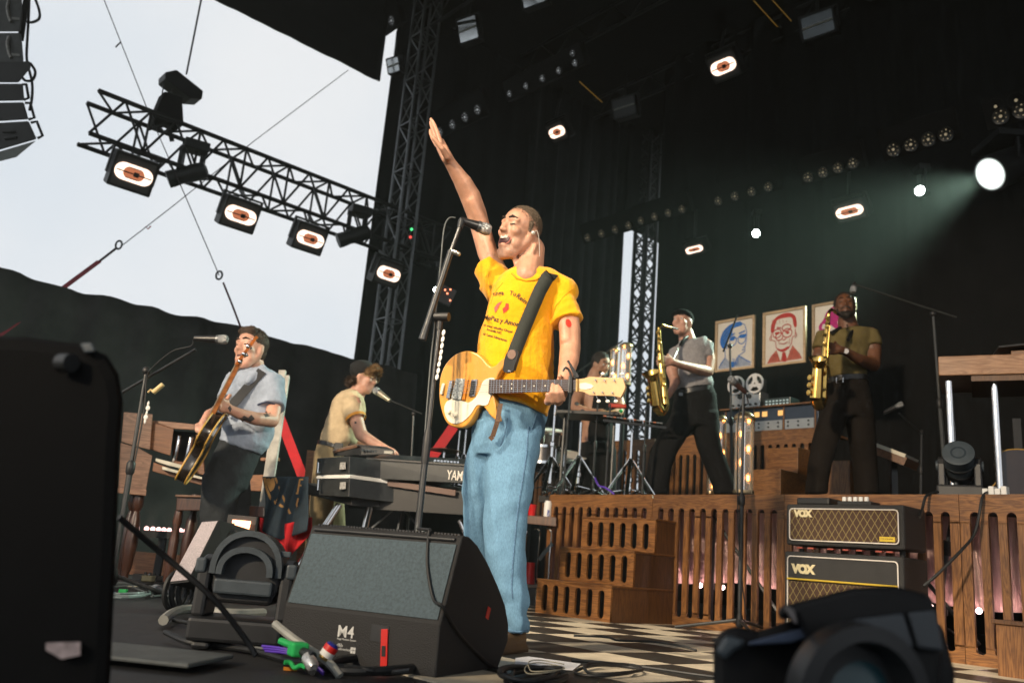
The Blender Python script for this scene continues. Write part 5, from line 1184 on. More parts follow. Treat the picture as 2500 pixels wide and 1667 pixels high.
t = MB(d0); t.loft([(1415, 1080, 1502, 1080, DY, 0.15), (1415, 1110, 1500, 1110, DY, 0.15)]); t.chain([(1438, 1105, DY, 28), (1434, 1195, DY, 24)]); t.chain([(1478, 1105, DY, 28), (1480, 1195, DY, 24)]); organic(t, 'trousers', BLACKC, dp, 0.014, 3)

# ---- saxophonists
def sax(name, label, top, mid, bow, bellbase, bell, bell_dir, neck, mp, r0, rb, group='saxophones'):
    o = (V(top) + V(bow)) / 2; t = thing(name, label, 'saxophone', o, 0, group)
    pts = spline3([top, mid, bow[0]] if isinstance(bow, tuple) else [top, mid, bow], 8); n = len(pts)
    MB(o).tube(pts, [r0 * (0.45 + 0.85 * i / (n - 1)) for i in range(n)], 14).build('body_tube', BRASS, t, True)
    c = (V(bow) + V(bellbase)) / 2; dn = (V(bow) - V(mid)).normalized()
    bp = spline3([bow, c + dn * 0.05, bellbase], 8); MB(o).tube(bp, [r0 * (1.3 + 0.35 * i / (len(bp) - 1)) for i in range(len(bp))], 14).build('bow', BRASS, t, True)
    bl = spline3([V(bellbase), V(bellbase).lerp(V(bell), 0.5), V(bell)], 6); bd = V(bell_dir).normalized()
    rr = [r0 * 1.65 + (rb * 0.55 - r0 * 1.65) * (i / (len(bl) - 1)) ** 1.5 for i in range(len(bl))]
    MB(o).tube(bl, rr, 18, caps=False).build('bell_tube', BRASS, t, True)
    MB(o).lathe([(rb * 0.53, -0.005), (rb * 0.62, 0.025), (rb * 0.80, 0.055), (rb, 0.075), (rb * 1.03, 0.077), (rb * 0.98, 0.071), (rb * 0.76, 0.052), (rb * 0.55, 0.02), (rb * 0.40, -0.02)], bell, bd, 28, False).build('bell', BRASS, t, True)
    MB(o).tube(spline3(neck, 8), [r0 * 0.55 - r0 * 0.2 * i / 8 for i in range(0, 8 * (len(neck) - 1) + 1)] if False else r0 * 0.45, 12).build('neck', BRASS, t, True)
    a, c2 = V(mp[0]), V(mp[1]); MB(o).cyl(a, c2, 0.012, 0.008, 12).build('mouthpiece', MICB, t, True)
    rnd = random.Random(3)
    u, w_ = basis(V(bow) - V(top))
    for k in range(9):
        q = pts[int((0.12 + 0.095 * k) * (n - 1))]; off = (CO - q).normalized() * r0 * (0.7 + 0.08 * k) + V((rnd.uniform(-0.02, 0.02), 0, 0))
        MB(o).lathe([(0.002, 0.016), (0.016, 0.014), (0.017, 0.008), (0.010, 0.0)], q + off, (CO - q).normalized() + V((rnd.uniform(-0.5, 0.5), 0, 0)), 12).build('key_cup', BRASS, t, True)
    for sg in (-1, 1):
        MB(o).tube([p + u * (r0 * 1.25 * sg) + (CO - p).normalized() * 0.01 for p in pts[4:-3:2]], 0.0035, 6).build('key_rod', BRASS, t, True)
    for k in range(3):
        q = V(bellbase).lerp(V(bell), 0.15 + 0.25 * k) + V((-r0 * 1.9, -0.01, 0)); MB(o).lathe([(0.002, 0.012), (0.022, 0.010), (0.024, 0.004), (0.012, 0.0)], q, V((-1, -0.4, 0)), 14).build('bell_key', BRASS, t, True)
    return t
SY = 7.6
s1 = thing('person', 'saxophonist in black beret and grey polo standing wide-legged on the riser', 'person', (P(1690, 1207, SY).x, SY, DZ))
s10 = s1.location; sf, su = V((-0.62, -0.76, 0.10)), V((0.05, 0.05, 1)); scn = P(1666, 787, SY)
b = MB(s10); head_add(b, scn, sf, su, 1.04, 0.008)
b.chain([(1674, 812, SY + 0.03, 19), (1680, 838, SY + 0.04, 24)])
b.loft([(1650, 850, 1728, 835, SY + 0.02, 0.09), (1645, 890, 1728, 880, SY + 0.02, 0.12), (1660, 950, 1728, 940, SY + 0.02, 0.10), (1660, 985, 1735, 975, SY + 0.02, 0.10)])
b.chain([(1722, 845, SY, 20), (1730, 880, SY - 0.02, 17), (1727, 907, SY - 0.06, 15), (1690, 898, SY - 0.24, 13), (1655, 888, SY - 0.36, 10), (1638, 882, SY - 0.40, 10)])
fingers(b, [[(1632, 875, SY - 0.41, 6), (1618, 870, SY - 0.44, 4.2), (1605, 872, SY - 0.45, 3.6)], [(1632, 880, SY - 0.41, 6), (1616, 878, SY - 0.45, 4.2), (1604, 881, SY - 0.46, 3.6)], [(1632, 885, SY - 0.41, 6), (1618, 886, SY - 0.45, 4.2), (1605, 889, SY - 0.46, 3.6)], [(1633, 889, SY - 0.41, 5.5), (1620, 893, SY - 0.44, 4), (1608, 896, SY - 0.45, 3.4)], [(1638, 876, SY - 0.40, 6), (1630, 866, SY - 0.40, 4.5)]])
b.chain([(1652, 862, SY + 0.02, 18), (1640, 905, SY - 0.05, 15), (1648, 930, SY - 0.06, 13), (1644, 945, SY - 0.2, 10), (1636, 958, SY - 0.28, 9)])
fingers(b, [[(1634, 957, SY - 0.29, 5.5), (1625, 960, SY - 0.32, 4)], [(1635, 962, SY - 0.29, 5.5), (1627, 968, SY - 0.31, 4)], [(1637, 965, SY - 0.28, 5), (1630, 973, SY - 0.3, 3.6)]])
b.chain([(1682, 985, SY + 0.02, 20), (1622, 1090, SY - 0.1, 15), (1602, 1190, SY - 0.15, 12)]); b.chain([(1720, 985, SY + 0.02, 20), (1730, 1085, SY + 0.02, 15), (1768, 1190, SY + 0.05, 12)])
organic(b, 'body', SKIN2, s1, 0.010, 3)
eyes(s1, scn, sf, su, 1.04, False, HAIRB)
F_, U_, L_ = head_axes(sf, su); rot = Matrix((F_, L_, U_)).transposed()
m = MB(s10); m.sph(scn + F_ * -0.012 + U_ * 0.064 + L_ * -0.01, (0.112, 0.10, 0.062), 22, 12, rot); m.sph(scn + F_ * -0.03 + U_ * 0.045, (0.098, 0.088, 0.06), 20, 12, rot); organic(m, 'beret', M('black_wool', (0.004, 0.004, 0.0045), 0.95, spec=0.1), s1, 0.010, 2)
s = MB(s10)
s.loft([(1660, 838, 1694, 828, SY + 0.03, 0.085), (1644, 852, 1722, 822, SY + 0.02, 0.115), (1637, 870, 1734, 842, SY + 0.02, 0.135), (1640, 895, 1732, 880, SY + 0.02, 0.14), (1645, 925, 1733, 915, SY + 0.02, 0.14), (1650, 948, 1740, 935, SY + 0.02, 0.145), (1653, 958, 1737, 944, SY + 0.02, 0.14)])
s.cyl(P(1722, 838, SY), P(1724, 874, SY - 0.03), 0.073, 0.070, 18); s.cyl(P(1652, 858, SY + 0.02), P(1643, 885, SY - 0.02), 0.07, 0.068, 16); s.cap(P(1664, 836, SY - 0.04), 0.025, P(1690, 826, SY + 0.02), 0.03)
organic(s, 'shirt', M('heather_grey', (0.30, 0.29, 0.30), 0.88, var=0.16, vs=60, bump=0.4, bs=45, spec=0.15), s1, 0.011, 3, ((0.15, 0.03), (0.06, 0.014)))
m = MB(s10); m.tube(spline3([P(1661, 842, SY - 0.11), P(1672, 826, SY - 0.07), P(1690, 815, SY + 0.05)]), 0.014, 8); m.tube([P(1660, 842, SY - 0.115), P(1644, 878, SY - 0.28)], 0.004, 6); m.build('neck_strap', LEATH, s1, True)
t = MB(s10)
t.loft([(1650, 950, 1738, 940, SY + 0.02, 0.14), (1646, 975, 1748, 965, SY + 0.02, 0.15), (1640, 1010, 1750, 1005, SY + 0.02, 0.15), (1635, 1045, 1752, 1040, SY, 0.14)])
t.loft([(1640, 1010, 1712, 1020, SY, 0.13), (1615, 1050, 1688, 1055, SY - 0.04, 0.125), (1590, 1090, 1655, 1100, SY - 0.1, 0.115), (1580, 1140, 1640, 1145, SY - 0.13, 0.105), (1574, 1180, 1634, 1185, SY - 0.15, 0.10), (1572, 1206, 1632, 1206, SY - 0.15, 0.10)])
t.loft([(1690, 1020, 1752, 1005, SY, 0.13), (1692, 1055, 1754, 1050, SY, 0.12), (1702, 1090, 1760, 1085, SY + 0.02, 0.11), (1722, 1140, 1776, 1135, SY + 0.04, 0.10), (1738, 1180, 1792, 1175, SY + 0.05, 0.10), (1744, 1206, 1800, 1206, SY + 0.05, 0.10)])
organic(t, 'trousers', BLACKC, s1, 0.013, 3, ((0.2, 0.02),))
m = MB(s10); m.loft([(1650, 958, 1738, 944, SY + 0.02, 0.148), (1650, 968, 1740, 954, SY + 0.02, 0.150)], 30); m.build('belt', LEATH, s1, True)
m = MB(s10); m.box(P(1662, 962, SY - 0.125), (0.035, 0.010, 0.026)); m.build('buckle', GREYMETAL, s1)
for x, dd in ((1602, -0.15), (1772, 0.05)): q = P(x, 1203, SY + dd); q.z = DZ + 0.05; m = MB(s10); m.cap(q, 0.048, q + V((-0.13, -0.15, -0.01)), 0.04); organic(m, 'shoe', BLACK, s1, 0.013, 2)
sax('saxophone', 'brass tenor saxophone played by the man in the grey polo', P(1609, 806, SY - 0.46), P(1613, 880, SY - 0.47), P(1624, 990, SY - 0.47), P(1602, 990, SY - 0.52), P(1594, 930, SY - 0.55), V((-0.35, -0.45, 0.82)), [P(1609, 808, SY - 0.46), P(1609, 799, SY - 0.46), P(1616, 794, SY - 0.44), P(1628, 797, SY - 0.38), P(1638, 799, SY - 0.32)], (P(1636, 799, SY - 0.33), P(1655, 803, SY - 0.13)), 0.028, 0.072)

TY = 6.9
s2 = thing('person', 'bearded saxophonist in an olive tee and wristwatch in front of the portraits', 'person', (P(2060, 1207, TY).x, TY, DZ))
s20 = s2.location; tf, tu = V((-0.35, -0.93, 0.20)), V((-0.03, 0.12, 1)); tcn = P(2063, 748, TY)
b = MB(s20); head_add(b, tcn, tf, tu, 1.0, 0.004)
b.chain([(2068, 780, TY + 0.04, 22), (2072, 808, TY + 0.05, 28)])
b.loft([(2020, 820, 2122, 815, TY + 0.03, 0.09), (2015, 860, 2118, 860, TY + 0.03, 0.12), (2035, 915, 2102, 915, TY + 0.03, 0.10), (2035, 960, 2108, 960, TY + 0.03, 0.10)])
b.chain([(2124, 820, TY, 23), (2132, 855, TY - 0.02, 20), (2132, 890, TY - 0.06, 17), (2095, 876, TY - 0.24, 14), (2062, 857, TY - 0.34, 11), (2045, 853, TY - 0.37, 12)])
fingers(b, [[(2040, 845, TY - 0.38, 6.5), (2026, 838, TY - 0.41, 4.6), (2014, 840, TY - 0.42, 4)], [(2039, 851, TY - 0.38, 6.5), (2024, 847, TY - 0.42, 4.6), (2012, 850, TY - 0.42, 4)], [(2039, 857, TY - 0.38, 6.5), (2024, 855, TY - 0.42, 4.6), (2012, 858, TY - 0.42, 4)], [(2041, 861, TY - 0.38, 6), (2028, 863, TY - 0.41, 4.2), (2016, 866, TY - 0.42, 3.6)], [(2046, 846, TY - 0.37, 6), (2038, 836, TY - 0.37, 4.6)]])
b.chain([(2014, 825, TY + 0.02, 22), (2000, 870, TY - 0.02, 17), (2006, 910, TY - 0.05, 15), (2008, 930, TY - 0.18, 11)])
b.chain([(2052, 950, TY + 0.02, 20), (2016, 1075, TY - 0.05, 16), (1996, 1190, TY - 0.1, 13)]); b.chain([(2092, 950, TY + 0.02, 20), (2104, 1075, TY, 16), (2115, 1190, TY + 0.05, 13)])
organic(b, 'body', SKIN4, s2, 0.010, 3)
hair_cap(s2, tcn, tf, tu, 1.0, HAIRD, -0.006, 0.006, 0.009); eyes(s2, tcn, tf, tu, 1.0, True, HAIRD)
F_, U_, L_ = head_axes(tf, tu); m = MB(s20)
for k in (-1, 1): m.cap(tcn + F_ * 0.068 - U_ * 0.115, 0.034, tcn + F_ * 0.015 + L_ * 0.062 * k - U_ * 0.055, 0.022); m.cap(tcn + F_ * 0.088 - U_ * 0.048, 0.010, tcn + F_ * 0.07 + L_ * 0.03 * k - U_ * 0.058, 0.010)
strands(organic(m, 'beard', HAIRD, s2, 0.008, 2, ((0.012, 0.008),)), 2000, 0.010)
s = MB(s20)
s.loft([(2038, 806, 2096, 800, TY + 0.04, 0.09), (2015, 815, 2125, 803, TY + 0.03, 0.125), (2003, 835, 2130, 825, TY + 0.03, 0.145), (2008, 865, 2118, 860, TY + 0.03, 0.145), (2018, 900, 2112, 900, TY + 0.03, 0.14), (2024, 922, 2112, 920, TY + 0.03, 0.145)])
s.cyl(P(2120, 812, TY + 0.01), P(2131, 846, TY - 0.03), 0.080, 0.076, 18); s.cyl(P(2016, 818, TY + 0.01), P(2002, 855, TY - 0.02), 0.078, 0.072, 16)
organic(s, 'shirt', cloth('olive_knit', (0.15, 0.115, 0.045), 0.25), s2, 0.011, 3, ((0.15, 0.02), (0.06, 0.008)))
m = MB(s20); m.tube(spline3([P(2030, 812, TY - 0.10), P(2052, 800, TY - 0.06)]), 0.014, 8); m.tube(spline3([P(2070, 830, TY - 0.16), P(2082, 806, TY - 0.08), P(2092, 792, TY + 0.03)]), 0.014, 8); m.build('neck_strap', LEATH, s2, True)
m = MB(s20); wc = P(2066, 857, TY - 0.375); m.cyl(wc, wc + (CO - wc).normalized() * 0.012, 0.021, 0.019, 20); m.build('watch', M('watch_face', (0.75, 0.73, 0.75), 0.2, 0.2), s2, True)
t = MB(s20)
t.loft([(2026, 918, 2112, 916, TY + 0.03, 0.14), (2024, 945, 2118, 945, TY + 0.03, 0.15), (2015, 985, 2126, 985, TY + 0.02, 0.15), (2004, 1020, 2130, 1020, TY, 0.14)])
t.loft([(2012, 985, 2072, 985, TY, 0.13), (1998, 1030, 2062, 1035, TY - 0.02, 0.12), (1984, 1075, 2048, 1080, TY - 0.05, 0.11), (1976, 1130, 2030, 1130, TY - 0.08, 0.10), (1970, 1180, 2020, 1180, TY - 0.1, 0.10), (1966, 1206, 2018, 1206, TY - 0.1, 0.10)])
t.loft([(2062, 985, 2126, 985, TY, 0.13), (2068, 1035, 2132, 1035, TY, 0.12), (2076, 1080, 2136, 1080, TY, 0.11), (2084, 1130, 2138, 1130, TY + 0.03, 0.10), (2088, 1180, 2142, 1180, TY + 0.05, 0.10), (2090, 1206, 2144, 1206, TY + 0.05, 0.10)])
organic(t, 'trousers', BROWNT, s2, 0.013, 3, ((0.2, 0.02),))
m = MB(s20); m.loft([(2024, 922, 2114, 920, TY + 0.03, 0.148), (2024, 934, 2116, 932, TY + 0.03, 0.15)], 30); m.build('belt', LEATH, s2, True)
m = MB(s20); m.tube([P(2042, 922, TY - 0.13), P(2058, 921, TY - 0.13), P(2058, 934, TY - 0.13), P(2042, 935, TY - 0.13)], 0.004, 6, closed=True); m.build('buckle', CHROME, s2)
for x, dd in ((1990, -0.1), (2116, 0.05)): q = P(x, 1203, TY + dd); q.z = DZ + 0.05; m = MB(s20); m.cap(q, 0.05, q + V((-0.10, -0.17, -0.01)), 0.042); organic(m, 'shoe', BLACK, s2, 0.013, 2)
sax('saxophone', 'bright brass saxophone played by the bearded man in olive', P(2023, 772, TY - 0.46), P(2016, 840, TY - 0.46), P(2008, 975, TY - 0.47), P(1992, 972, TY - 0.52), P(1997, 898, TY - 0.55), V((-0.15, -0.50, 0.85)), [P(2023, 774, TY - 0.46), P(2024, 764, TY - 0.46), P(2030, 756, TY - 0.44), P(2036, 759, TY - 0.36), P(2040, 763, TY - 0.30)], (P(2038, 762, TY - 0.32), P(2052, 772, TY - 0.15)), 0.029, 0.070)
# ================================================================== gear on and around the stage
def rot_thing(name, label, cat, a, b, z=0.0, dr=0.0, group=None): return thing(name, label, cat, S(a, b, z), ROT + dr, group)

# ------------------------------------------------------------------ amplifiers (two boxes, one on the other)
TOLEX = M('black_tolex', (0.013, 0.013, 0.014), 0.55, var=0.3, bump=0.5, bs=500)
def diamond(name):
    if name in _mats: return _mats[name]
    m = bpy.data.materials.new(name); m.use_nodes = True; nt = m.node_tree; N = nt.nodes; L = nt.links; b_ = N['Principled BSDF']
    tc = N.new('ShaderNodeTexCoord'); sx = N.new('ShaderNodeSeparateXYZ'); L.new(tc.outputs['Object'], sx.inputs[0])
    outs = []
    for sg in (1, -1):
        ml = N.new('ShaderNodeMath'); ml.operation = 'MULTIPLY_ADD'; ml.inputs[1].default_value = 0.62 * sg; L.new(sx.outputs['Z'], ml.inputs[0]); L.new(sx.outputs['X'], ml.inputs[2])
        pp = N.new('ShaderNodeMath'); pp.operation = 'PINGPONG'; pp.inputs[1].default_value = 0.021; L.new(ml.outputs[0], pp.inputs[0])
        lt = N.new('ShaderNodeMath'); lt.operation = 'LESS_THAN'; lt.inputs[1].default_value = 0.0019; L.new(pp.outputs[0], lt.inputs[0]); outs.append(lt)
    mxx = N.new('ShaderNodeMath'); mxx.operation = 'MAXIMUM'; L.new(outs[0].outputs[0], mxx.inputs[0]); L.new(outs[1].outputs[0], mxx.inputs[1])
    nz = N.new('ShaderNodeTexNoise'); nz.inputs['Scale'].default_value = 400; L.new(tc.outputs['Object'], nz.inputs['Vector'])
    c1 = N.new('ShaderNodeMix'); c1.data_type = 'RGBA'; c1.inputs[6].default_value = (0.028, 0.012, 0.006, 1); c1.inputs[7].default_value = (0.055, 0.025, 0.012, 1); L.new(nz.outputs['Fac'], c1.inputs[0])
    c2 = N.new('ShaderNodeMix'); c2.data_type = 'RGBA'; c2.inputs[7].default_value = (0.20, 0.16, 0.06, 1); L.new(mxx.outputs[0], c2.inputs[0]); L.new(c1.outputs[2], c2.inputs[6])
    L.new(c2.outputs[2], b_.inputs['Base Color']); b_.inputs['Roughness'].default_value = 0.85; _mats[name] = m; return m
GRCL = diamond('diamond_grille_cloth'); PIPING = M('white_piping', (0.62, 0.58, 0.54), 0.4); GOLDS = M('gold_strip', (0.72, 0.50, 0.06), 0.3, 0.6, var=0.1)
LOGO = M('gold_letter', (0.70, 0.60, 0.36), 0.35, 0.3)
def amp(label, a1, a0, b0, z0, z1, split=None, depth=0.27):
    wd = a1 - a0; ht = z1 - z0; t = rot_thing('guitar_amplifier', label, 'amplifier', a1, b0, z0)
    MB().box((wd / 2, depth / 2 + 0.006, ht / 2), (wd, depth, ht)).build('cabinet', TOLEX, t, bevel=0.012)
    m = 0.028
    MB().box((wd / 2, 0.003, (ht if split is None else split) / 2 + (0 if split is None else 0.006)), (wd - 2 * m, 0.010, (ht if split is None else split) - 2 * m + (0 if split is None else 0.02))).build('grille', GRCL, t)
    pts = [V((x, -0.003, z)) for x, z in rrect(m, m, wd - m, ht - m, 0.02)]
    MB().tube(pts, 0.0035, 6, closed=True).build('piping', PIPING, t, True)
    if split is not None:
        MB().box((wd / 2, 0.003, (split + ht - m) / 2), (wd - 2 * m, 0.010, ht - m - split)).build('panel', TOLEX, t)
        MB().cyl((m, -0.005, split), (wd - m, -0.005, split), 0.006, seg=10).build('gold_strip', GOLDS, t, True)
    return t
ah1 = amp('amplifier head with diamond grille and small nameplate, upper box of the stack', 2.835, 2.13, 4.74, 0.565, 0.803)
me = text_mesh('VOX', 0.052, 0.002, 0.0035, space=0.92); xform(me, Matrix.Translation((0.062, -0.006, 0.165)) @ UPRIGHT); link('logo', me, LOGO, ah1)
MB().box((0.615, -0.004, 0.052), (0.085, 0.006, 0.026)).build('nameplate', GOLDS, ah1, bevel=0.001)
me = text_mesh('VOX AMPLIFIER', 0.010, 0.0003); xform(me, Matrix.Translation((0.578, -0.0075, 0.050)) @ UPRIGHT); link('nameplate_text', me, BLACK, ah1)
for x in (0.05, 0.65): MB().cyl((x, 0.1, -0.036), (x, 0.1, 0.0), 0.014, 0.018, 10).build('foot', RUBBER, ah1, True)
ac = amp('amplifier cabinet with plain black top band and gold strip, lower box of the stack', 2.835, 2.13, 4.72, 0.0, 0.528, 0.372, 0.30)
me = text_mesh('VOX', 0.066, 0.002, 0.0045, space=0.92); xform(me, Matrix.Translation((0.06, -0.004, 0.408)) @ UPRIGHT); link('logo', me, LOGO, ac)
for k, x in enumerate((0.10, 0.17, 0.29, 0.38, 0.46, 0.57, 0.63)):
    MB().box((x, 0.02, 0.55), (0.035, 0.03, 0.008)).build('control_label', M('control_red', (0.25, 0.05, 0.03), 0.4), ac)
o = rot_thing('effects_box', 'flat black box lying on the amplifier head beside the knobbed pedal', 'box', 2.80, 4.80, 0.804)
MB().box((0.105, 0.08, 0.022), (0.21, 0.16, 0.043)).build('case', BLACK, o, bevel=0.01)
o = rot_thing('effects_pedal', 'black pedal with five white knobs on the amplifier head', 'pedal', 2.54, 4.80, 0.804)
MB().box((0.10, 0.06, 0.012), (0.20, 0.12, 0.024)).build('case', BLACK, o, bevel=0.005)
for k in range(5): MB().lathe([(0.012, 0), (0.013, 0.012), (0.012, 0.024), (0.004, 0.026)], (0.035 + k * 0.033, 0.02, 0.024), seg=14).build('knob', WHITE, o, True)

# ------------------------------------------------------------------ microphone stands
def tripod_stand(label, base, top, boom=None, r=0.010, mat=BLACKMETAL, legs=True, cat='stand', name='microphone_stand', leglen=0.30, group=None, joint=True):
    base, top = V(base), V(top); t = thing(name, label, cat, base, 0, group)
    h = top.z - base.z
    MB(base).cyl(V((base.x, base.y, base.z + 0.05)), base.lerp(top, 0.55), r * 1.25, seg=10).build('lower_tube', mat, t, True)
    MB(base).cyl(base.lerp(top, 0.5), top, r * 0.85, seg=10).build('upper_tube', mat, t, True)
    MB(base).lathe([(r * 1.3, 0), (r * 1.9, 0.015), (r * 1.9, 0.06), (r * 1.2, 0.075)], base.lerp(top, 0.52), (top - base), 12).build('clutch', BLACK, t, True)
    if legs:
        for k in range(3):
            an = 0.5 + k * 2.094; MB(base).cyl(base + V((0, 0, 0.10)), base + V((leglen * math.cos(an), leglen * math.sin(an), 0.012)), r * 0.9, seg=8).build('leg', mat, t, True)
        MB(base).lathe([(r * 1.6, 0), (r * 2.2, 0.02), (r * 1.5, 0.08)], base + V((0, 0, 0.05)), seg=12).build('leg_collar', BLACK, t, True)
    if boom:
        MB(base).cyl(boom[0], boom[1], r * 0.7, seg=8).build('boom', mat, t, True)
        MB(base).sph(top, r * 2.0).build('boom_joint', BLACK, t, True)
    return t
# upright stand between the steps and the amplifiers
bs = onb(1806, 1500, 4.92); bs.z = 0.0; tp = P(1790, 990, bs.y); tp.x, tp.y = bs.x, bs.y
tp = V((bs.x, bs.y, P(1800, 960, bs.y).z))
tripod_stand('black straight microphone stand between the oak steps and the amplifiers', bs, tp, r=0.012, leglen=0.42)
mic('microphone', P(1781, 922, bs.y - 0.08), P(1820, 958, bs.y + 0.02), 'grey microphone tilted on the straight stand below the blue portrait', 0.026, M('mic_bronze', (0.12, 0.06, 0.05), 0.4))
cable('microphone_cable', [P(1820, 958, bs.y + 0.02), P(1826, 985, bs.y + 0.03), P(1806, 1000, bs.y), P(1800, 1100, bs.y - 0.02), P(1803, 1300, bs.y - 0.02), P(1812, 1420, bs.y), P(1822, 1500, bs.y)], 0.004, 'black cable hanging down the straight stand by the steps')
# boom stand crossing the blue portrait
bb = P(1790, 1207, 7.9); bb.z = DZ
tripod_stand('black boom stand whose arm crosses the blue portrait', bb, P(1782, 845, 7.9), (P(1766, 858, 7.85), P(1800, 770, 7.95)), 0.012)
# tall boom stand on the right
rb = P(2312, 1207, 6.3); rb.z = DZ
tripod_stand('tall boom stand beside the table, arm reaching toward the bearded saxophonist', rb, P(2278, 766, 6.3), (P(2335, 775, 6.3), P(2084, 694, 6.3)), 0.012, M('dull_steel', (0.06, 0.062, 0.06), 0.4, 0.5))
mic('microphone', P(2082, 715, 6.3), P(2086, 690, 6.32), 'small round microphone hanging at the tip of the tall boom', 0.026, MICB)
lb = P(2245, 1207, 6.9); lb.z = DZ
tripod_stand('low boom stand with a microphone near the wooden stool', lb, P(2250, 1055, 6.9), (P(2255, 1062, 6.9), P(2194, 1008, 6.8)), 0.010)
mic('microphone', P(2206, 984, 6.75), P(2158, 1008, 6.85), 'grey microphone on the low boom behind the bearded saxophonist', 0.024)
# guitarist's stand at left
gb0 = P(300, 1280, 4.6); gb0.z = 0.0
tripod_stand('black boom stand with guitar picks in front of the guitarist', gb0, P(358, 905, 4.62), (P(300, 957, 4.66), P(478, 853, 4.56)), 0.012)
gst = bpy.data.objects[[o.name for o in bpy.data.objects if o.get('label', '').startswith('black boom stand with guitar picks')][0]]
for k, (x, y) in enumerate([(362, 985), (361, 996), (358, 1008), (356, 1018), (354, 1028)]): MB(gb0).sph(P(x, y, 4.58), (0.012 if k % 2 else 0.006, 0.004, 0.014), 10, 8).build('guitar_pick', PICK, gst, True)
m = MB(gb0); m.tube([P(361, 958, 4.6), P(368, 951, 4.6), P(376, 957, 4.6)], 0.006, 6); m.cyl(P(374, 958, 4.6), P(398, 938, 4.6), 0.013, seg=10); m.build('slide_holder', M('cream_slide', (0.60, 0.46, 0.22), 0.4), gst, True)
mic('microphone', P(557, 829, 4.5), P(474, 826, 4.5), 'black microphone with silver grille pointing at the guitarist', 0.026)
cable('microphone_cable', [P(472, 828, 4.5), P(466, 845, 4.52), P(420, 858, 4.55), P(370, 900, 4.58), P(358, 925, 4.6), P(352, 1000, 4.61), P(330, 1120, 4.61), P(300, 1250, 4.6), P(292, 1300, 4.58)], 0.004, 'black cable running along the guitarist\'s boom stand')
# keyboard player's microphone
mic('microphone', P(914, 950, 6.5), P(952, 978, 6.42), 'pale microphone at the keyboard player\'s mouth', 0.030, M('mic_champagne', (0.42, 0.38, 0.30), 0.35, 0.7))
kb0 = P(1000, 1330, 6.4); kb0.z = 0
tripod_stand('thin dark boom stand behind the keyboards', kb0, P(1010, 1010, 6.4), (P(1030, 1010, 6.4), P(950, 976, 6.42)), 0.008)
# percussion microphones
for x, yb, yt, dd, lb_ in ((1375, 1205, 900, 7.4, 'slim black stand left of the percussionist'), (1446, 1205, 985, 7.5, 'slim black stand in front of the percussionist'), (1478, 1205, 985, 7.3, 'slim black stand by the red block'), (1568, 1205, 1000, 7.2, 'slim black stand left of the grey polo saxophonist')):
    q = P(x, yb, dd); q.z = DZ; tp = P(x + 4, yt, dd); tp.x = q.x; tp.y = q.y
    tripod_stand(lb_, q, tp, r=0.008, legs=True, leglen=0.2)
q = P(1460, 1205, 8.6); q.z = DZ
tripod_stand('black overhead boom slanting above the percussionist', q, P(1462, 880, 8.6), (P(1392, 920, 8.5), P(1520, 832, 8.7)), 0.012)

# ------------------------------------------------------------------ chrome drum hardware
def drum_stand(label, x, yt, Yd, h_px, spread=0.28, r=0.013):
    q = P(x, 1205, Yd); q.z = DZ; tp = V((q.x, q.y, P(x, yt, Yd).z)); t = thing('drum_stand', label, 'stand', q, 0, 'chrome drum hardware')
    MB(q).cyl(q + V((0, 0, 0.12)), q.lerp(tp, 0.5), r * 1.3, seg=10).build('lower_tube', CHROME, t, True); MB(q).cyl(q.lerp(tp, 0.45), tp, r * 0.9, seg=10).build('upper_tube', CHROME, t, True)
    for k in range(3):
        an = 0.3 + 2.094 * k; f_ = q + V((spread * math.cos(an), spread * math.sin(an), 0.015))
        MB(q).bar(q + V((0, 0, 0.36)), f_, 0.03, 0.012).build('leg', CHROME, t, bevel=0.002); MB(q).bar(q + V((0, 0, 0.10)), q.lerp(f_, 0.6) + V((0, 0, 0.07)), 0.02, 0.006).build('brace', CHROME, t)
        MB(q).sph(f_, 0.018).build('rubber_foot', RUBBER, t, True)
    for fz in (0.30, 0.5): MB(q).lathe([(r * 1.3, -0.02), (r * 2, -0.012), (r * 2, 0.02), (r * 1.3, 0.03)], q.lerp(tp, fz), seg=10).build('clamp', CHROME, t, True)
    return t, q, tp
drum_stand('chrome stand nearest the singer\'s hip', 1341, 960, 7.6, 0); drum_stand('chrome stand with flat top left of the percussionist', 1408, 1030, 7.4, 0); drum_stand('chrome stand under the glockenspiel', 1536, 1055, 7.3, 0)
drum_stand('chrome stand seen between the singer and the keyboards', 1108, 1050, 8.2, 0, 0.2); drum_stand('chrome stand beside the drum seen left of the jeans', 1124, 1048, 8.0, 0, 0.2)
SHELLDR = M('drum_shell', (0.05, 0.045, 0.045), 0.25, 0.4, coat=0.3)
def drum(label, x, y, Yd, r, h, ax=(0, 0.15, 1)):
    q = P(x, y, Yd); t = thing('drum', label, 'drum', q); ax = V(ax).normalized()
    MB(q).cyl(q - ax * h / 2, q + ax * h / 2, r, seg=28).build('shell', SHELLDR, t, True)
    for s_ in (-1, 1): MB(q).lathe([(r, -0.012), (r * 1.05, -0.012), (r * 1.05, 0.012), (r, 0.012)], q + ax * (h / 2 * s_), ax, 28, False).build('hoop', CHROME, t, True)
    MB(q).cyl(q + ax * (h / 2 + 0.003), q + ax * (h / 2 + 0.006), r * 0.98, seg=28).build('drumhead', M('coated_head', (0.55, 0.53, 0.48), 0.6), t, True)
    u, w_ = basis(ax)
    for k in range(6): an = k * math.pi / 3; d_ = u * math.cos(an) + w_ * math.sin(an); MB(q).cyl(q + d_ * r * 1.04 - ax * h * 0.4, q + d_ * r * 1.04 + ax * h * 0.4, 0.007, seg=6).build('tension_rod', CHROME, t)
    return t
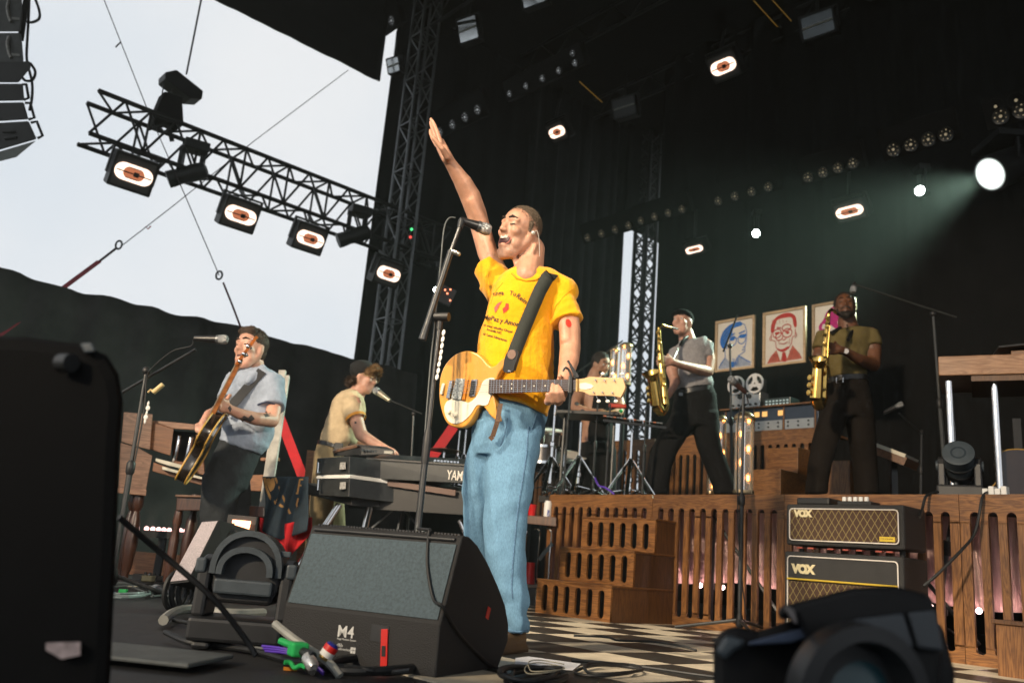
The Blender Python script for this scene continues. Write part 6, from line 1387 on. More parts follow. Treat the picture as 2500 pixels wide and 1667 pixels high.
drum('snare drum among the chrome stands behind the jeans', 1330, 1120, 8.0, 0.17, 0.15); drum('floor drum low behind the chrome stands', 1380, 1150, 8.3, 0.2, 0.3, (0, -0.4, 1))
drum('small tom drum behind the guitar neck', 1345, 1075, 8.4, 0.14, 0.18, (0, -0.3, 1))
q = P(1085, 1100, 8.2); cy = thing('cymbal', 'dull cymbal above the keyboard edge', 'cymbal', q); MB(q).lathe([(0.01, 0.03), (0.04, 0.022), (0.16, 0.004), (0.165, 0.0), (0.04, 0.012)], q, (0, 0, 1), 26).build('disc', M('cymbal_bronze', (0.32, 0.25, 0.16), 0.3, 0.9), cy, True)
MB(q).cyl(V((q.x, q.y, DZ)), q, 0.01, seg=8).build('pole', CHROME, cy)
# glockenspiel / percussion table
q = P(1545, 1030, 7.3); gk = thing('glockenspiel', 'metal bar glockenspiel on its stand left of the grey polo saxophonist', 'percussion', q)
for k in range(18): MB(q).box(P(1478 + k * 8, 1020 + k * 0.9, 7.3 - 0.0), (0.024, 0.20 - k * 0.005, 0.010), R_(-10)).build('bar', GREYMETAL if k % 3 else M('copper_bar', (0.5, 0.18, 0.10), 0.3, 0.8), gk, bevel=0.002)
for dy_ in (-0.07, 0.07): MB(q).bar(P(1472, 1026, 7.3 + dy_), P(1626, 1044, 7.3 + dy_), 0.02, 0.02).build('rail', BLACKMETAL, gk)
q = P(1440, 1015, 7.6); tbl = thing('percussion_table', 'black topped percussion table in front of the percussionist', 'table', V((q.x, q.y, DZ)))
MB(tbl.location).box(q, (0.55, 0.35, 0.03), R_(-15)).build('top', BLACK, tbl, bevel=0.004)
for sx_ in (-0.22, 0.22): MB(tbl.location).cyl(V((q.x + sx_, q.y, DZ)), V((q.x + sx_, q.y, q.z)), 0.014, seg=8).build('leg', BLACKMETAL, tbl)
tag(MB().box(P(1508, 991, 7.4), (0.15, 0.05, 0.035), R_(-8)).build('woodblock', M('red_block', (0.55, 0.05, 0.02), 0.35), None, bevel=0.008), 'red percussion block beside the percussionist\'s mallet', 'percussion')
m = thing('mallet', 'mallet with a green head in the percussionist\'s hand', 'mallet', P(1440, 1005, 7.85)); MB(m.location).cyl(P(1436, 1006, 7.86), P(1514, 1003, 7.82), 0.006, seg=8).build('stick', M('stick_wood', (0.5, 0.33, 0.16), 0.5), m); MB(m.location).sph(P(1516, 1003, 7.82), 0.018).build('mallet_head', M('green_yarn', (0.02, 0.35, 0.10), 0.8), m, True)

# ------------------------------------------------------------------ oak railings, console and back steps on the platform
def rail_panel(name, label, a1, b0, wd, ht, n, gable=0.0, cat='railing', arch=0.05):
    t = rot_thing(name, label, cat, a1, b0, DZ); sp = wd / n; sw = sp * 0.52; r = sw / 2; hb = ht - 0.16
    pts = [(0, ht), (0, hb)]
    for k in range(n):
        cx = (k + 0.5) * sp; pts += [(cx - r, hb)] + [(cx + r * math.cos(u), hb + 0.02 + r * math.sin(u)) for u in [math.pi * (1 - q / 6) for q in range(7)]] + [(cx + r, hb)]
    pts += [(wd, hb), (wd, ht)] + ([(wd / 2, ht + gable)] if gable else [])
    me = xform(curve_mesh([pts], 0.010), UPRIGHT); link('top_rail', me, OAKX, t)
    sm_ = MB().box((0, 0, hb / 2), (sp - sw, 0.02, hb)).mesh('slat'); sm_.materials.append(OAK)
    for k in range(n + 1):
        o = link('slat', sm_, None, t); o.location = (min(max(k * sp, (sp - sw) / 2), wd - (sp - sw) / 2), 0.0005 * (k % 2), 0)
    return t
def AB(p): return (p.dot(E1), p.dot(E2), p.z)
pa = AB(onb(1491, 1077, 7.3)); rail_panel('oak_railing', 'oak slatted railing left of the grey polo saxophonist\'s legs', pa[0], 7.3, pa[0] - AB(onb(1600, 1077, 7.3))[0], pa[2] - DZ, 7)
pa = AB(onb(1640, 1085, 7.5)); rail_panel('oak_railing', 'oak railing with a peaked top seen between the saxophonist\'s legs', pa[0], 7.5, pa[0] - AB(onb(1742, 1085, 7.5))[0], pa[2] - DZ, 6, 0.09)
pa = AB(onb(1310, 1140, 7.9)); rail_panel('oak_railing', 'oak slatted railing behind the chrome drum stands', pa[0], 7.9, pa[0] - AB(onb(1425, 1140, 7.9))[0], pa[2] - DZ, 9)
DB = 7.55
pa = AB(onb(1748, 1064, DB)); pe = AB(onb(1990, 1055, DB)); dw = pa[0] - pe[0]; dh = pa[2] - DZ
desk = rail_panel('mixing_desk', 'oak mixing desk with arched slots carrying the tape machine', pa[0], DB, dw, dh, 13, cat='desk')
MB().box((dw / 2, 0.30, dh + 0.012), (dw + 0.02, 0.62, 0.024)).build('desk_top', OAKX, desk)
MB().box((dw / 2, 0.05, dh * 0.45), (dw - 0.02, 0.01, dh * 0.85)).build('backing', BLACK, desk)
PANELM = M('panel_navy', (0.03, 0.045, 0.075), 0.4, 0.3); SILV = M('silver_panel', (0.35, 0.36, 0.36), 0.35, 0.7, var=0.1)
ph = AB(onb(1850, 998, DB + 0.1))[2] - AB(onb(1850, 1058, DB + 0.1))[2]
MB().box((dw / 2, 0.20, dh + 0.024 + ph / 2), (dw - 0.04, 0.20, ph)).build('meter_bridge', PANELM, desk, bevel=0.004)
MB().box((dw / 2, 0.18, dh + 0.030 + ph), (dw, 0.26, 0.014)).build('shelf', OAKX, desk)
for k in range(4): MB().box((0.05 + k * (dw - 0.1) / 3, 0.097, dh + 0.022 + ph / 2), (0.014, 0.012, ph)).build('divider', OAK, desk)
for k in range(3): MB().box((0.05 + (k + 0.5) * (dw - 0.1) / 3, 0.096, dh + 0.03 + ph * 0.25), ((dw - 0.1) / 3 - 0.03, 0.008, ph * 0.38)).build('channel_strip', SILV, desk)
for k in range(9):
    for j in range(2): MB().cyl((0.12 + k * (dw - 0.24) / 8, 0.086, dh + 0.03 + ph * (0.18 + 0.16 * j)), (0.12 + k * (dw - 0.24) / 8, 0.094, dh + 0.03 + ph * (0.18 + 0.16 * j)), 0.010, seg=10).build('knob', BLACK, desk)
AMB = glow('amber_meter', (1.0, 0.52, 0.16), 1.1)
for x in (0.38, 0.46, 0.62): MB().box((dw * x, 0.094, dh + 0.03 + ph * 0.72), (0.055, 0.006, ph * 0.2)).build('lit_meter', AMB, desk)
tz = DZ + dh + 0.038 + ph
# tape machine with two reels
xr0 = pa[0] - AB(onb(1782, 985, DB + 0.15))[0]; xr1 = pa[0] - AB(onb(1857, 985, DB + 0.15))[0]
tm = rot_thing('tape_machine', 'silver reel-to-reel tape machine with two white reels on the desk', 'tape machine', pa[0], DB, tz)
hh = AB(onb(1820, 958, DB + 0.15))[2] - tz
MB().box(((xr0 + xr1) / 2, 0.22, hh / 2 + 0.001), (xr1 - xr0, 0.16, hh)).build('deck', SILV, tm, bevel=0.006)
for k in range(5): MB().cyl((xr0 + 0.05 + k * (xr1 - xr0 - 0.1) / 4, 0.128, hh * 0.25), (xr0 + 0.05 + k * (xr1 - xr0 - 0.1) / 4, 0.14, hh * 0.25), 0.013, seg=12).build('knob', BLACK, tm)
for k in range(2): MB().cyl((xr0 + (xr1 - xr0) * (0.35 + 0.3 * k), 0.128, hh * 0.75), (xr0 + (xr1 - xr0) * (0.35 + 0.3 * k), 0.14, hh * 0.75), 0.025, seg=16).build('tape_guide', BLACK, tm, True)
def reel_mesh(r):
    holes = []
    for k in range(3):
        c = 120 * k + 30; holes.append(arc(0, 0, r * 0.80, c - 38, c + 38, 8) + arc(0, 0, r * 0.38, c + 30, c - 30, 6))
    return xform(curve_mesh([arc(0, 0, r, 0, 354, 40)] + holes + [arc(0, 0, r * 0.09, 0, 330, 11)], 0.006), UPRIGHT)
REELM = M('reel_white', (0.66, 0.64, 0.62), 0.35, 0.2, var=0.06)
for (x, y, rr) in ((1795, 940, 23), (1841, 935, 24)):
    w_ = onb(x, y, DB + 0.10); o = link('reel', reel_mesh(rr * MPX(w_.y) * 1.05), REELM, tm)
    o.location = (pa[0] - w_.dot(E1), 0.115, w_.z - tz)
    MB().cyl((o.location.x, 0.12, o.location.z), (o.location.x, 0.135, o.location.z), rr * 0.4 * MPX(w_.y), seg=20).build('tape_pack', M('brown_tape', (0.06, 0.03, 0.02), 0.4), tm, True)
MB().box(((xr0 + xr1) / 2, 0.22, hh + 0.07), ((xr1 - xr0) * 0.96, 0.10, 0.14)).build('reel_panel', M('panel_dark', (0.05, 0.05, 0.05), 0.4), tm)
def rack(name, label, xl, xr, yt, mat, btn):
    a_, c_ = pa[0] - AB(onb(xl, 990, DB + 0.15))[0], pa[0] - AB(onb(xr, 990, DB + 0.15))[0]; h_ = AB(onb((xl + xr) / 2, yt, DB + 0.15))[2] - tz
    t = rot_thing(name, label, 'audio unit', pa[0], DB, tz); MB().box(((a_ + c_) / 2, 0.22, h_ / 2 + 0.001), (c_ - a_, 0.18, h_)).build('case', mat, t, bevel=0.004)
    for k in range(7):
        for j in range(2): MB().box((a_ + 0.03 + k * (c_ - a_ - 0.06) / 6, 0.127, h_ * (0.3 + 0.35 * j)), (0.02, 0.006, 0.012)).build('button', btn, t)
rack('stereo_receiver', 'dark stereo receiver with lit buttons beside the tape machine', 1868, 1932, 972, M('receiver_dark', (0.03, 0.045, 0.045), 0.3), glow('button_pale', (0.8, 0.95, 0.85), 0.5)); rack('patch_unit', 'low white patch unit at the end of the desk shelf', 1938, 1985, 988, M('unit_grey', (0.4, 0.4, 0.4), 0.4), SILV)
# back steps to the right of the desk lantern
def box_step(t, x0, x1, y0, y1, z1): MB().box(((x0 + x1) / 2, (y0 + y1) / 2, z1 / 2), (x1 - x0, y1 - y0, z1)).build('step_box', OAKX, t, bevel=0.003)
p0 = AB(onb(1840, 1145, 6.6)); bstp = rot_thing('back_steps', 'plain oak box steps rising behind the glowing lantern', 'steps', p0[0], 6.6, DZ)
for k, (x0, x1, yt) in enumerate(((1838, 1906, 1146), (1874, 1948, 1094))):
    l_ = onb(x0, yt, 6.6 + 0.28 * k); r_ = onb(x1, yt, 6.6 + 0.28 * k); box_step(bstp, p0[0] - l_.dot(E1), p0[0] - r_.dot(E1), 0.28 * k, 0.28 * k + 0.275, l_.z - DZ)
# leaning oak panels and a stool to the right
o = tag(MB().box((0, 0, 0.24), (0.30, 0.25, 0.48)).build('oak_cabinet', OAK, None, bevel=0.004), 'oak cabinet between the bearded saxophonist\'s legs', 'cabinet'); o.location = onb(2052, 1207, 7.0); o.location.z = DZ; o.rotation_euler = (0, 0, ROT)
q = P(2236, 1207, 7.2); q.z = DZ; stl = thing('stool', 'low wooden stool behind the low boom stand', 'stool', q, ROT)
MB().box((0, 0, 0.19), (0.30, 0.26, 0.05)).build('seat', WALNUT, stl, bevel=0.005)
for sx_ in (-1, 1):
    for sy_ in (-1, 1): MB().cyl((0.11 * sx_, 0.09 * sy_, 0), (0.11 * sx_, 0.09 * sy_, 0.17), 0.018, seg=8).build('leg', WALNUT, stl)
# upright piano keyboard edge seen sloping
q = P(2170, 1130, 7.4); pk = thing('clavinet', 'sloping wooden keyboard with pale edge behind the bearded saxophonist', 'keyboard', V((q.x, q.y, DZ))); m = MB(pk.location)
m.bar(P(2134, 1085, 7.4), P(2226, 1120, 7.2), 0.35, 0.03).build('key_edge', CREAMP, pk); MB(pk.location).bar(P(2134, 1098, 7.4), P(2226, 1133, 7.2), 0.34, 0.07).build('wooden_body', WALNUT, pk)
MB(pk.location).bar(P(2180, 1115, 7.3), V((P(2180, 1115, 7.3).x, P(2180, 1115, 7.3).y, DZ)), 0.05, 0.05).build('post', BLACKMETAL, pk)

# ------------------------------------------------------------------ table with chrome legs, far right
CT = wood('pale_walnut', (0.20, 0.095, 0.045), (0.36, 0.20, 0.11), 'X')
tY = 5.9; c1, c2, c3 = P(2291, 892, tY), P(2560, 866, tY - 0.32), None
ex = (c2 - c1); ex.z = 0; exn = ex.normalized(); ey = V((-exn.y, exn.x, 0)); zt = P(2291, 870, tY).z; zb = P(2297, 917, tY).z
tb_ = thing('table', 'wood topped electric piano on chrome legs at the right edge', 'table', V((c1.x, c1.y, DZ)), math.atan2(exn.y, exn.x))
Lx = 1.3
MB().box((Lx / 2, 0.30, (zt + zb) / 2 - DZ), (Lx, 0.60, zt - zb)).build('case', CT, tb_, bevel=0.006)
MB().box((Lx / 2 + 0.25, 0.32, zt - DZ + 0.022), (Lx - 0.4, 0.5, 0.04)).build('lid', CT, tb_, bevel=0.005)
MB().box((Lx / 2 + 0.1, 0.30, zb - DZ - 0.02), (Lx - 0.2, 0.56, 0.04)).build('underside', OAKD, tb_)
MB().bar((0.35, 0.2, zt - DZ + 0.055), (1.1, 0.3, zt - DZ + 0.14), 0.4, 0.012).build('music_rest', BLACK, tb_)
for x, y in ((0.06, 0.06), (0.06, 0.54), (0.34, 0.10), (1.2, 0.06), (0.75, 0.5)):
    MB().cyl((x, y, 0), (x, y, zb - DZ - 0.03), 0.024, seg=14).build('leg', CHROME, tb_, True)
q = P(2486, 1140, 5.9); q.z = DZ; agt = thing('acoustic_guitar', 'dark acoustic guitar standing under the table at the right edge', 'guitar', q, R_(-20))
bl2 = smooth_loop([(0, 0), (0.17, 0.04), (0.20, 0.15), (0.13, 0.26), (0.145, 0.36), (0.10, 0.44), (0, 0.46), (-0.10, 0.44), (-0.145, 0.36), (-0.13, 0.26), (-0.20, 0.15), (-0.17, 0.04)], 3)
link('body', xform(curve_mesh([bl2], 0.045, 0.004), UPRIGHT), M('dark_brown_lacquer', (0.022, 0.010, 0.006), 0.3, coat=0.5), agt)
MB().tube([V((x, -0.048, z)) for x, z in bl2], 0.004, 6, closed=True).build('binding', GOLDB, agt, True); MB().box((0, -0.03, 0.55), (0.05, 0.02, 0.25)).build('neck', BLACK, agt)
q = onb(2430, 1207, 5.2); q.z = DZ; ps = thing('power_strip', 'white block of power adapters on the riser edge', 'power strip', q, ROT)
for k in range(4): MB().box((-0.045 + 0.032 * k, 0.0, 0.02 + 0.006 * (k % 2)), (0.029, 0.05, 0.04 + 0.012 * (k % 2))).build('adapter', WHITE, ps, bevel=0.004)
cable('power_cable', [onb(2412, 1200, 5.2), onb(2398, 1215, 5.08), onb(2388, 1270, 5.04), onb(2375, 1310, 5.0), onb(2340, 1350, 4.9), onb(2290, 1400, 4.8), onb(2255, 1430, 4.74)], 0.008, 'thick black cable hanging from the power adapters to the amplifiers')
cable('power_cable', [onb(2290, 1200, 5.2), onb(2262, 1210, 5.06), onb(2252, 1240, 5.0), onb(2246, 1262, 4.9)], 0.008, 'short black cable dropping behind the amplifier head')
# pole stand in front of the slats, right
fb = FL(2262, 1600); t_ = thing('light_stand', 'black angled pole with clamps in front of the slats at right', 'stand', V((fb.x, fb.y, 0)))
fo = t_.location; pA_, pB_ = P(2337, 1160, fb.y - 0.15), P(2275, 1610, fb.y)
MB(fo).cyl(pA_, pA_.lerp(pB_, 0.45), 0.012, seg=12).build('upper_tube', SHELL, t_, True); MB(fo).cyl(pA_.lerp(pB_, 0.42), pB_, 0.016, seg=12).build('lower_tube', SHELL, t_, True)
MB(fo).cyl(pA_.lerp(pB_, 0.36), pA_.lerp(pB_, 0.44), 0.026, seg=12).build('clamp', BLACK, t_, True); MB(fo).box(pA_.lerp(pB_, 0.74), (0.09, 0.05, 0.05)).build('clamp_block', BLACK, t_, bevel=0.006)
for dx, dy in ((-0.35, -0.1), (0.25, -0.15), (0.1, 0.3)): MB(fo).cyl(pA_.lerp(pB_, 0.8), V((pB_.x + dx, pB_.y + dy, 0.02)), 0.011, seg=8).build('leg', BLACK, t_, True)
# black moving head on the riser at right
q = onb(2345, 1190, 5.45); q.z = DZ; mh = moving_head('moving_head_light', 'black moving head light tilted sideways on the riser under the table', q, R_(-30), 0.62, R_(62))
# stub of an oak stand at the extreme right
q = FL(2480, 1655); o = thing('oak_pedestal', 'small oak pedestal at the right edge on the checkered floor', 'pedestal', V((q.x + 0.02, q.y, 0)), ROT); hz = P(2480, 1525, q.y).z
MB().box((0, 0, hz / 2), (0.14, 0.14, hz)).build('post', OAK, o, bevel=0.003); MB().box((0, 0, hz + 0.008), (0.17, 0.17, 0.02)).build('cap', OAKD, o, bevel=0.003)

# ------------------------------------------------------------------ glowing glass lanterns
BULB = glow('filament', (1.0, 0.36, 0.07), 16.0); LGLASS = glassm('lantern_glass', (1, 0.97, 0.92), 0.03, 0.16); LBRASS = M('aged_brass', (0.40, 0.30, 0.18), 0.35, 0.9, var=0.2)
def lantern(label, x, yb, yt, rpx, Yd, n):
    q = P(x, yb, Yd); tp = P(x, yt, Yd); h = tp.z - q.z; r = rpx * MPX(Yd); t = thing('lantern', label, 'lantern', q, 0, 'glass bulb lanterns')
    MB(q).cyl(q + V((0, 0, 0.02)), q + V((0, 0, h * 0.9)), r * 0.93, seg=24, caps=False).build('glass', LGLASS, t, True)
    MB(q).lathe([(r, 0), (r * 1.02, 0.012), (r, 0.024)], q, seg=24).build('base_ring', LBRASS, t, True)
    MB(q).lathe([(r * 1.04, h * 0.89), (r * 1.06, h * 0.91), (r * 0.95, h * 0.945), (r * 0.55, h * 0.98), (r * 0.1, h)], q, seg=24).build('cap', LBRASS, t, True)
    for k in range(4): an = 0.6 + k * math.pi / 2; d_ = V((r * 0.98 * math.cos(an), r * 0.98 * math.sin(an), 0)); MB(q).cyl(q + d_, q + d_ + V((0, 0, h * 0.9)), 0.005, seg=6).build('rod', LBRASS, t)
    MB(q).cyl(q + V((0, r * 0.2, 0)), q + V((0, r * 0.2, h * 0.88)), 0.018, seg=10).build('stem', CHROME, t, True)
    for k in range(n):
        c = q + V((r * 0.35 * (-1) ** k, -r * 0.25, h * (0.12 + 0.70 * k / max(n - 1, 1))))
        MB(q).lathe([(0.012, 0), (0.014, 0.02), (0.022, 0.045), (0.017, 0.07), (0.004, 0.082)], c, seg=12).build('bulb', glassm('bulb_glass', (1, 0.85, 0.6), 0.05, 0.25), t, True); MB(q).cyl(c + V((0, 0, 0.025)), c + V((0, 0, 0.062)), 0.010, seg=8).build('filament', BULB, t, True)
    return t
lantern('tall glowing bulb lantern in front of the mixing desk', 1815, 1205, 1003, 25, 6.6, 5); lantern('glowing lantern half hidden behind the grey polo saxophonist', 1760, 1130, 1013, 13, 8.3, 3)
lantern('glass lantern on a pole beside the lattice tower', 1524, 941, 835, 17, 9.0, 4); lantern('narrow glass lantern behind the percussionist\'s head', 1496, 940, 845, 12, 9.2, 3); lantern('small lantern on the deck by the saxophonist\'s rear leg', 1735, 1205, 1132, 10, 8.0, 2)
for x, yd, lab in ((1524, 9.0, 'thin pole carrying the lantern by the lattice tower'), (1496, 9.2, 'thin pole carrying the narrow lantern'), (1760, 8.3, 'short pole carrying the half hidden lantern')):
    q = P(x, 941 if x < 1700 else 1130, yd); tag(MB().cyl(V((q.x, q.y, DZ)), q, 0.025, seg=10).build('lantern_pole', BLACKMETAL, None, True), lab, 'pole')

# ------------------------------------------------------------------ framed portraits on the back drape
FRAME = wood('ash_frame', (0.34, 0.22, 0.12), (0.50, 0.36, 0.22), 'X', rough=0.5, coat=0.0); PAPER = M('cream_paper', (0.68, 0.63, 0.57), 0.8, var=0.05)
def portrait(label, quad_px, ink, kind, b0=8.5):
    c = [onb(x, y, b0) for x, y in quad_px]; a_l = (c[0].dot(E1) + c[3].dot(E1)) / 2; a_r = (c[1].dot(E1) + c[2].dot(E1)) / 2
    z1 = (c[0].z + c[1].z) / 2; z0 = (c[2].z + c[3].z) / 2; wd, ht = a_l - a_r, z1 - z0
    t = rot_thing('framed_portrait', label, 'portrait', a_l, b0, z0)
    link('frame', xform(curve_mesh([[(0, 0), (wd, 0), (wd, ht), (0, ht)], [(0.028, 0.028), (wd - 0.028, 0.028), (wd - 0.028, ht - 0.028), (0.028, ht - 0.028)]], 0.016, 0.002), UPRIGHT), FRAME, t)
    MB().box((wd / 2, 0.006, ht / 2), (wd - 0.05, 0.006, ht - 0.05)).build('paper', PAPER, t)
    cnt = [0]
    def ink_shape(pts, holes=(), mat=ink, sm=True):
        cnt[0] += 1; f = (lambda q: smooth_loop(q, 3)) if sm else (lambda q: q)
        sc_ = lambda q: [(0.04 + x * (wd - 0.08), 0.04 + y * (ht - 0.08)) for x, y in q]
        link('ink_shape', xform(curve_mesh([f(sc_(pts))] + [f(sc_(h)) for h in holes], 0.0004), Matrix.Translation((0, 0.0024 - 0.0003 * cnt[0], 0)) @ UPRIGHT), mat, t)
    def ring(cx, cy, rx, ry, w_=0.022, mat=ink): ink_shape([(cx + rx * math.cos(k * math.pi / 6), cy + ry * math.sin(k * math.pi / 6)) for k in range(12)], [[(cx + (rx - w_) * math.cos(k * math.pi / 6), cy + (ry - w_) * math.sin(k * math.pi / 6)) for k in range(12)]], mat)
    def line(pts, w_=0.018, mat=ink):
        l_, r_ = [], []
        for i, p in enumerate(pts):
            a = V((*pts[max(i - 1, 0)], 0)); c_ = V((*pts[min(i + 1, len(pts) - 1)], 0)); d = (c_ - a).normalized(); n_ = V((-d.y, d.x, 0)) * w_ / 2; l_.append((p[0] + n_.x, p[1] + n_.y)); r_.append((p[0] - n_.x, p[1] - n_.y))
        ink_shape(l_ + r_[::-1], (), mat, False)
    return ink_shape, ring, line
def inkm(n, c): return M(n, c, 0.8, var=0.25, vs=40)
IB, IB2 = inkm('ink_blue', (0.015, 0.13, 0.48)), inkm('ink_blue_pale', (0.30, 0.34, 0.44)); IR, IR2 = inkm('ink_red', (0.42, 0.025, 0.02)), inkm('ink_red_pale', (0.46, 0.13, 0.09)); IM = inkm('ink_magenta', (0.42, 0.008, 0.16))
sh, rg, ln = portrait('framed blue ink portrait of a man in round glasses', [(1747, 785), (1843, 770), (1843, 897), (1747, 911)], IB, 0)
sh([(0.02, 0.0), (0.98, 0.0), (0.95, 0.06), (0.70, 0.22), (0.60, 0.26), (0.55, 0.10), (0.36, 0.12), (0.22, 0.24), (0.08, 0.14)], (), IB2, False)
sh([(0.60, 0.99), (0.36, 0.96), (0.16, 0.85), (0.05, 0.66), (0.08, 0.50), (0.20, 0.42), (0.26, 0.50), (0.30, 0.62), (0.40, 0.70), (0.44, 0.85), (0.58, 0.88), (0.70, 0.90), (0.68, 0.97)])
ln([(0.62, 0.98), (0.78, 0.90), (0.84, 0.74), (0.84, 0.56), (0.80, 0.42), (0.80, 0.32), (0.62, 0.24), (0.58, 0.14)]); rg(0.44, 0.58, 0.11, 0.11); rg(0.70, 0.59, 0.12, 0.11); ln([(0.54, 0.62), (0.60, 0.63)]); sh([(0.62, 0.66), (0.82, 0.70), (0.80, 0.62), (0.66, 0.62)]); sh([(0.34, 0.63), (0.50, 0.68), (0.48, 0.60), (0.38, 0.59)])
ln([(0.20, 0.42), (0.22, 0.24)]); sh([(0.36, 0.0), (0.48, 0.0), (0.50, 0.12), (0.40, 0.13)], (), IB, False); ln([(0.58, 0.22), (0.50, 0.02)]); ln([(0.60, 0.24), (0.98, 0.06)]); ln([(0.22, 0.24), (0.03, 0.03)])
for k in range(6): ln([(0.44 + 0.035 * k, 0.20 - 0.012 * k), (0.46 + 0.03 * k, 0.04)], 0.010)
ln([(0.80, 0.42), (0.74, 0.40)]); ln([(0.79, 0.36), (0.72, 0.35)]); ln([(0.28, 0.52), (0.24, 0.46), (0.28, 0.42)]); ln([(0.62, 0.72), (0.80, 0.76)], 0.03); ln([(0.36, 0.70), (0.50, 0.74)], 0.03)
for k in range(5): ln([(0.10 + 0.03 * k, 0.80 - 0.07 * k), (0.30 + 0.01 * k, 0.92 - 0.06 * k)], 0.006, IB2)
sh, rg, ln = portrait('framed red ink portrait of a man with doubled glasses and tie', [(1863, 764), (1968, 748), (1968, 885), (1864, 897)], IR, 1)
sh([(0.02, 0.0), (0.98, 0.02), (0.92, 0.12), (0.72, 0.32), (0.58, 0.06), (0.52, 0.20), (0.46, 0.20), (0.40, 0.02), (0.28, 0.26), (0.12, 0.14)], (), IR2, False)
sh([(0.12, 0.66), (0.16, 0.86), (0.34, 0.97), (0.58, 1.0), (0.78, 0.92), (0.84, 0.74), (0.80, 0.66), (0.74, 0.74), (0.70, 0.88), (0.50, 0.90), (0.30, 0.88), (0.24, 0.76), (0.20, 0.64)])
rg(0.30, 0.60, 0.13, 0.10); rg(0.58, 0.58, 0.14, 0.10); rg(0.36, 0.53, 0.11, 0.09); rg(0.56, 0.69, 0.13, 0.08); sh([(0.24, 0.62), (0.36, 0.63), (0.34, 0.58), (0.26, 0.58)]); sh([(0.52, 0.60), (0.64, 0.60), (0.60, 0.55)])
ln([(0.14, 0.64), (0.14, 0.48), (0.26, 0.44), (0.28, 0.30), (0.46, 0.22), (0.62, 0.26), (0.70, 0.36), (0.72, 0.48), (0.80, 0.50), (0.80, 0.64)]); sh([(0.30, 0.27), (0.46, 0.20), (0.62, 0.26), (0.60, 0.30), (0.46, 0.26)]); sh([(0.44, 0.18), (0.54, 0.18), (0.56, 0.0), (0.46, 0.0)], (), IR, False); ln([(0.44, 0.48), (0.48, 0.44), (0.56, 0.47)])
for k in range(7): ln([(0.16 + 0.1 * k, 0.90 - 0.004 * k * k), (0.20 + 0.09 * k, 0.80)], 0.010, IR2)
for k in range(5): ln([(0.10 + 0.06 * k, 0.04), (0.20 + 0.03 * k, 0.18)], 0.010); ln([(0.90 - 0.06 * k, 0.05), (0.78 - 0.03 * k, 0.22)], 0.010)
ln([(0.40, 0.38), (0.50, 0.36), (0.60, 0.39)], 0.016); ln([(0.34, 0.46), (0.38, 0.36)], 0.010, IR2); ln([(0.66, 0.46), (0.64, 0.34)], 0.010, IR2); ln([(0.30, 0.72), (0.42, 0.70)], 0.024); ln([(0.14, 0.56), (0.10, 0.52), (0.13, 0.46)], 0.014); ln([(0.82, 0.56), (0.85, 0.50), (0.80, 0.45)], 0.014)
sh, rg, ln = portrait('framed magenta ink portrait partly hidden by the bearded saxophonist', [(1984, 744), (2090, 728), (2090, 866), (1984, 878)], IM, 2)
sh([(0.50, 0.98), (0.30, 0.88), (0.20, 0.72), (0.08, 0.62), (0.10, 0.50), (0.22, 0.46), (0.36, 0.52), (0.40, 0.60), (0.56, 0.50), (0.78, 0.46), (0.88, 0.62), (0.82, 0.82), (0.70, 0.95)], [[(0.16, 0.56), (0.24, 0.54), (0.26, 0.62), (0.20, 0.64)], [(0.60, 0.60), (0.70, 0.58), (0.72, 0.68), (0.62, 0.68)]])

# ------------------------------------------------------------------ organ, bench, ladder and straps at left
oY = 6.0; oo = P(330, 1207, oY); oo.z = 0
og = thing('wooden_organ', 'walnut organ console with drawbar cabinet and two keyboards at left', 'organ', oo)
def obox(name, poly, y0, y1, mat, bev=0.004, shrink=1.0): m = MB(oo); pxprism(m, poly, y0, y1); return m.build(name, mat, og, bevel=bev)
WAL2 = wood('organ_walnut', (0.16, 0.075, 0.042), (0.30, 0.16, 0.095), 'X', rough=0.45); ORG = wood('organ_orange', (0.14, 0.05, 0.018), (0.24, 0.10, 0.04), 'X')
obox('upper_cabinet', [(302, 1006), (373, 1011), (366, 1098), (336, 1090), (296, 1078)], oY, oY + 0.35, WAL2)
obox('lower_cabinet', [(294, 1080), (340, 1094), (372, 1112), (354, 1207), (288, 1200)], oY + 0.01, oY + 0.4, WAL2)
obox('base_moulding', [(286, 1190), (358, 1196), (356, 1210), (286, 1203)], oY - 0.02, oY + 0.4, WAL2)
obox('side_box', [(371, 1030), (424, 1046), (416, 1112), (364, 1096)], oY + 0.03, oY + 0.3, ORG)
obox('top_shelf', [(366, 1026), (422, 1030), (480, 1036), (480, 1050), (424, 1046), (372, 1030)], oY + 0.05, oY + 0.4, WAL2)
obox('manual', [(380, 1118), (412, 1126), (472, 1142), (472, 1150), (410, 1136), (380, 1126)], oY - 0.05, oY + 0.14, CREAMP); obox('manual', [(396, 1138), (500, 1166), (500, 1172), (396, 1146)], oY - 0.16, oY + 0.0, CREAMP)
obox('key_bed', [(375, 1128), (498, 1172), (498, 1186), (372, 1150)], oY - 0.1, oY + 0.3, ORG)
obox('end_post', [(478, 1060), (494, 1062), (500, 1160), (480, 1156)], oY + 0.0, oY + 0.3, ORG); obox('music_rail', [(424, 1124), (500, 1134), (500, 1150), (424, 1138)], oY + 0.05, oY + 0.2, ORG)
obox('back_panel', [(420, 1050), (482, 1056), (482, 1140), (420, 1130)], oY + 0.22, oY + 0.26, BLACK)
for x0_, y0_, x1_, y1_ in ((426, 1124, 437, 1066), (454, 1128, 467, 1070)): MB(oo).cap(P(x0_, y0_, oY + 0.1), 0.017, P(x1_, y1_, oY + 0.1), 0.017).build('chrome_tube', CHROME, og, True)
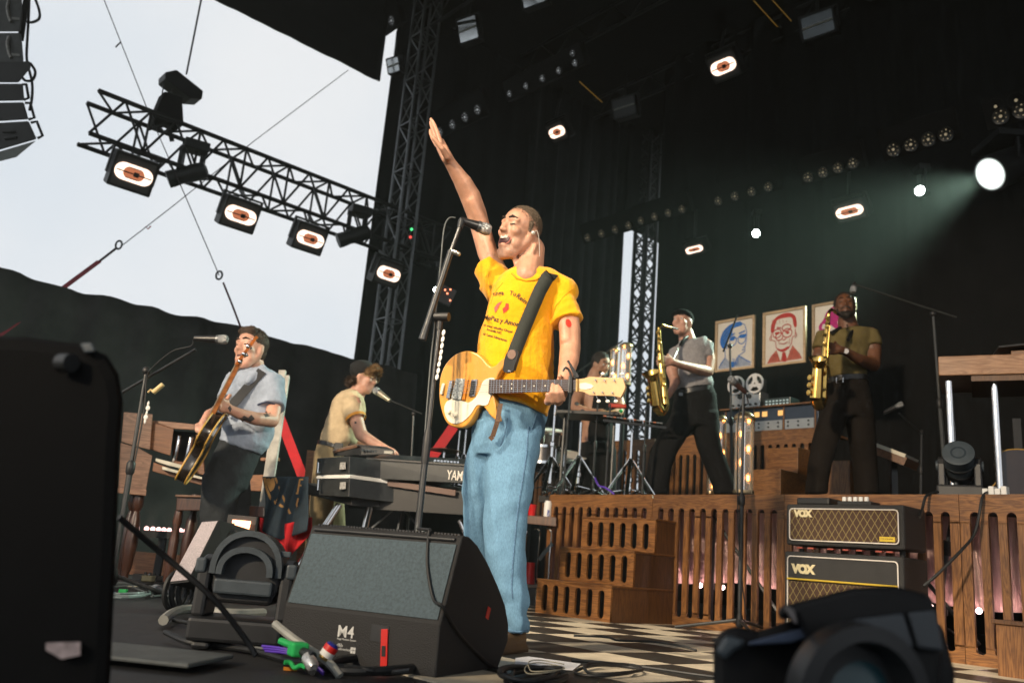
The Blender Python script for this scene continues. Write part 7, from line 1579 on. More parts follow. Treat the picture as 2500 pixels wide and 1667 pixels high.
for x in (341, 330, 480): 
    q = P(x, 1207, oY + (0.05 if x != 330 else 0.3)); MB(oo).lathe([(0.03, 0), (0.022, 0.04), (0.035, 0.08), (0.045, q.z * 0.45), (0.035, q.z * 0.7), (0.02, q.z * 0.8), (0.038, q.z * 0.88), (0.03, q.z)], V((q.x, q.y, 0)), seg=14).build('turned_leg', MAHOG, og, True)
bY = 5.7; q = P(462, 1246, bY); bn = thing('organ_bench', 'dark wooden bench with turned legs behind the guitarist', 'bench', V((q.x, q.y, 0))); bo = bn.location
m = MB(bo); pxprism(m, [(432, 1212), (560, 1216), (560, 1246), (430, 1246)], bY, bY + 0.4).build('seat', MAHOG, bn, bevel=0.005); m = MB(bo); pxprism(m, [(428, 1207), (562, 1211), (562, 1216), (428, 1212)], bY - 0.02, bY + 0.42).build('seat_edge', WAL2, bn, bevel=0.003)
for x, d in ((437, 0.04), (548, 0.04), (440, 0.36), (545, 0.36)):
    q = P(x, 1246, bY + d); MB(bo).lathe([(0.018, 0), (0.026, 0.05), (0.028, q.z * 0.6), (0.018, q.z * 0.75), (0.028, q.z * 0.85), (0.022, q.z)], V((q.x, q.y, 0)), seg=12).build('turned_leg', MAHOG, bn, True)
lb2 = P(430, 1300, 6.3); bt2 = thing('floor_light_batten', 'floor batten of small pinkish lamps under the organ', 'light', V((lb2.x, lb2.y, 0))); 
for k, x in enumerate((358, 373, 387, 400, 413, 441, 453)):
    MB(bt2.location).sph(P(x, 1290 + k * 1.0, 6.3), 0.017, 10, 8).build('lamp', glow('batten_pink', (1.0, 0.55, 0.50), 3.5), bt2, True)
MB(bt2.location).bar(P(350, 1302, 6.3), P(465, 1308, 6.3), 0.06, 0.05).build('housing', BLACK, bt2)
m = MB(bt2.location); m.bar(V((P(350, 1302, 6.3).x, 6.3, 0.02)), V((P(465, 1302, 6.3).x, 6.3, 0.02)), 0.1, 0.04).build('foot', BLACK, bt2); MB(bt2.location).bar(P(400, 1304, 6.32), V((P(400, 1304, 6.32).x, 6.32, 0.02)), 0.05, 0.03).build('post', BLACK, bt2)
tag(MB().box((P(400, 1340, 6.9).x, 6.9, 0.09), (1.9, 0.05, 0.17)).build('kick_board', ORG), 'orange brown wooden board on the floor behind the organ', 'board')
ld = P(660, 1160, 6.1); ladr = thing('white_ladder', 'pale wooden stepladder leaning behind the guitarist', 'ladder', V((ld.x, ld.y, 0))); lo2 = ladr.location; PALE = M('weathered_white', (0.40, 0.39, 0.36), 0.7, var=0.2, vs=20)
for (xa, ya), (xb, yb), w_ in (((690, 905), (655, 1150), 0.05), ((697, 918), (668, 1110), 0.06)):
    A_, B_ = P(xa, ya, 6.1), P(xb, yb, 5.9); dd = (B_ - A_); B2 = B_ + dd * ((B_.z) / max(-dd.z, 0.1)); MB(lo2).bar(A_, B2, w_, 0.03, (0, 1, 0)).build('rail', PALE, ladr, bevel=0.003)
for ya in (1000, 1078, 1120): MB(lo2).bar(P(640, ya + 2, 6.0), P(680, ya, 6.0), 0.08, 0.02).build('tread', PALE if ya != 1120 else ORG, ladr)
for x in (655, 752): q = P(x, 1110, 6.0); MB().bar(P(x + 8, 1100, 6.05), V((P(x - 6, 1300, 6.0).x, 6.0, 0)), 0.05, 0.035, (0, 1, 0)).build('chair_leg', ORG, None); tag(bpy.data.objects[[o.name for o in bpy.data.objects if o.name.startswith('chair_leg')][-1]], 'upright orange wooden post %s' % ('beneath the stepladder' if x < 700 else 'behind the tan trousers'), 'post'); bpy.data.objects[[o.name for o in bpy.data.objects if o.name.startswith('chair_leg')][-1]].name = 'wooden_post'
q = P(630, 1230, 5.9); chr_ = thing('wooden_chair', 'dark wooden chair behind the guitarist\'s legs', 'chair', V((q.x, q.y, 0))); m = MB(chr_.location); pxprism(m, [(590, 1160), (655, 1158), (650, 1200), (585, 1196)], 5.9, 5.93).build('backrest', ORG, chr_, bevel=0.004)
m = MB(chr_.location); pxprism(m, [(570, 1232), (645, 1236), (645, 1262), (570, 1258)], 5.6, 5.95).build('seat', MAHOG, chr_, bevel=0.004)
for x in (578, 640): q = P(x, 1258, 5.7); MB(chr_.location).cyl(q, V((q.x, q.y, 0)), 0.02, seg=8).build('leg', MAHOG, chr_)
def ribbon(name, label, pts, wd, mat=RED): 
    m = MB()
    for a_, b_ in zip(pts, pts[1:]): m.bar(a_, b_, wd, 0.004, (0, -1, 0.2))
    return tag(m.build(name, mat), label, 'strap')
ribbon('ratchet_strap', 'red strap slanting down from behind the guitarist', [P(676, 1000, 6.9), P(745, 1180, 6.9)], 0.075); ribbon('ratchet_strap', 'red strap slanting up beside the microphone stand', [P(1108, 1040, 8.6), P(1052, 1120, 8.6)], 0.10)
# navy cloth with gold drawing and red border, hanging off the keyboard stack
fY = 5.55
def flag(u, v, d):
    x = 640 + (122 - 20 * v) * u + 8 * math.sin(v * 3 + u * 5); y = 1163 + 132 * v + (22 * (1 - abs(2 * u - 1)) * v)
    return P(x, y, fY + d + 0.04 * math.sin(u * 9 + v * 2))
fo_ = drape(flag, 40, 20, 0.008, M('navy_flag', (0.014, 0.028, 0.042), 0.85, var=0.25, vs=20, bump=0.3, bs=60), 'flag', 2, 0.004, 0.5); tag(fo_, 'navy cloth with gold drawing hanging below the keyboards', 'flag')
GOLDP = M('gold_print', (0.42, 0.22, 0.07), 0.8, var=0.2)
def fdecal(pts): 
    d_ = decal(fo_, pts, GOLDP, 'gold_drawing', fo_, 0.006)
def fline(pts, w_):
    for (x0_, y0_), (x1_, y1_) in zip(pts, pts[1:]):
        dx, dy = x1_ - x0_, y1_ - y0_; l_ = math.hypot(dx, dy); nx, ny = -dy / l_ * w_, dx / l_ * w_; n_ = max(int(l_ / 5), 1)
        for k in range(n_):
            a_, b_ = k / n_ - 0.02, (k + 1) / n_ + 0.02; fdecal([(x0_ + dx * a_ + nx, y0_ + dy * a_ + ny), (x0_ + dx * b_ + nx, y0_ + dy * b_ + ny), (x0_ + dx * b_ - nx, y0_ + dy * b_ - ny), (x0_ + dx * a_ - nx, y0_ + dy * a_ - ny)])
fline([(646, 1166), (650, 1190), (660, 1215), (676, 1230), (695, 1238)], 3); fline([(672, 1166), (684, 1195), (696, 1225), (708, 1253)], 2.6); fline([(684, 1232), (676, 1222), (682, 1212), (690, 1212)], 3)
fdecal([(648, 1168), (668, 1166), (672, 1182), (668, 1194), (660, 1200), (654, 1188)]); fline([(740, 1170), (732, 1170), (726, 1205)], 2); fline([(736, 1184), (730, 1185)], 2); fline([(728, 1200), (723, 1205)], 2); fline([(728, 1216), (724, 1232), (728, 1246)], 2)
def flag2(u, v, d): return P(634 + 128 * u, 1262 + (92 + 0 * u) * v * (1 - 0.55 * abs(2 * u - 0.95)) + 16 * (1 - abs(2 * u - 1)), fY + 0.06 + d + 0.04 * math.sin(u * 9 + v * 2))
tag(drape(flag2, 30, 10, 0.008, M('red_cloth', (0.50, 0.012, 0.018), 0.85, var=0.15, bump=0.3, bs=60), 'red_cloth', 3, 0.004, 0.5), 'red cloth border hanging under the navy flag', 'cloth')

# ------------------------------------------------------------------ keyboards
kY = 5.5; q = P(900, 1180, kY); 
fc = thing('flight_case', 'black keyboard case with a white stripe and latches', 'case', V((q.x - 0.2, q.y, P(800, 1212, kY).z))); fo3 = fc.location
CASE = M('case_laminate', (0.022, 0.025, 0.027), 0.4, var=0.3, vs=30, bump=0.1, bs=200)
def kbox(t, name, poly, y0, y1, mat, bev=0.004): m = MB(t.location); pxprism(m, poly, y0, y1); return m.build(name, mat, t, bevel=bev)
def slab(t, name, f4, b4, mat, bev=0.004): m = MB(t.location); m.add(list(f4) + list(b4), [(0, 1, 2, 3), (7, 6, 5, 4), (0, 4, 5, 1), (1, 5, 6, 2), (2, 6, 7, 3), (3, 7, 4, 0)]); return m.build(name, mat, t, bevel=bev)
# corner of the case: left face toward the camera, right face running away to the right
def cquad(yt0, yt1, yb0, yb1): return [P(773, yt0, kY + 0.14), P(853, yt1, kY), P(853, yb1, kY), P(770, yb0, kY + 0.14)]
def case_block(name, yA, yB, yC, yD, mat):
    f4 = [P(774, yA, kY + 0.16), P(854, yB, kY), P(852, yD, kY), P(770, yC, kY + 0.16)]; b4 = [p + V((0.62, 0.42, 0)) for p in f4]; return slab(fc, name, f4, b4, mat)
case_block('lid', 1118, 1113, 1159, 1157, CASE); case_block('stripe', 1159.5, 1157.5, 1168, 1167, WHITE); case_block('tray', 1168.5, 1167.5, 1208, 1213, CASE)
for y in (1137, 1185): m = MB(fo3); pxprism(m, [(830, y - 8), (844, y - 9), (844, y + 8), (829, y + 9)], kY - 0.002, kY + 0.03).build('sticker', M('worn_sticker', (0.35, 0.35, 0.34), 0.6, var=0.6, vs=90), fc)
for y in (1140, 1182): m = MB(fo3); m.tube([P(784, y - 12, kY + 0.10), P(777, y - 12, kY + 0.10), P(775, y + 14, kY + 0.10), P(782, y + 14, kY + 0.10)], 0.006, 6).build('handle', CHROME, fc, True)
for y in (1140, 1163): m = MB(fo3); m.box(P(880, y + 6, kY + 0.12), (0.035, 0.03, 0.05)); m.build('latch', CHROME, fc, bevel=0.004)
py0 = kY + 0.10; pn = thing('stage_piano', 'long black stage piano lettered YAMA on its back', 'keyboard', P(1010, 1150, py0))
slab(pn, 'body', [P(893, 1122, py0 + 0.05), P(1160, 1140, py0 - 0.15), P(1160, 1182, py0 - 0.15), P(895, 1168, py0 + 0.05)], [P(930, 1108, py0 + 0.55), P(1170, 1122, py0 + 0.30), P(1170, 1160, py0 + 0.30), P(930, 1150, py0 + 0.55)], M('piano_black', (0.020, 0.023, 0.025), 0.35, var=0.2), 0.006)
slab(pn, 'edge_strip', [P(895, 1116, py0 + 0.06), P(1160, 1134, py0 - 0.14), P(1160, 1139, py0 - 0.14), P(895, 1121, py0 + 0.06)], [p + V((0, 0.12, 0)) for p in [P(895, 1116, py0 + 0.06), P(1160, 1134, py0 - 0.14), P(1160, 1139, py0 - 0.14), P(895, 1121, py0 + 0.06)]], BLACKMETAL, 0.002)
me = text_mesh('YAMAHA', 1.0, 0.0, 0.01, space=1.0); xa, xb = P(1090, 1170, py0 - 0.10), P(1131, 1173, py0 - 0.135); ux = (xb - xa).normalized(); sz = 0.085
xform(me, Matrix.Translation(xa - V(pn.location) + V((0, -0.004, 0))) @ frame4((0, 0, 0), ux, V((0, 0, 1))) @ Matrix.Scale(sz, 4) @ Matrix.Scale(0.62, 4, V((1, 0, 0)))); link('lettering', me, M('silver_letters', (0.42, 0.40, 0.37), 0.4, 0.4), pn)
for k in range(8): m = MB(pn.location); m.cyl(P(1062 + k * 8, 1126 + k * 0.6, py0 - 0.05), P(1062 + k * 8, 1122 + k * 0.6, py0 - 0.05), 0.009, seg=8).build('plug', CHROME, pn)
sy = thing('synthesizer', 'black synthesizer with wooden ends on top of the piano', 'keyboard', P(880, 1100, 5.75)); slab(sy, 'body', [P(880, 1088, 5.72), P(962, 1098, 5.66), P(962, 1108, 5.66), P(880, 1112, 5.72)], [P(850, 1082, 6.1), P(945, 1090, 6.0), P(945, 1100, 6.0), P(850, 1104, 6.1)], PLASTIC)
slab(sy, 'wooden_end', [P(812, 1100, 5.82), P(872, 1086, 5.74), P(872, 1092, 5.74), P(812, 1106, 5.82)], [P(815, 1096, 5.95), P(874, 1082, 5.86), P(874, 1088, 5.86), P(815, 1102, 5.95)], WALNUT, 0.002); slab(sy, 'panel', [P(814, 1106, 5.83), P(880, 1092, 5.73), P(880, 1110, 5.73), P(814, 1114, 5.83)], [P(816, 1104, 6.0), P(882, 1090, 5.9), P(882, 1108, 5.9), P(816, 1112, 6.0)], BLACK, 0.002)
MB(sy.location).box(P(948, 1104, 5.655), (0.055, 0.004, 0.018)).build('label_plate', M('grey_label', (0.35, 0.34, 0.30), 0.5), sy)
for k in range(6): MB(sy.location).cyl(P(886 + k * 8, 1098 + k, 5.70), P(886 + k * 8, 1098 + k, 5.69), 0.008, seg=8).build('jack', CHROME, sy)
# lower dark deck and stand legs
lk = thing('keyboard_stand', 'black keyboard stand with chrome legs under the piano', 'stand', V((P(950, 1300, 5.7).x, 5.7, 0))); lo4 = lk.location
slab(lk, 'deck', [P(745, 1178, 5.95), P(858, 1214, 5.58), P(858, 1234, 5.58), P(745, 1205, 5.95)], [P(1140, 1195, 6.2), P(1160, 1200, 6.15), P(1160, 1255, 6.15), P(1140, 1245, 6.2)], BLACK)
slab(lk, 'lower_board', [P(850, 1180, 5.75), P(1150, 1200, 5.55), P(1150, 1258, 5.55), P(850, 1240, 5.75)], [P(870, 1170, 6.1), P(1160, 1190, 5.9), P(1160, 1250, 5.9), P(870, 1230, 6.1)], BLACK)
MB(lo4).bar(P(942, 1178, 5.66), P(1112, 1203, 5.54), 0.012, 0.035, (0, 0, 1)).build('trim', M('brown_trim', (0.10, 0.05, 0.035), 0.5), lk)
for (x0_, y0_), (x1_, y1_) in (((828, 1232), (795, 1282)), ((902, 1240), (890, 1290)), ((1125, 1270), (1140, 1310))):
    A_, B_ = P(x0_, y0_, 5.65), P(x1_, y1_, 5.6); dd = B_ - A_; B2 = B_ + dd * (B_.z / max(-dd.z, 0.05)); MB(lo4).cyl(A_, B2, 0.022, seg=12).build('leg', CHROME, lk, True)
for (x0_, y0_), (x1_, y1_) in (((958, 1245), (900, 1295)), ((980, 1243), (970, 1297)), ((988, 1246), (1035, 1300))): MB(lo4).cyl(P(x0_, y0_, 5.9), P(x1_, y1_, 5.85), 0.008, seg=8).build('brace', GREYMETAL, lk, True)
st2 = P(860, 1290, 6.3); amp2 = thing('keyboard_amplifier', 'low black box on the floor under the keyboards', 'box', V((st2.x, 6.3, 0))); MB().box((0.1, 0.1, 0.22), (0.75, 0.35, 0.40)).build('case', TOLEX, amp2, bevel=0.01); MB().box((0.1, -0.08, 0.22), (0.68, 0.02, 0.34)).build('grille', BLACK, amp2)
for sx_ in (-0.22, 0.42): MB().cyl((sx_, 0.1, 0), (sx_, 0.1, 0.03), 0.03, seg=10).build('foot', RUBBER, amp2)

# ------------------------------------------------------------------ drinks trolley behind the jeans
cY = FL(1338, 1484).y; q = FL(1320, 1484); tr_ = thing('drinks_trolley', 'dark trolley on casters behind the singer\'s jeans', 'trolley', q); to = tr_.location
slab(tr_, 'top', [P(1270, 1256, cY), P(1358, 1262, cY - 0.1), P(1358, 1285, cY - 0.1), P(1270, 1276, cY)], [P(1275, 1256, cY + 0.35), P(1362, 1261, cY + 0.25), P(1362, 1280, cY + 0.25), P(1275, 1274, cY + 0.35)], MAHOG)
slab(tr_, 'lower_shelf', [P(1275, 1425, cY), P(1340, 1428, cY - 0.05), P(1340, 1436, cY - 0.05), P(1275, 1434, cY)], [P(1278, 1420, cY + 0.3), P(1344, 1424, cY + 0.25), P(1344, 1432, cY + 0.25), P(1278, 1430, cY + 0.3)], MAHOG)
for x0_, x1_, d in ((1346, 1336, -0.05), (1318, 1308, 0.15), (1285, 1280, 0.0)):
    MB(to).tube(spline3([P(x0_ - 14, 1290, cY + d), P(x0_, 1298, cY + d), P(x0_ - 4, 1360, cY + d), P(x1_, 1472, cY + d)]), 0.008, 8).build('leg', CHROME, tr_, True); c = P(x1_ + 1, 1480, cY + d); c.z = 0.024; MB(to).cyl(c - V((0.010, 0, 0)), c + V((0.010, 0, 0)), 0.023, seg=14).build('caster', M('caster_grey', (0.3, 0.3, 0.3), 0.4), tr_, True)
def cup(label, x, yb, yt, r0, r1, Yd, mat): 
    a_, c_ = P(x, yb, Yd), P(x, yt, Yd); t = thing('plastic_cup', label, 'cup', a_); h = c_.z - a_.z; MB(a_).lathe([(r0, 0), (r1, h * 0.96), (r1 * 1.06, h), (r1 * 0.96, h), (r0 * 0.95, 0.004)], a_, seg=20, caps=False).build('wall', mat, t, True); MB(a_).cyl(a_, a_ + V((0, 0, 0.003)), r0, seg=20).build('base', mat, t); return t
CUPR = M('red_cup', (0.55, 0.012, 0.015), 0.3, coat=0.3)
cup('red plastic cup on the trolley top beside the jeans', 1298, 1262, 1231, 0.030, 0.036, cY + 0.05, CUPR); cup('upside-down red cup on the trolley\'s lower shelf', 1292, 1425, 1372, 0.045, 0.035, cY + 0.02, CUPR)
a_, c_ = P(1336, 1266, cY + 0.02), P(1336, 1222, cY + 0.02); cn = thing('drink_can', 'white drink can with blue lettering on the trolley', 'can', a_); h = c_.z - a_.z; MB(a_).lathe([(0.025, 0), (0.033, 0.008), (0.033, h * 0.86), (0.026, h * 0.95), (0.026, h)], a_, seg=20).build('can_body', WHITE, cn, True)
me = text_mesh('low', 0.042, 0.0002, 0.001); xform(me, Matrix.Translation((0.012, -0.035, 0.01)) @ UPRIGHT @ Matrix.Rotation(R_(90), 4, 'Z')); link('lettering', me, M('blue_print', (0.03, 0.06, 0.35), 0.5), cn)
t_ = thing('tablet', 'dark tablet leaning on the trolley leg', 'tablet', P(1325, 1345, cY)); slab(t_, 'screen', [P(1312, 1362, cY - 0.04), P(1346, 1322, cY - 0.06), P(1352, 1330, cY - 0.06), P(1318, 1370, cY - 0.04)], [P(1312, 1362, cY - 0.03), P(1346, 1322, cY - 0.05), P(1352, 1330, cY - 0.05), P(1318, 1370, cY - 0.03)], M('screen_dark', (0.03, 0.05, 0.07), 0.15), 0.001)

# ------------------------------------------------------------------ floor litter: set list, cables, connectors, pedals
pc = [FL(1258, 1612), FL(1290, 1608), FL(1418, 1626), FL(1398, 1642), FL(1256, 1630)]; vs_ = [p + V((0, 0, 0.008)) for p in pc]
o = MB().add(vs_, [(0, 1, 2, 3, 4)]).build('set_list', M('paper_white', (0.72, 0.72, 0.76), 0.8, var=0.03)); tag(o, 'white sheet of paper on the checkered floor by the singer\'s boot', 'paper'); o.modifiers.new('s', 'SOLIDIFY').thickness = 0.0012
for k in range(12): tag
rnd = random.Random(11)
def floor_coil(label, cx, cy, rx, ry, n, z, r=0.006, mat=RUBBER, wob=0.25):
    pts = []
    for k in range(n * 10):
        a_ = 2 * math.pi * k / 10 + 0.3; f_ = 1 + wob * math.sin(k * 0.77) + rnd.uniform(-0.06, 0.06); p = FL(cx + rx * f_ * math.cos(a_), cy + ry * f_ * math.sin(a_)); p.z = z + 0.006 + 0.004 * math.sin(k * 1.3) + k * 0.0004; pts.append(p)
    cable('coiled_cable', pts, r, label, mat, n=3)
floor_coil('tangled black cables on the floor at the bottom centre', 1300, 1668, 70, 18, 5, 0.008); floor_coil('loose black cable loops beside the set list', 1480, 1645, 75, 12, 2, 0.006, 0.005); floor_coil('thin pale cable among the black tangle', 1320, 1662, 45, 14, 2, 0.03, 0.0016, M('pale_cable', (0.35, 0.33, 0.25), 0.5))
cable('floor_cable', [FL(1395, 1618) + V((0, 0, 0.01)), FL(1450, 1622) + V((0, 0, 0.01)), FL(1560, 1632) + V((0, 0, 0.008)), FL(1700, 1652) + V((0, 0, 0.008)), FL(1820, 1667) + V((0, 0, 0.008))], 0.006, 'long black cable running right across the tiles')
floor_coil('fat black cable loop in front of the large floor monitor', 910, 1640, 120, 16, 1, 0.012, 0.012, wob=0.1)
cable('floor_cable', [FL(756, 1640) + V((0, 0, 0.03)), FL(760, 1600) + V((0, 0, 0.03)), FL(740, 1580) + V((0, 0, 0.03)), FL(735, 1630) + V((0, 0, 0.02)), FL(760, 1660) + V((0, 0, 0.02))], 0.008, 'short stiff black cable rising from the taped connector')
PUR = M('purple_cable', (0.09, 0.03, 0.42), 0.4); 
for k in range(5): cable('purple_cable', [FL(480 + k * 6, 1515 + k * 5) + V((0, 0, 0.03)), FL(540, 1528 + 5 * k) + V((0, 0, 0.03 + 0.004 * k)), FL(600, 1535 + 4 * k) + V((0, 0, 0.03)), FL(700 + 8 * k, 1580 + 6 * k) + V((0, 0, 0.02)), FL(760, 1590 + 6 * k) + V((0, 0, 0.02))], 0.0045, ('topmost', 'second', 'third', 'fourth', 'lowest')[k] + ' of five purple cables behind the arched light', PUR, group='purple cables')
cable('purple_cable', [P(1452, 1165, 7.2), P(1462, 1185, 7.2), P(1478, 1190, 7.15), P(1500, 1206, 7.1)], 0.008, 'purple cable hanging at the riser edge by the drums', PUR)
PIPE = M('pale_conduit', (0.34, 0.34, 0.31), 0.5, var=0.15)
cable('pale_conduit', [FL(395, 1535) + V((0, 0, 0.03)), FL(420, 1518) + V((0, 0, 0.035)), FL(460, 1508) + V((0, 0, 0.035)), FL(560, 1518) + V((0, 0, 0.035)), FL(640, 1512) + V((0, 0, 0.03))], 0.018, 'thick pale hose on the floor behind the moving head light', PIPE, 'hose'); cable('pale_conduit', [P(672, 1522, 2.52), P(700, 1545, 2.48), P(745, 1578, 2.45), P(800, 1614, 2.42), P(830, 1650, 2.40)], 0.011, 'pale hose slanting down in front of the large floor monitor', PIPE, 'hose')
q = P(728, 1584, 2.40); gcn = thing('green_connector', 'bright green cable connector in front of the floor monitor', 'connector', q); GRN = M('green_plastic', (0.02, 0.42, 0.10), 0.4); MB().box((0, 0, 0), (0.045, 0.05, 0.035), R_(30)).build('housing', GRN, gcn, bevel=0.006); MB().cyl((-0.06, 0.05, 0.012), (-0.01, 0.01, 0.005), 0.009, seg=10).build('cable_sleeve', GRN, gcn, True); MB().cyl((0.0, 0, 0), (0.05, -0.05, -0.01), 0.012, seg=10).build('plug', PLASTIC, gcn, True)
MB().lathe([(0.010, 0), (0.017, 0.01), (0.016, 0.05), (0.010, 0.06)], (0.03, -0.03, -0.01), (0.4, -0.6, -0.3), 10).build('silver_tape', M('silver_tape', (0.55, 0.55, 0.55), 0.3, 0.6, var=0.5, vs=80), gcn, True)
a_, c_ = P(790, 1608, 2.42), P(814, 1572, 2.42); rc = thing('red_connector', 'red and white banded connector by the M4 lettering', 'connector', a_); ax_ = (c_ - a_); 
MB(a_).cyl(a_, a_ + ax_ * 0.2, 0.015, seg=14).build('gold_ring', M('gold_ring', (0.4, 0.28, 0.1), 0.3, 0.8), rc, True); MB(a_).cyl(a_ + ax_ * 0.2, a_ + ax_ * 0.55, 0.019, seg=14).build('white_band', WHITE, rc, True); MB(a_).cyl(a_ + ax_ * 0.55, a_ + ax_ * 0.9, 0.019, seg=14).build('red_band', REDP, rc, True); MB(a_).cyl(a_ + ax_ * 0.9, a_ + ax_ * 1.05, 0.018, 0.012, 14).build('blue_tip', M('blue_tip', (0.02, 0.03, 0.25), 0.4), rc, True)
tag(MB().box(FL(708, 1637) + V((0, 0, 0.008)), (0.035, 0.02, 0.012), R_(10)).build('tape_scrap', M('orange_tape', (0.65, 0.24, 0.02), 0.6)), 'scrap of orange tape on the floor', 'tape')
def pedal(label, x, y, w_, d_, h_, col, name='effects_pedal', Yz=None, rz=0.3):
    q = FL(x, y); t = thing(name, label, 'pedal', q, rz); MB().box((0, 0, h_ / 2 + 0.004), (w_, d_, h_)).build('case', M('pedal_' + label.split()[0], col, 0.4, 0.2, var=0.2), t, bevel=0.005)
    for k in (-1, 0, 1): MB().lathe([(0.011, 0), (0.011, 0.016), (0.008, 0.018)], (k * w_ * 0.3, d_ * 0.2, h_ + 0.004), seg=10).build('knob', BLACK, t, True)
    MB().cyl((0, -d_ * 0.25, h_), (0, -d_ * 0.25, h_ + 0.014), 0.010, seg=10).build('footswitch', CHROME, t, True); return t
pedal('teal effects pedal on the floor left of the small monitor', 368, 1388, 0.16, 0.12, 0.055, (0.03, 0.30, 0.36)); pedal('cream effects pedal beside the teal one', 340, 1392, 0.10, 0.11, 0.05, (0.45, 0.42, 0.34)); pedal('orange effects pedal in front of the teal one', 398, 1408, 0.08, 0.12, 0.055, (0.60, 0.20, 0.02)); pedal('yellow tipped small pedal at the end of the row', 362, 1420, 0.09, 0.10, 0.04, (0.10, 0.09, 0.05))
floor_coil('grey cable coil on the floor by the left case', 310, 1448, 60, 14, 3, 0.006, 0.006, M('grey_coil', (0.20, 0.24, 0.24), 0.45))
mic('microphone', FL(375, 1452) + V((0, 0, 0.03)), FL(420, 1462) + V((0, 0, 0.02)), 'grey microphone lying on the floor beside the cable coil', 0.03)
q = FL(300, 1447); tag(MB().box(q + V((0, 0, 0.01)), (0.04, 0.03, 0.02)).build('connector_clip', GRN, None, bevel=0.003), 'small green clip on the coiled grey cable', 'clip')
# round tube of black tape / roll beside the sparkle monitor
q = FL(420, 1490); rl = thing('cable_roll', 'upright black roll of cable beside the small monitor', 'roll', q); 
for k in range(3): MB(q).tube([q + V((0.02 * k, 0.03 * k, 0.085)) + V((0.03 * math.cos(t), 0.05 * math.cos(t), 0.08 * math.sin(t))) for t in [2 * math.pi * i / 18 for i in range(18)]], 0.012, 7, closed=True).build('turn', RUBBER, rl, True)
m = MB(); pA_, pB_ = FL(285, 1275, 0.30), FL(630, 1545, 0.05)
cable('slanted_cable', [P(290, 1262, 1.9), P(400, 1355, 2.0), P(520, 1460, 2.05), P(600, 1560, 2.1), P(625, 1600, 2.1)], 0.007, 'thick dark cable slanting down across the moving head light')
o = tag(MB().box(FL(250, 1605) + V((0, 0, 0.02)), (0.60, 0.26, 0.012), R_(-8)).build('lit_floor_plate', GREYFLOOR, None, bevel=0.006), 'grey scuffed plate standing in for the lit floor at lower left', 'plate')  # plate added as the light-struck patch of bare floor
lap = P(580, 1285, 4.9); lmp = thing('floor_lamp', 'glowing orange tube lamp on the floor behind the arched light', 'light', V((lap.x, lap.y, 0))); 
for k, (ya, yb) in enumerate(((1272, 1276), (1280, 1285), (1290, 1294))): MB(lmp.location).cyl(P(568 + k * 6, ya, 4.9), P(611 - k * 2, yb, 4.9), 0.010, seg=10).build('lamp_tube', glow('orange_tube', (1.0, 0.42, 0.22), 5.0), lmp, True)
MB(lmp.location).box(P(590, 1283, 4.95), (0.16, 0.03, 0.11)).build('housing', BLACK, lmp); MB(lmp.location).bar(P(590, 1290, 4.96), V((P(590, 1290, 4.96).x, 4.96, 0)), 0.05, 0.04).build('post', BLACK, lmp)

for k in range(3): cable('purple_cable', [P(640 + 4 * k, 1576 + 6 * k, 2.5), P(690, 1582 + 5 * k, 2.46), P(740, 1596 + 4 * k, 2.44), P(790, 1640 + 3 * k, 2.42)], 0.0035, ('upper', 'middle', 'lower')[k] + ' of three thin purple cables by the green connector', PUR, group='purple cables by the connector')
# more loose cables among the gear at lower left
crnd = random.Random(5)
def loose(label, x0, y0, x1, y1, r, mat, wig=18, n=5):
    pts = []
    for k in range(n + 1):
        f_ = k / n; p = FL(x0 + (x1 - x0) * f_ + crnd.uniform(-wig, wig) * (0 < k < n), y0 + (y1 - y0) * f_ + crnd.uniform(-6, 6)); p.z = 0.012 + crnd.uniform(0, 0.02); pts.append(p)
    cable('loose_cable', pts, r, label, mat)
GREYC = M('grey_cable', (0, 0, 0)); PALEC = M('pale_cable', (0, 0, 0))
loose('black cable crossing under the arched light toward the monitor', 420, 1530, 720, 1610, 0.007, RUBBER); loose('second black cable under the arched light, lower and thicker', 400, 1560, 760, 1640, 0.009, RUBBER); loose('grey cable looping in front of the arched light', 470, 1575, 700, 1600, 0.005, GREYC, 30); loose('thin pale cable beside the green connector', 640, 1565, 790, 1640, 0.0025, PALEC, 24)
loose('black cable beside the pedals', 300, 1425, 460, 1450, 0.006, RUBBER); loose('grey cable between the pedals and the small monitor', 320, 1440, 430, 1475, 0.005, GREYC, 20); loose('thin pale cable curling near the pedals', 290, 1432, 400, 1440, 0.003, PALEC, 20); loose('black cable running along the floor to the large monitor', 690, 1640, 1000, 1662, 0.008, RUBBER)
loose('green striped cable end by the monitor', 690, 1640, 760, 1650, 0.006, M('green_plastic', (0, 0, 0)), 4); loose('black cable wandering over the tiles below the steps', 1400, 1560, 1700, 1600, 0.005, RUBBER, 30); loose('black cable under the amplifiers', 1880, 1560, 1740, 1575, 0.006, RUBBER, 20)
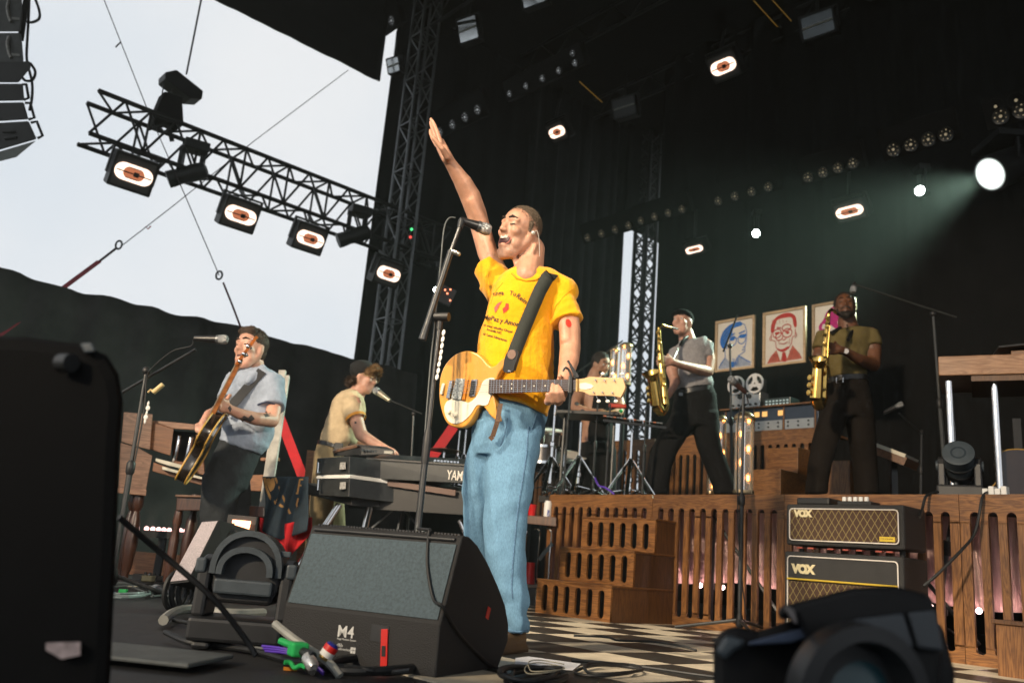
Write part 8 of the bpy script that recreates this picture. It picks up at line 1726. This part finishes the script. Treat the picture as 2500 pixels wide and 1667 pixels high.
# ================================================================== rigging and stage lights
def lattice(t, corners0, corners1, bays, r=0.025, rb=0.011, mat=TRUSSM, bmat=None, xb=False):
    """box truss between two quads of points: four chords, each brace a part"""
    o = V(t.location); bmat = bmat or mat
    for p, q in zip(corners0, corners1): MB(o).cyl(p, q, r, seg=8).build('chord', mat, t, True)
    for s_ in range(4):
        a0, a1 = V(corners0[s_]), V(corners1[s_]); b0, b1 = V(corners0[(s_ + 1) % 4]), V(corners1[(s_ + 1) % 4])
        for k in range(bays):
            f0, f1 = k / bays, (k + 1) / bays
            p, q = (a0.lerp(a1, f0), b0.lerp(b1, f1)) if k % 2 else (b0.lerp(b1, f0), a0.lerp(a1, f1))
            MB(o).cyl(p, q, rb, seg=5).build('brace', bmat, t)
            if xb:
                p, q = (b0.lerp(b1, f0), a0.lerp(a1, f1)) if k % 2 else (a0.lerp(a1, f0), b0.lerp(b1, f1)); MB(o).cyl(p, q, rb, seg=5).build('brace', bmat, t)
            if k % 2 == 0 and k: MB(o).cyl(a0.lerp(a1, f0), b0.lerp(b1, f0), rb, seg=5).build('brace', bmat, t)
TA, TZ = 10.38, 4.93
trs = thing('lighting_truss', 'long black box truss of lamps reaching out against the sky', 'truss', S(TA, 2.2, TZ))
def qd(b_, h=0.27): return [S(TA - h * 0.8, b_, TZ - h), S(TA + h * 0.8, b_, TZ - h), S(TA + h * 0.8, b_, TZ + h), S(TA - h * 0.8, b_, TZ + h)]
lattice(trs, qd(2.2), qd(7.4), 17, 0.030, 0.016)
SILVT = M('truss_alloy', (0.20, 0.21, 0.22), 0.45, 0.7, var=0.2)
tw = thing('lattice_tower', 'tall alloy lattice tower at the edge of the black side drape', 'tower', S(10.25, 6.4, 0))
def tq(z_, h=0.15): return [S(10.25 - h, 6.56 - h, z_), S(10.25 + h, 6.56 - h, z_), S(10.25 + h, 6.56 + h, z_), S(10.25 - h, 6.56 + h, z_)]
lattice(tw, tq(-0.3), tq(8.9), 24, 0.022, 0.011, SILVT)
o1 = onb; pC = ona(1568, 740, 10.4); 
tw2 = thing('lattice_tower', 'black cross-braced lattice tower silhouetted in the bright slit', 'tower', V((pC.x, pC.y, 0)))
def tq2(z_, h=0.14): return [V((pC.x, pC.y, z_)) + E1 * sx_ * h + E2 * sy_ * h for sx_, sy_ in ((-1, -1), (1, -1), (1, 1), (-1, 1))]
lattice(tw2, tq2(-0.3), tq2(8.9), 30, 0.040, 0.016, TRUSSM, None, True)

HOT = glow('lamp_hot', (1.0, 0.74, 0.58), 2.0); EMBER = glow('lamp_ember', (1.0, 0.32, 0.15), 0.5); PALEF = M('pale_reflector', (0.48, 0.50, 0.50), 0.5, 0.1, var=0.06); DIMF = M('dim_reflector', (0.06, 0.065, 0.07), 0.35, 0.2)
def strobe(label, c, xdir, n, w_, h_, lit=True, yoke_to=None, name='strobe_light', pane=None, group='strobe lamps with long glowing tubes'):
    """box fixture: x along xdir, facing n"""
    c = V(c); n = V(n).normalized(); x = V(xdir); x = (x - n * x.dot(n)).normalized(); y = n.cross(x)
    if y.z < 0: y = -y; x = -x
    t = thing(name, label, 'stage light', c, 0, group if lit else None); Mx = Matrix((x, y, n)).transposed().to_4x4()
    def put(nm, me, mat): xform(me, Mx); return link(nm, me, mat, t)
    put('housing', MB().box((0, 0, -0.09), (w_, h_, 0.18)).mesh(), TRUSSM).modifiers.new('b', 'BEVEL').width = 0.012
    put('bezel', curve_mesh([rrect(-w_ / 2, -h_ / 2, w_ / 2, h_ / 2, 0.02), rrect(-w_ * 0.44, -h_ * 0.42, w_ * 0.44, h_ * 0.42, 0.02)], 0.012), TRUSSM)
    put('reflector', MB().box((0, 0, 0.003), (w_ * 0.88, h_ * 0.84, 0.004)).mesh(), pane or DIMF)
    if lit:
        ro, ri = h_ * 0.24, h_ * 0.17; L2 = w_ * 0.43
        def st_(r, l): return [(l - r + r * math.cos(R_(a)), r * math.sin(R_(a))) for a in range(-90, 91, 15)] + [(-(l - r) + r * math.cos(R_(a)), r * math.sin(R_(a))) for a in range(90, 271, 15)]
        put('lamp_ring', xform(curve_mesh([st_(ro, L2), st_(ri, L2 - ro * 0.9)], 0.012), Matrix.Translation((0, 0, 0.018))), HOT)
        put('lamp_core', MB().box((0, 0, 0.008), (w_ * 0.60, h_ * 0.28, 0.006)).mesh(), EMBER)
        put('electrode', MB().box((0, 0, 0.034), (w_ * 0.80, h_ * 0.035, 0.006)).mesh(), TRUSSM); put('clip', MB().box((0.05 * w_, 0, 0.036), (w_ * 0.12, h_ * 0.13, 0.008)).mesh(), TRUSSM)
    elif pane is not None:
        put('tube', MB().cyl((-w_ * 0.43, -h_ * 0.02, 0.016), (w_ * 0.43, h_ * 0.02, 0.016), 0.012, seg=8).mesh(), WHITE)
    for sx_ in (-1, 1): put('yoke_arm', MB().box((sx_ * (w_ / 2 + 0.02), h_ * 0.18, -0.10), (0.02, h_ * 0.75, 0.05)).mesh(), TRUSSM)
    put('yoke_bar', MB().box((0, h_ * 0.57, -0.10), (w_ + 0.06, 0.025, 0.05)).mesh(), TRUSSM)
    if yoke_to is not None: MB(c).cyl(c + y * h_ * 0.57 - n * 0.1, yoke_to, 0.022, seg=8).build('hanger', TRUSSM, t)
    return t
nT = -E1 * 0.9 + V((0, 0, -0.45))
for x, y, sz, nm in ((326, 425, 0.50, 'lit strobe lamp under the free end of the truss'), (587, 525, 0.47, 'lit strobe lamp in the middle of the truss'), (757, 583, 0.45, 'lit strobe lamp under the truss nearer the tower')):
    c = ona(x, y, 10.2); strobe(nm, c, E2, nT, sz, sz * 0.84, True, V((c.x, c.y, TZ - 0.22)) + E1 * 0.15)
c = ona(948, 668, 9.9); strobe('lit strobe lamp hung on the lattice tower', c, E2, nT, 0.42, 0.36, True, c + E1 * 0.3 + V((0, 0, 0.4)))
def truss_mover(label, x, y):
    c = ona(x, y, 10.2); t = thing('moving_head_light', label, 'stage light', c)
    MB(c).box(c + V((0.02, 0, 0.36)), (0.30, 0.24, 0.12), R_(30)).build('base', TRUSSM, t, bevel=0.015)
    for k in (-1, 1): MB(c).bar(c + E2 * 0.13 * k + V((0, 0, 0.32)), c + E2 * 0.13 * k, 0.05, 0.09).build('yoke_arm', TRUSSM, t, bevel=0.012)
    d = (V((-0.75, -0.2, -0.42))).normalized(); MB(c).lathe([(0.05, -0.22), (0.10, -0.19), (0.11, -0.05), (0.095, 0.10), (0.105, 0.20), (0.105, 0.26), (0.085, 0.262)], c, d, 22).build('head', TRUSSM, t, True); MB(c).lathe([(0.002, 0.255), (0.08, 0.258)], c, d, 20).build('lens', M('lens_glass', (0, 0, 0)), t, True)
truss_mover('unlit moving head hanging near the free end of the truss', 462, 425); truss_mover('unlit moving head hanging near the tower end of the truss', 868, 575)
# hoist and motor bag over the truss
hc0 = ona(430, 290, TA); ht_ = thing('chain_hoist', 'black chain hoist with cable bag above the truss', 'hoist', hc0)
f4 = [ona(x, y, TA - 0.1) for x, y in ((404, 176), (432, 170), (497, 222), (494, 242), (466, 240), (404, 192))]
m = MB(hc0); n = 6; vs = f4 + [p + E1 * 0.25 for p in f4]; m.add(vs, [tuple(range(n)), tuple(range(2 * n - 1, n - 1, -1))] + [(i, (i + 1) % n, n + (i + 1) % n, n + i) for i in range(n)]).build('motor', TRUSSM, ht_, bevel=0.015)
f4 = [ona(x, y, TA - 0.1) for x, y in ((402, 222), (446, 236), (450, 305), (438, 312), (412, 300), (372, 310), (384, 265))]; n = 7
m = MB(hc0); vs = f4 + [p + E1 * 0.2 for p in f4]; m.add(vs, [tuple(range(n)), tuple(range(2 * n - 1, n - 1, -1))] + [(i, (i + 1) % n, n + (i + 1) % n, n + i) for i in range(n)]).build('chain_bag', FELT, ht_, bevel=0.02)
for pts in (((408, 190), (400, 205), (395, 235), (385, 265)), ((420, 195), (424, 212), (420, 226)), ((440, 205), (444, 222), (440, 238))): MB(hc0).tube([ona(x, y, TA) for x, y in pts], 0.008, 6).build('cable', RUBBER, ht_, True)
MB(hc0).cyl(ona(410, 300, TA), ona(420, 345, TA), 0.03, seg=8).build('hook', TRUSSM, ht_)
p0, p1 = ona(455, 182, TA), None; p1 = V((p0.x, p0.y, 8.95)); p1 = ona(503, -60, TA)
tag(MB().cyl(p0, p1, 0.012, seg=6).build('hoist_chain', TRUSSM), 'taut chain rising from the hoist to the roof', 'chain')
WIRE = M('wire_rope', (0.03, 0.032, 0.035), 0.5, 0.3)
tag(MB().tube([P(246, -20, 9.6), P(360, 268, 9.6), P(452, 478, 9.6), P(535, 672, 9.6)], 0.006, 6).build('guy_wire', WIRE), 'thin guy wire crossing the sky behind the truss', 'wire')
tag(MB().tube([P(545, 690, 9.6), P(566, 742, 9.6), P(588, 800, 9.6)], 0.012, 6).build('guy_strap', M('dark_red_strap', (0.10, 0.02, 0.03), 0.8)), 'strap ending the steep guy wire above the guitarist', 'strap')
tag(MB().tube([P(850, 172, 11.5), P(620, 345, 10.6), P(420, 505, 9.9), P(300, 598, 9.5)], 0.006, 6).build('guy_wire', WIRE), 'thin guy wire slanting from the valance down to the left', 'wire')
tag(MB().bar(P(284, 606, 9.4), P(240, 640, 9.2), 0.03, 0.006, (0, -1, 0)).build('guy_strap', M('dark_strap', (0.04, 0.02, 0.025), 0.8)), 'dark strap joining the shackle and the red strap', 'strap')
tag(MB().bar(P(242, 638, 9.2), P(-20, 832, 8.2), 0.055, 0.006, (0, -1, 0)).build('guy_strap', M('faded_red_strap', (0.28, 0.035, 0.05), 0.8, var=0.2)), 'wide faded red strap at the far left', 'strap')
for x, y, yd, lab in ((290, 598, 9.45, 'shackle on the slanting guy wire'), (535, 672, 9.6, 'shackle on the steep guy wire')):
    c = P(x, y, yd); tag(MB().tube([c + V((0.035 * math.cos(t), 0, 0.05 * math.sin(t))) for t in [2 * math.pi * i / 14 for i in range(14)]], 0.012, 6, closed=True).build('shackle', WIRE, None, True), lab, 'shackle')
c = P(356, 553, 9.7); tag(MB().tube([c, c + V((0.03, 0, -0.03)), c + V((0.06, 0, 0.01))], 0.007, 6).build('tape_flag', RED), 'scrap of red tape on the slanting guy wire', 'tape')
c = P(290, 108, 9.6); tag(MB().tube([c + V((0.02, 0, 0.03)), c, c + V((-0.03, 0, -0.05))], 0.009, 6).build('tape_flag', WIRE), 'dark tie on the steep guy wire high up', 'tape')
# ------------------------------------------------------------------ line array speaker at upper left
AYd = 8.0; c = P(20, 180, AYd); la = thing('line_array', 'hanging column of loudspeaker boxes at the upper left corner', 'loudspeaker', c)
LAG = M('speaker_grey', (0.05, 0.052, 0.05), 0.55, var=0.25, vs=14); LAB = M('speaker_black', (0.012, 0.012, 0.012), 0.6, var=0.3)
for poly, mat, nm in (([(-140, -60), (52, -60), (54, 2), (54, 48), (50, 78), (-140, 78)], LAG, 'speaker_box'), ([(-140, 81), (50, 81), (54, 104), (58, 150), (52, 154), (-140, 154)], LAG, 'speaker_box'), ([(-140, 157), (74, 150), (75, 166), (46, 202), (-140, 202)], LAB, 'rigging_frame'), ([(-140, 205), (56, 205), (60, 246), (-140, 250)], LAB, 'speaker_box'), ([(-140, 254), (58, 250), (70, 292), (-140, 305)], LAB, 'speaker_box'), ([(-140, 309), (70, 296), (90, 340), (-20, 372), (-140, 390)], LAB, 'speaker_box')):
    m = MB(c); pxprism(m, poly, AYd, AYd + 0.5); m.build(nm, mat, la, bevel=0.015)
m = MB(c); pxprism(m, [(-140, 394), (-20, 376), (88, 344), (40, 384), (-140, 430)], AYd + 0.02, AYd + 0.5); m.build('bottom_panel', M('speaker_panel', (0.16, 0.17, 0.16), 0.6), la)
for y in (20, 108):
    m = MB(c); m.tube([P(22, y - 18, AYd - 0.01), P(18, y, AYd - 0.02), P(22, y + 22, AYd - 0.01), P(28, y + 34, AYd - 0.01)], 0.018, 7).build('side_rail', M('worn_steel', (0.25, 0.24, 0.22), 0.5, 0.5, var=0.4, vs=40), la, True)
    m = MB(c); pxprism(m, [(27, y + 22), (48, y + 24), (48, y + 30), (27, y + 28)], AYd - 0.01, AYd).build('badge', M('badge_grey', (0.2, 0.2, 0.18), 0.5), la)
for pts in (((55, 207), (64, 206), (70, 240), (58, 244)), ((62, 252), (74, 252), (84, 288), (70, 292)), ((76, 300), (90, 297), (104, 332), (92, 338))): MB(c).tube([P(x, y, AYd + 0.1) for x, y in pts], 0.014, 6).build('rigging_link', LAB, la)
for x0_, y0_, x1_, y1_ in ((10, 322, 34, 322), (14, 338, 38, 336)): m = MB(c); m.cap(P(x0_, y0_, AYd - 0.005), 0.016, P(x1_, y1_, AYd - 0.005), 0.016).build('port', BLACK, la, True)
MB(c).bar(P(70, -40, AYd + 0.2), P(50, 100, AYd + 0.2), 0.06, 0.02, (0, 1, 0)).build('hang_strap', LAB, la)
for pts in (((72, -30), (70, 40), (66, 110), (66, 150), (78, 200), (78, 240), (72, 270)), ((78, -20), (94, 20), (96, 45), (80, 55), (66, 54)), ((74, 155), (86, 175), (80, 195), (64, 198), (54, 190))): cable('speaker_cable', [P(x, y, AYd + 0.15) for x, y in pts], 0.014, 'black cable looping down the edge of the speaker column (%s)' % ('straight run' if len(pts) == 7 else ('upper loop' if pts[0][1] < 0 else 'lower loop')))
# ------------------------------------------------------------------ ceiling strobes
nC = -E2 * 0.72 + V((0, 0, -0.70)); MIRR = M('mirror_reflector', (0.62, 0.64, 0.64), 0.12, 1.0, var=0.05); nP = V((-0.44, -0.87, -0.20))
for lab, x, y, Yd, w_, h_, lit, pane in (('lit strobe lamp high under the roof right of centre', 1767, 162, 11.0, 0.46, 0.40, True, None), ('lit strobe lamp hanging above the singer\'s head', 1361, 322, 13.0, 0.38, 0.34, True, None), ('lit strobe lamp left of the bright beam', 2075, 515, 10.0, 0.40, 0.27, True, None), ('lit strobe lamp above the grey polo saxophonist', 1696, 608, 11.5, 0.32, 0.18, True, None),
    ('unlit strobe with pale reflector high above the raised hand', 1142, 72, 12.0, 0.36, 0.42, False, MIRR), ('unlit strobe with white tube at the upper right', 1996, 60, 10.5, 0.48, 0.36, False, M('dull_mirror', (0.10, 0.11, 0.115), 0.2, 1.0)), ('unlit dark strobe under the middle of the roof', 1524, 262, 12.5, 0.40, 0.34, False, DIMF), ('unlit strobe with pale reflector at the top edge', 1302, -12, 11.5, 0.42, 0.36, False, MIRR), ('unlit small lamp box beside the top of the lattice tower', 960, 160, 12.0, 0.22, 0.26, False, MIRR)):
    c = P(x, y, Yd); nP = V((-0.755, -0.656, 0.035)).normalized() - (c - CO).normalized(); strobe(lab, c, -E1, nC if lit else nP, w_, h_, lit, V((c.x, c.y, c.z + 0.6)), pane=pane)
# dots of unlit washlights along the roof bars, reflections painted as faint emission
LENSD = M('washlight_dark', (0.010, 0.010, 0.010), 0.35); DOT = M('washlight_painted_glint', (0.55, 0.47, 0.34), 0.2, 0.4, emit=(1.0, 0.80, 0.50, 0.18)); DOTW = M('washlight_painted_glint_pale', (0.6, 0.6, 0.62), 0.2, 0.4, emit=(0.9, 0.95, 1.0, 0.35))
def washbar(label, x0, y0, x1, y1, cols, rows, dy, rpx, b0, dot, name='led_washlight'):
    c = onb((x0 + x1) / 2, (y0 + y1) / 2 + dy / 2, b0); t = thing(name, label, 'stage light', c, 0, 'rows of unlit washlights'); n = (-E2 * 0.9 + V((0, 0, -0.5))).normalized(); xx = -E1; yy = n.cross(xx); yy = yy if yy.z > 0 else -yy
    r = rpx * MPX(c.y) * 1.1; ps = []
    for i in range(cols):
        for j in range(rows):
            f_ = i / max(cols - 1, 1); ps.append(onb(x0 + (x1 - x0) * f_ + j * 12 * rpx / 20, y0 + (y1 - y0) * f_ + dy * j, b0))
    mid = sum(ps, V((0, 0, 0))) / len(ps); wd = (ps[-1] - ps[0]).dot(xx) + 3 * r; hh = abs((ps[rows - 1] - ps[0]).dot(yy)) + 2.6 * r
    me = MB().box((0, 0, -0.06), (wd, hh, 0.10)).mesh(); xform(me, Matrix.Translation(mid - c) @ Matrix((xx, yy, n)).transposed().to_4x4()); link('housing', me, ROOFM, t)
    for p in ps:
        lo = MB(c).lathe([(0.0, 0.012), (r * 0.8, 0.012), (r, 0.02), (r * 1.02, 0.0)], p, n, 18, False).build('lens', LENSD, t, True)
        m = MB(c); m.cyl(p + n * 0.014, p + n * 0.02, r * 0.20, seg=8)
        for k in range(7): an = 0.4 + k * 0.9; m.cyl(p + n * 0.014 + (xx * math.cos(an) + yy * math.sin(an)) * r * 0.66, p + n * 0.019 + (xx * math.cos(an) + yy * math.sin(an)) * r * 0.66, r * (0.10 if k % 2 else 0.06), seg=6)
        d_ = m.build('painted_glints', dot, lo); d_['kind'] = 'stuff'
washbar('washlight bar with eight lenses above the bright beam', 2172, 332, 2300, 295, 4, 2, 33, 17, 8.8, DOT); washbar('washlight with four lenses at the right edge of the roof', 2432, 260, 2482, 245, 2, 2, 24, 20, 8.5, DOT)
washbar('washlight bar left of the eight-lens bar', 1966, 400, 2076, 366, 4, 2, 32, 13, 8.9, DOT); washbar('washlight bar above the grey polo saxophonist', 1748, 462, 1870, 428, 4, 2, 28, 11, 9.0, DOT); washbar('washlight bar left end of the row over the bright slit', 1560, 512, 1660, 484, 4, 2, 26, 10, 9.1, DOT); washbar('washlight bar nearest the singer\'s head', 1430, 558, 1530, 528, 4, 2, 22, 10, 9.2, DOT)
washbar('washlight bar high above the raised hand', 1068, 292, 1160, 238, 4, 2, 30, 12, 7.0, DOTW); washbar('washlight bar near the roof corner', 885, 62, 950, 25, 3, 2, 26, 12, 6.0, DOTW); washbar('washlight bar high over the singer', 1240, 205, 1400, 130, 5, 2, 24, 9, 6.4, DOTW)
YEL = M('yellow_line', (0.45, 0.26, 0.03), 0.6, emit=(1.0, 0.55, 0.08, 0.10))  # faint emission paints light onto the cords, which are no lamps
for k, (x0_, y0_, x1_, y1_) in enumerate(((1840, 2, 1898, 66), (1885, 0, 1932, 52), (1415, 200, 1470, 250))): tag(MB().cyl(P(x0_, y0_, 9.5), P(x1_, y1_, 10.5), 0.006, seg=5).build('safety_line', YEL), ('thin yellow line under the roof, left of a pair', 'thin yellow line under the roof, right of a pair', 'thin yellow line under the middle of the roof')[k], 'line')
# ------------------------------------------------------------------ lit spots in the haze
STAR = glow('star_lamp', (0.92, 1.0, 0.95), 60.0); FLARELENS = glow('flare_lens', (0.92, 1.0, 0.95), 16.0)
SOFTLENS = bpy.data.materials.new('soft_beam_lens'); SOFTLENS.use_nodes = True; _n = SOFTLENS.node_tree; _e = _n.nodes.new('ShaderNodeEmission'); _e.inputs[0].default_value = (0.90, 1.0, 0.94, 1); _t = _n.nodes.new('ShaderNodeTexCoord'); _d = _n.nodes.new('ShaderNodeVectorMath'); _d.operation = 'LENGTH'; _m = _n.nodes.new('ShaderNodeMapRange'); _m.inputs['From Min'].default_value = 0.09; _m.inputs['From Max'].default_value = 0.2; _m.inputs['To Min'].default_value = 7.0; _m.inputs['To Max'].default_value = 0.12; _m.interpolation_type = 'SMOOTHSTEP'
_n.links.new(_t.outputs['Object'], _d.inputs[0]); _n.links.new(_d.outputs['Value'], _m.inputs['Value']); _n.links.new(_m.outputs[0], _e.inputs[1]); _n.links.new(_e.outputs[0], _n.nodes['Material Output'].inputs['Surface'])
def lit_mover(label, c, d, r, lens, base_up=0.3):
    c = V(c); d = V(d).normalized(); t = thing('spot_fixture', label, 'stage light', c); MB(c).lathe([(r * 0.5, -r * 3.2), (r * 1.0, -r * 2.6), (r * 1.1, -r * 0.5), (r * 1.12, 0.0), (r * 1.0, 0.004)], c, d, 24).build('head', TRUSSM, t, True); MB(c).lathe([(0.0005, 0.006), (r * 0.98, 0.007)], c, d, 28).build('lens', lens, t, True)
    for k in (-1, 1): MB(c).bar(c - d * r * 1.4 + V((0, r * 1.2 * k, 0)), c - d * r * 1.4 + V((0, r * 1.2 * k, base_up)), 0.03, 0.05).build('yoke_arm', TRUSSM, t)
    MB(c).box(c - d * r * 1.4 + V((0, 0, base_up)), (r * 2.4, r * 3, 0.08)).build('base', TRUSSM, t, bevel=0.01); return t
bc_ = P(2418, 425, 9.2); bd_ = (P(2020, 600, 8.6) - bc_); lit_mover('bright white spotlight throwing a pale beam through the haze', bc_, bd_, 0.20, SOFTLENS)
spot('beam_spotlight', bc_ + bd_.normalized() * 0.03, bc_ + bd_ * 4, 3800, 48, (0.72, 1.0, 0.80), 1.0, 0.14)
b2_ = P(2246, 466, 9.6); lit_mover('small added fixture in place of a lens flare inside the pale beam', b2_, V((-0.7, -0.7, -0.2)), 0.06, FLARELENS)  # fixture added where only a lens flare shows
lit_mover('small star-bright spot above the saxophonist', P(1846, 570, 11.0), V((-0.35, -0.9, -0.3)), 0.05, STAR); lit_mover('small star-bright spot seen behind the singer\'s microphone stand', P(1066, 708, 9.4), V((-0.1, -0.95, -0.2)), 0.035, STAR)
c = P(1090, 722, 9.6); dm = thing('lamp_panel', 'dim panel with small red lamps behind the microphone stand', 'stage light', c); MB(c).box(c, (0.16, 0.05, 0.20), Matrix.Rotation(R_(20), 3, 'Y')).build('housing', M('panel_grey', (0.10, 0.09, 0.09), 0.6), dm)
for dx, dz in ((-0.02, 0.06), (0.04, 0.07), (0.01, 0.02), (0.05, -0.06)): MB(c).sph(c + V((dx, -0.03, dz)), 0.009, 8, 6).build('red_lamp', glow('red_pin', (1.0, 0.25, 0.12), 5.0), dm)
for x, y, cc, lab in ((1005, 560, (0.1, 1, 0.3), 'tiny green indicator lamp by the tower'), (1002, 579, (1, 0.1, 0.08), 'tiny red indicator lamp by the tower')): tag(MB().sph(P(x, y, 11.5), 0.02, 8, 6).build('indicator_lamp', glow('pin_%d' % y, cc, 1.5)), lab, 'light')
# rightmost spot just outside the frame colours the haze blue
spot('beam_spotlight', P(2560, 430, 9.2), P(2250, 640, 8.0), 800, 40, (0.55, 0.78, 1.0), 0.5, 0.15)

# ------------------------------------------------------------------ haze
hz = bpy.data.materials.new('stage_haze'); hz.use_nodes = True; hnt = hz.node_tree; hnt.nodes.remove(hnt.nodes['Principled BSDF'])
pv = hnt.nodes.new('ShaderNodeVolumePrincipled'); pv.inputs['Color'].default_value = (0.82, 0.90, 0.88, 1); pv.inputs['Density'].default_value = 0.0028; pv.inputs['Anisotropy'].default_value = 0.35
hnt.links.new(pv.outputs[0], hnt.nodes['Material Output'].inputs['Volume'])
HAZE = sheet(-15.5, 14.5, -9.5, 15.5, 10.5, 13.5).build('haze', hz); HAZE['kind'] = 'stuff'
tag(HAZE, 'thin pale stage haze', 'haze')
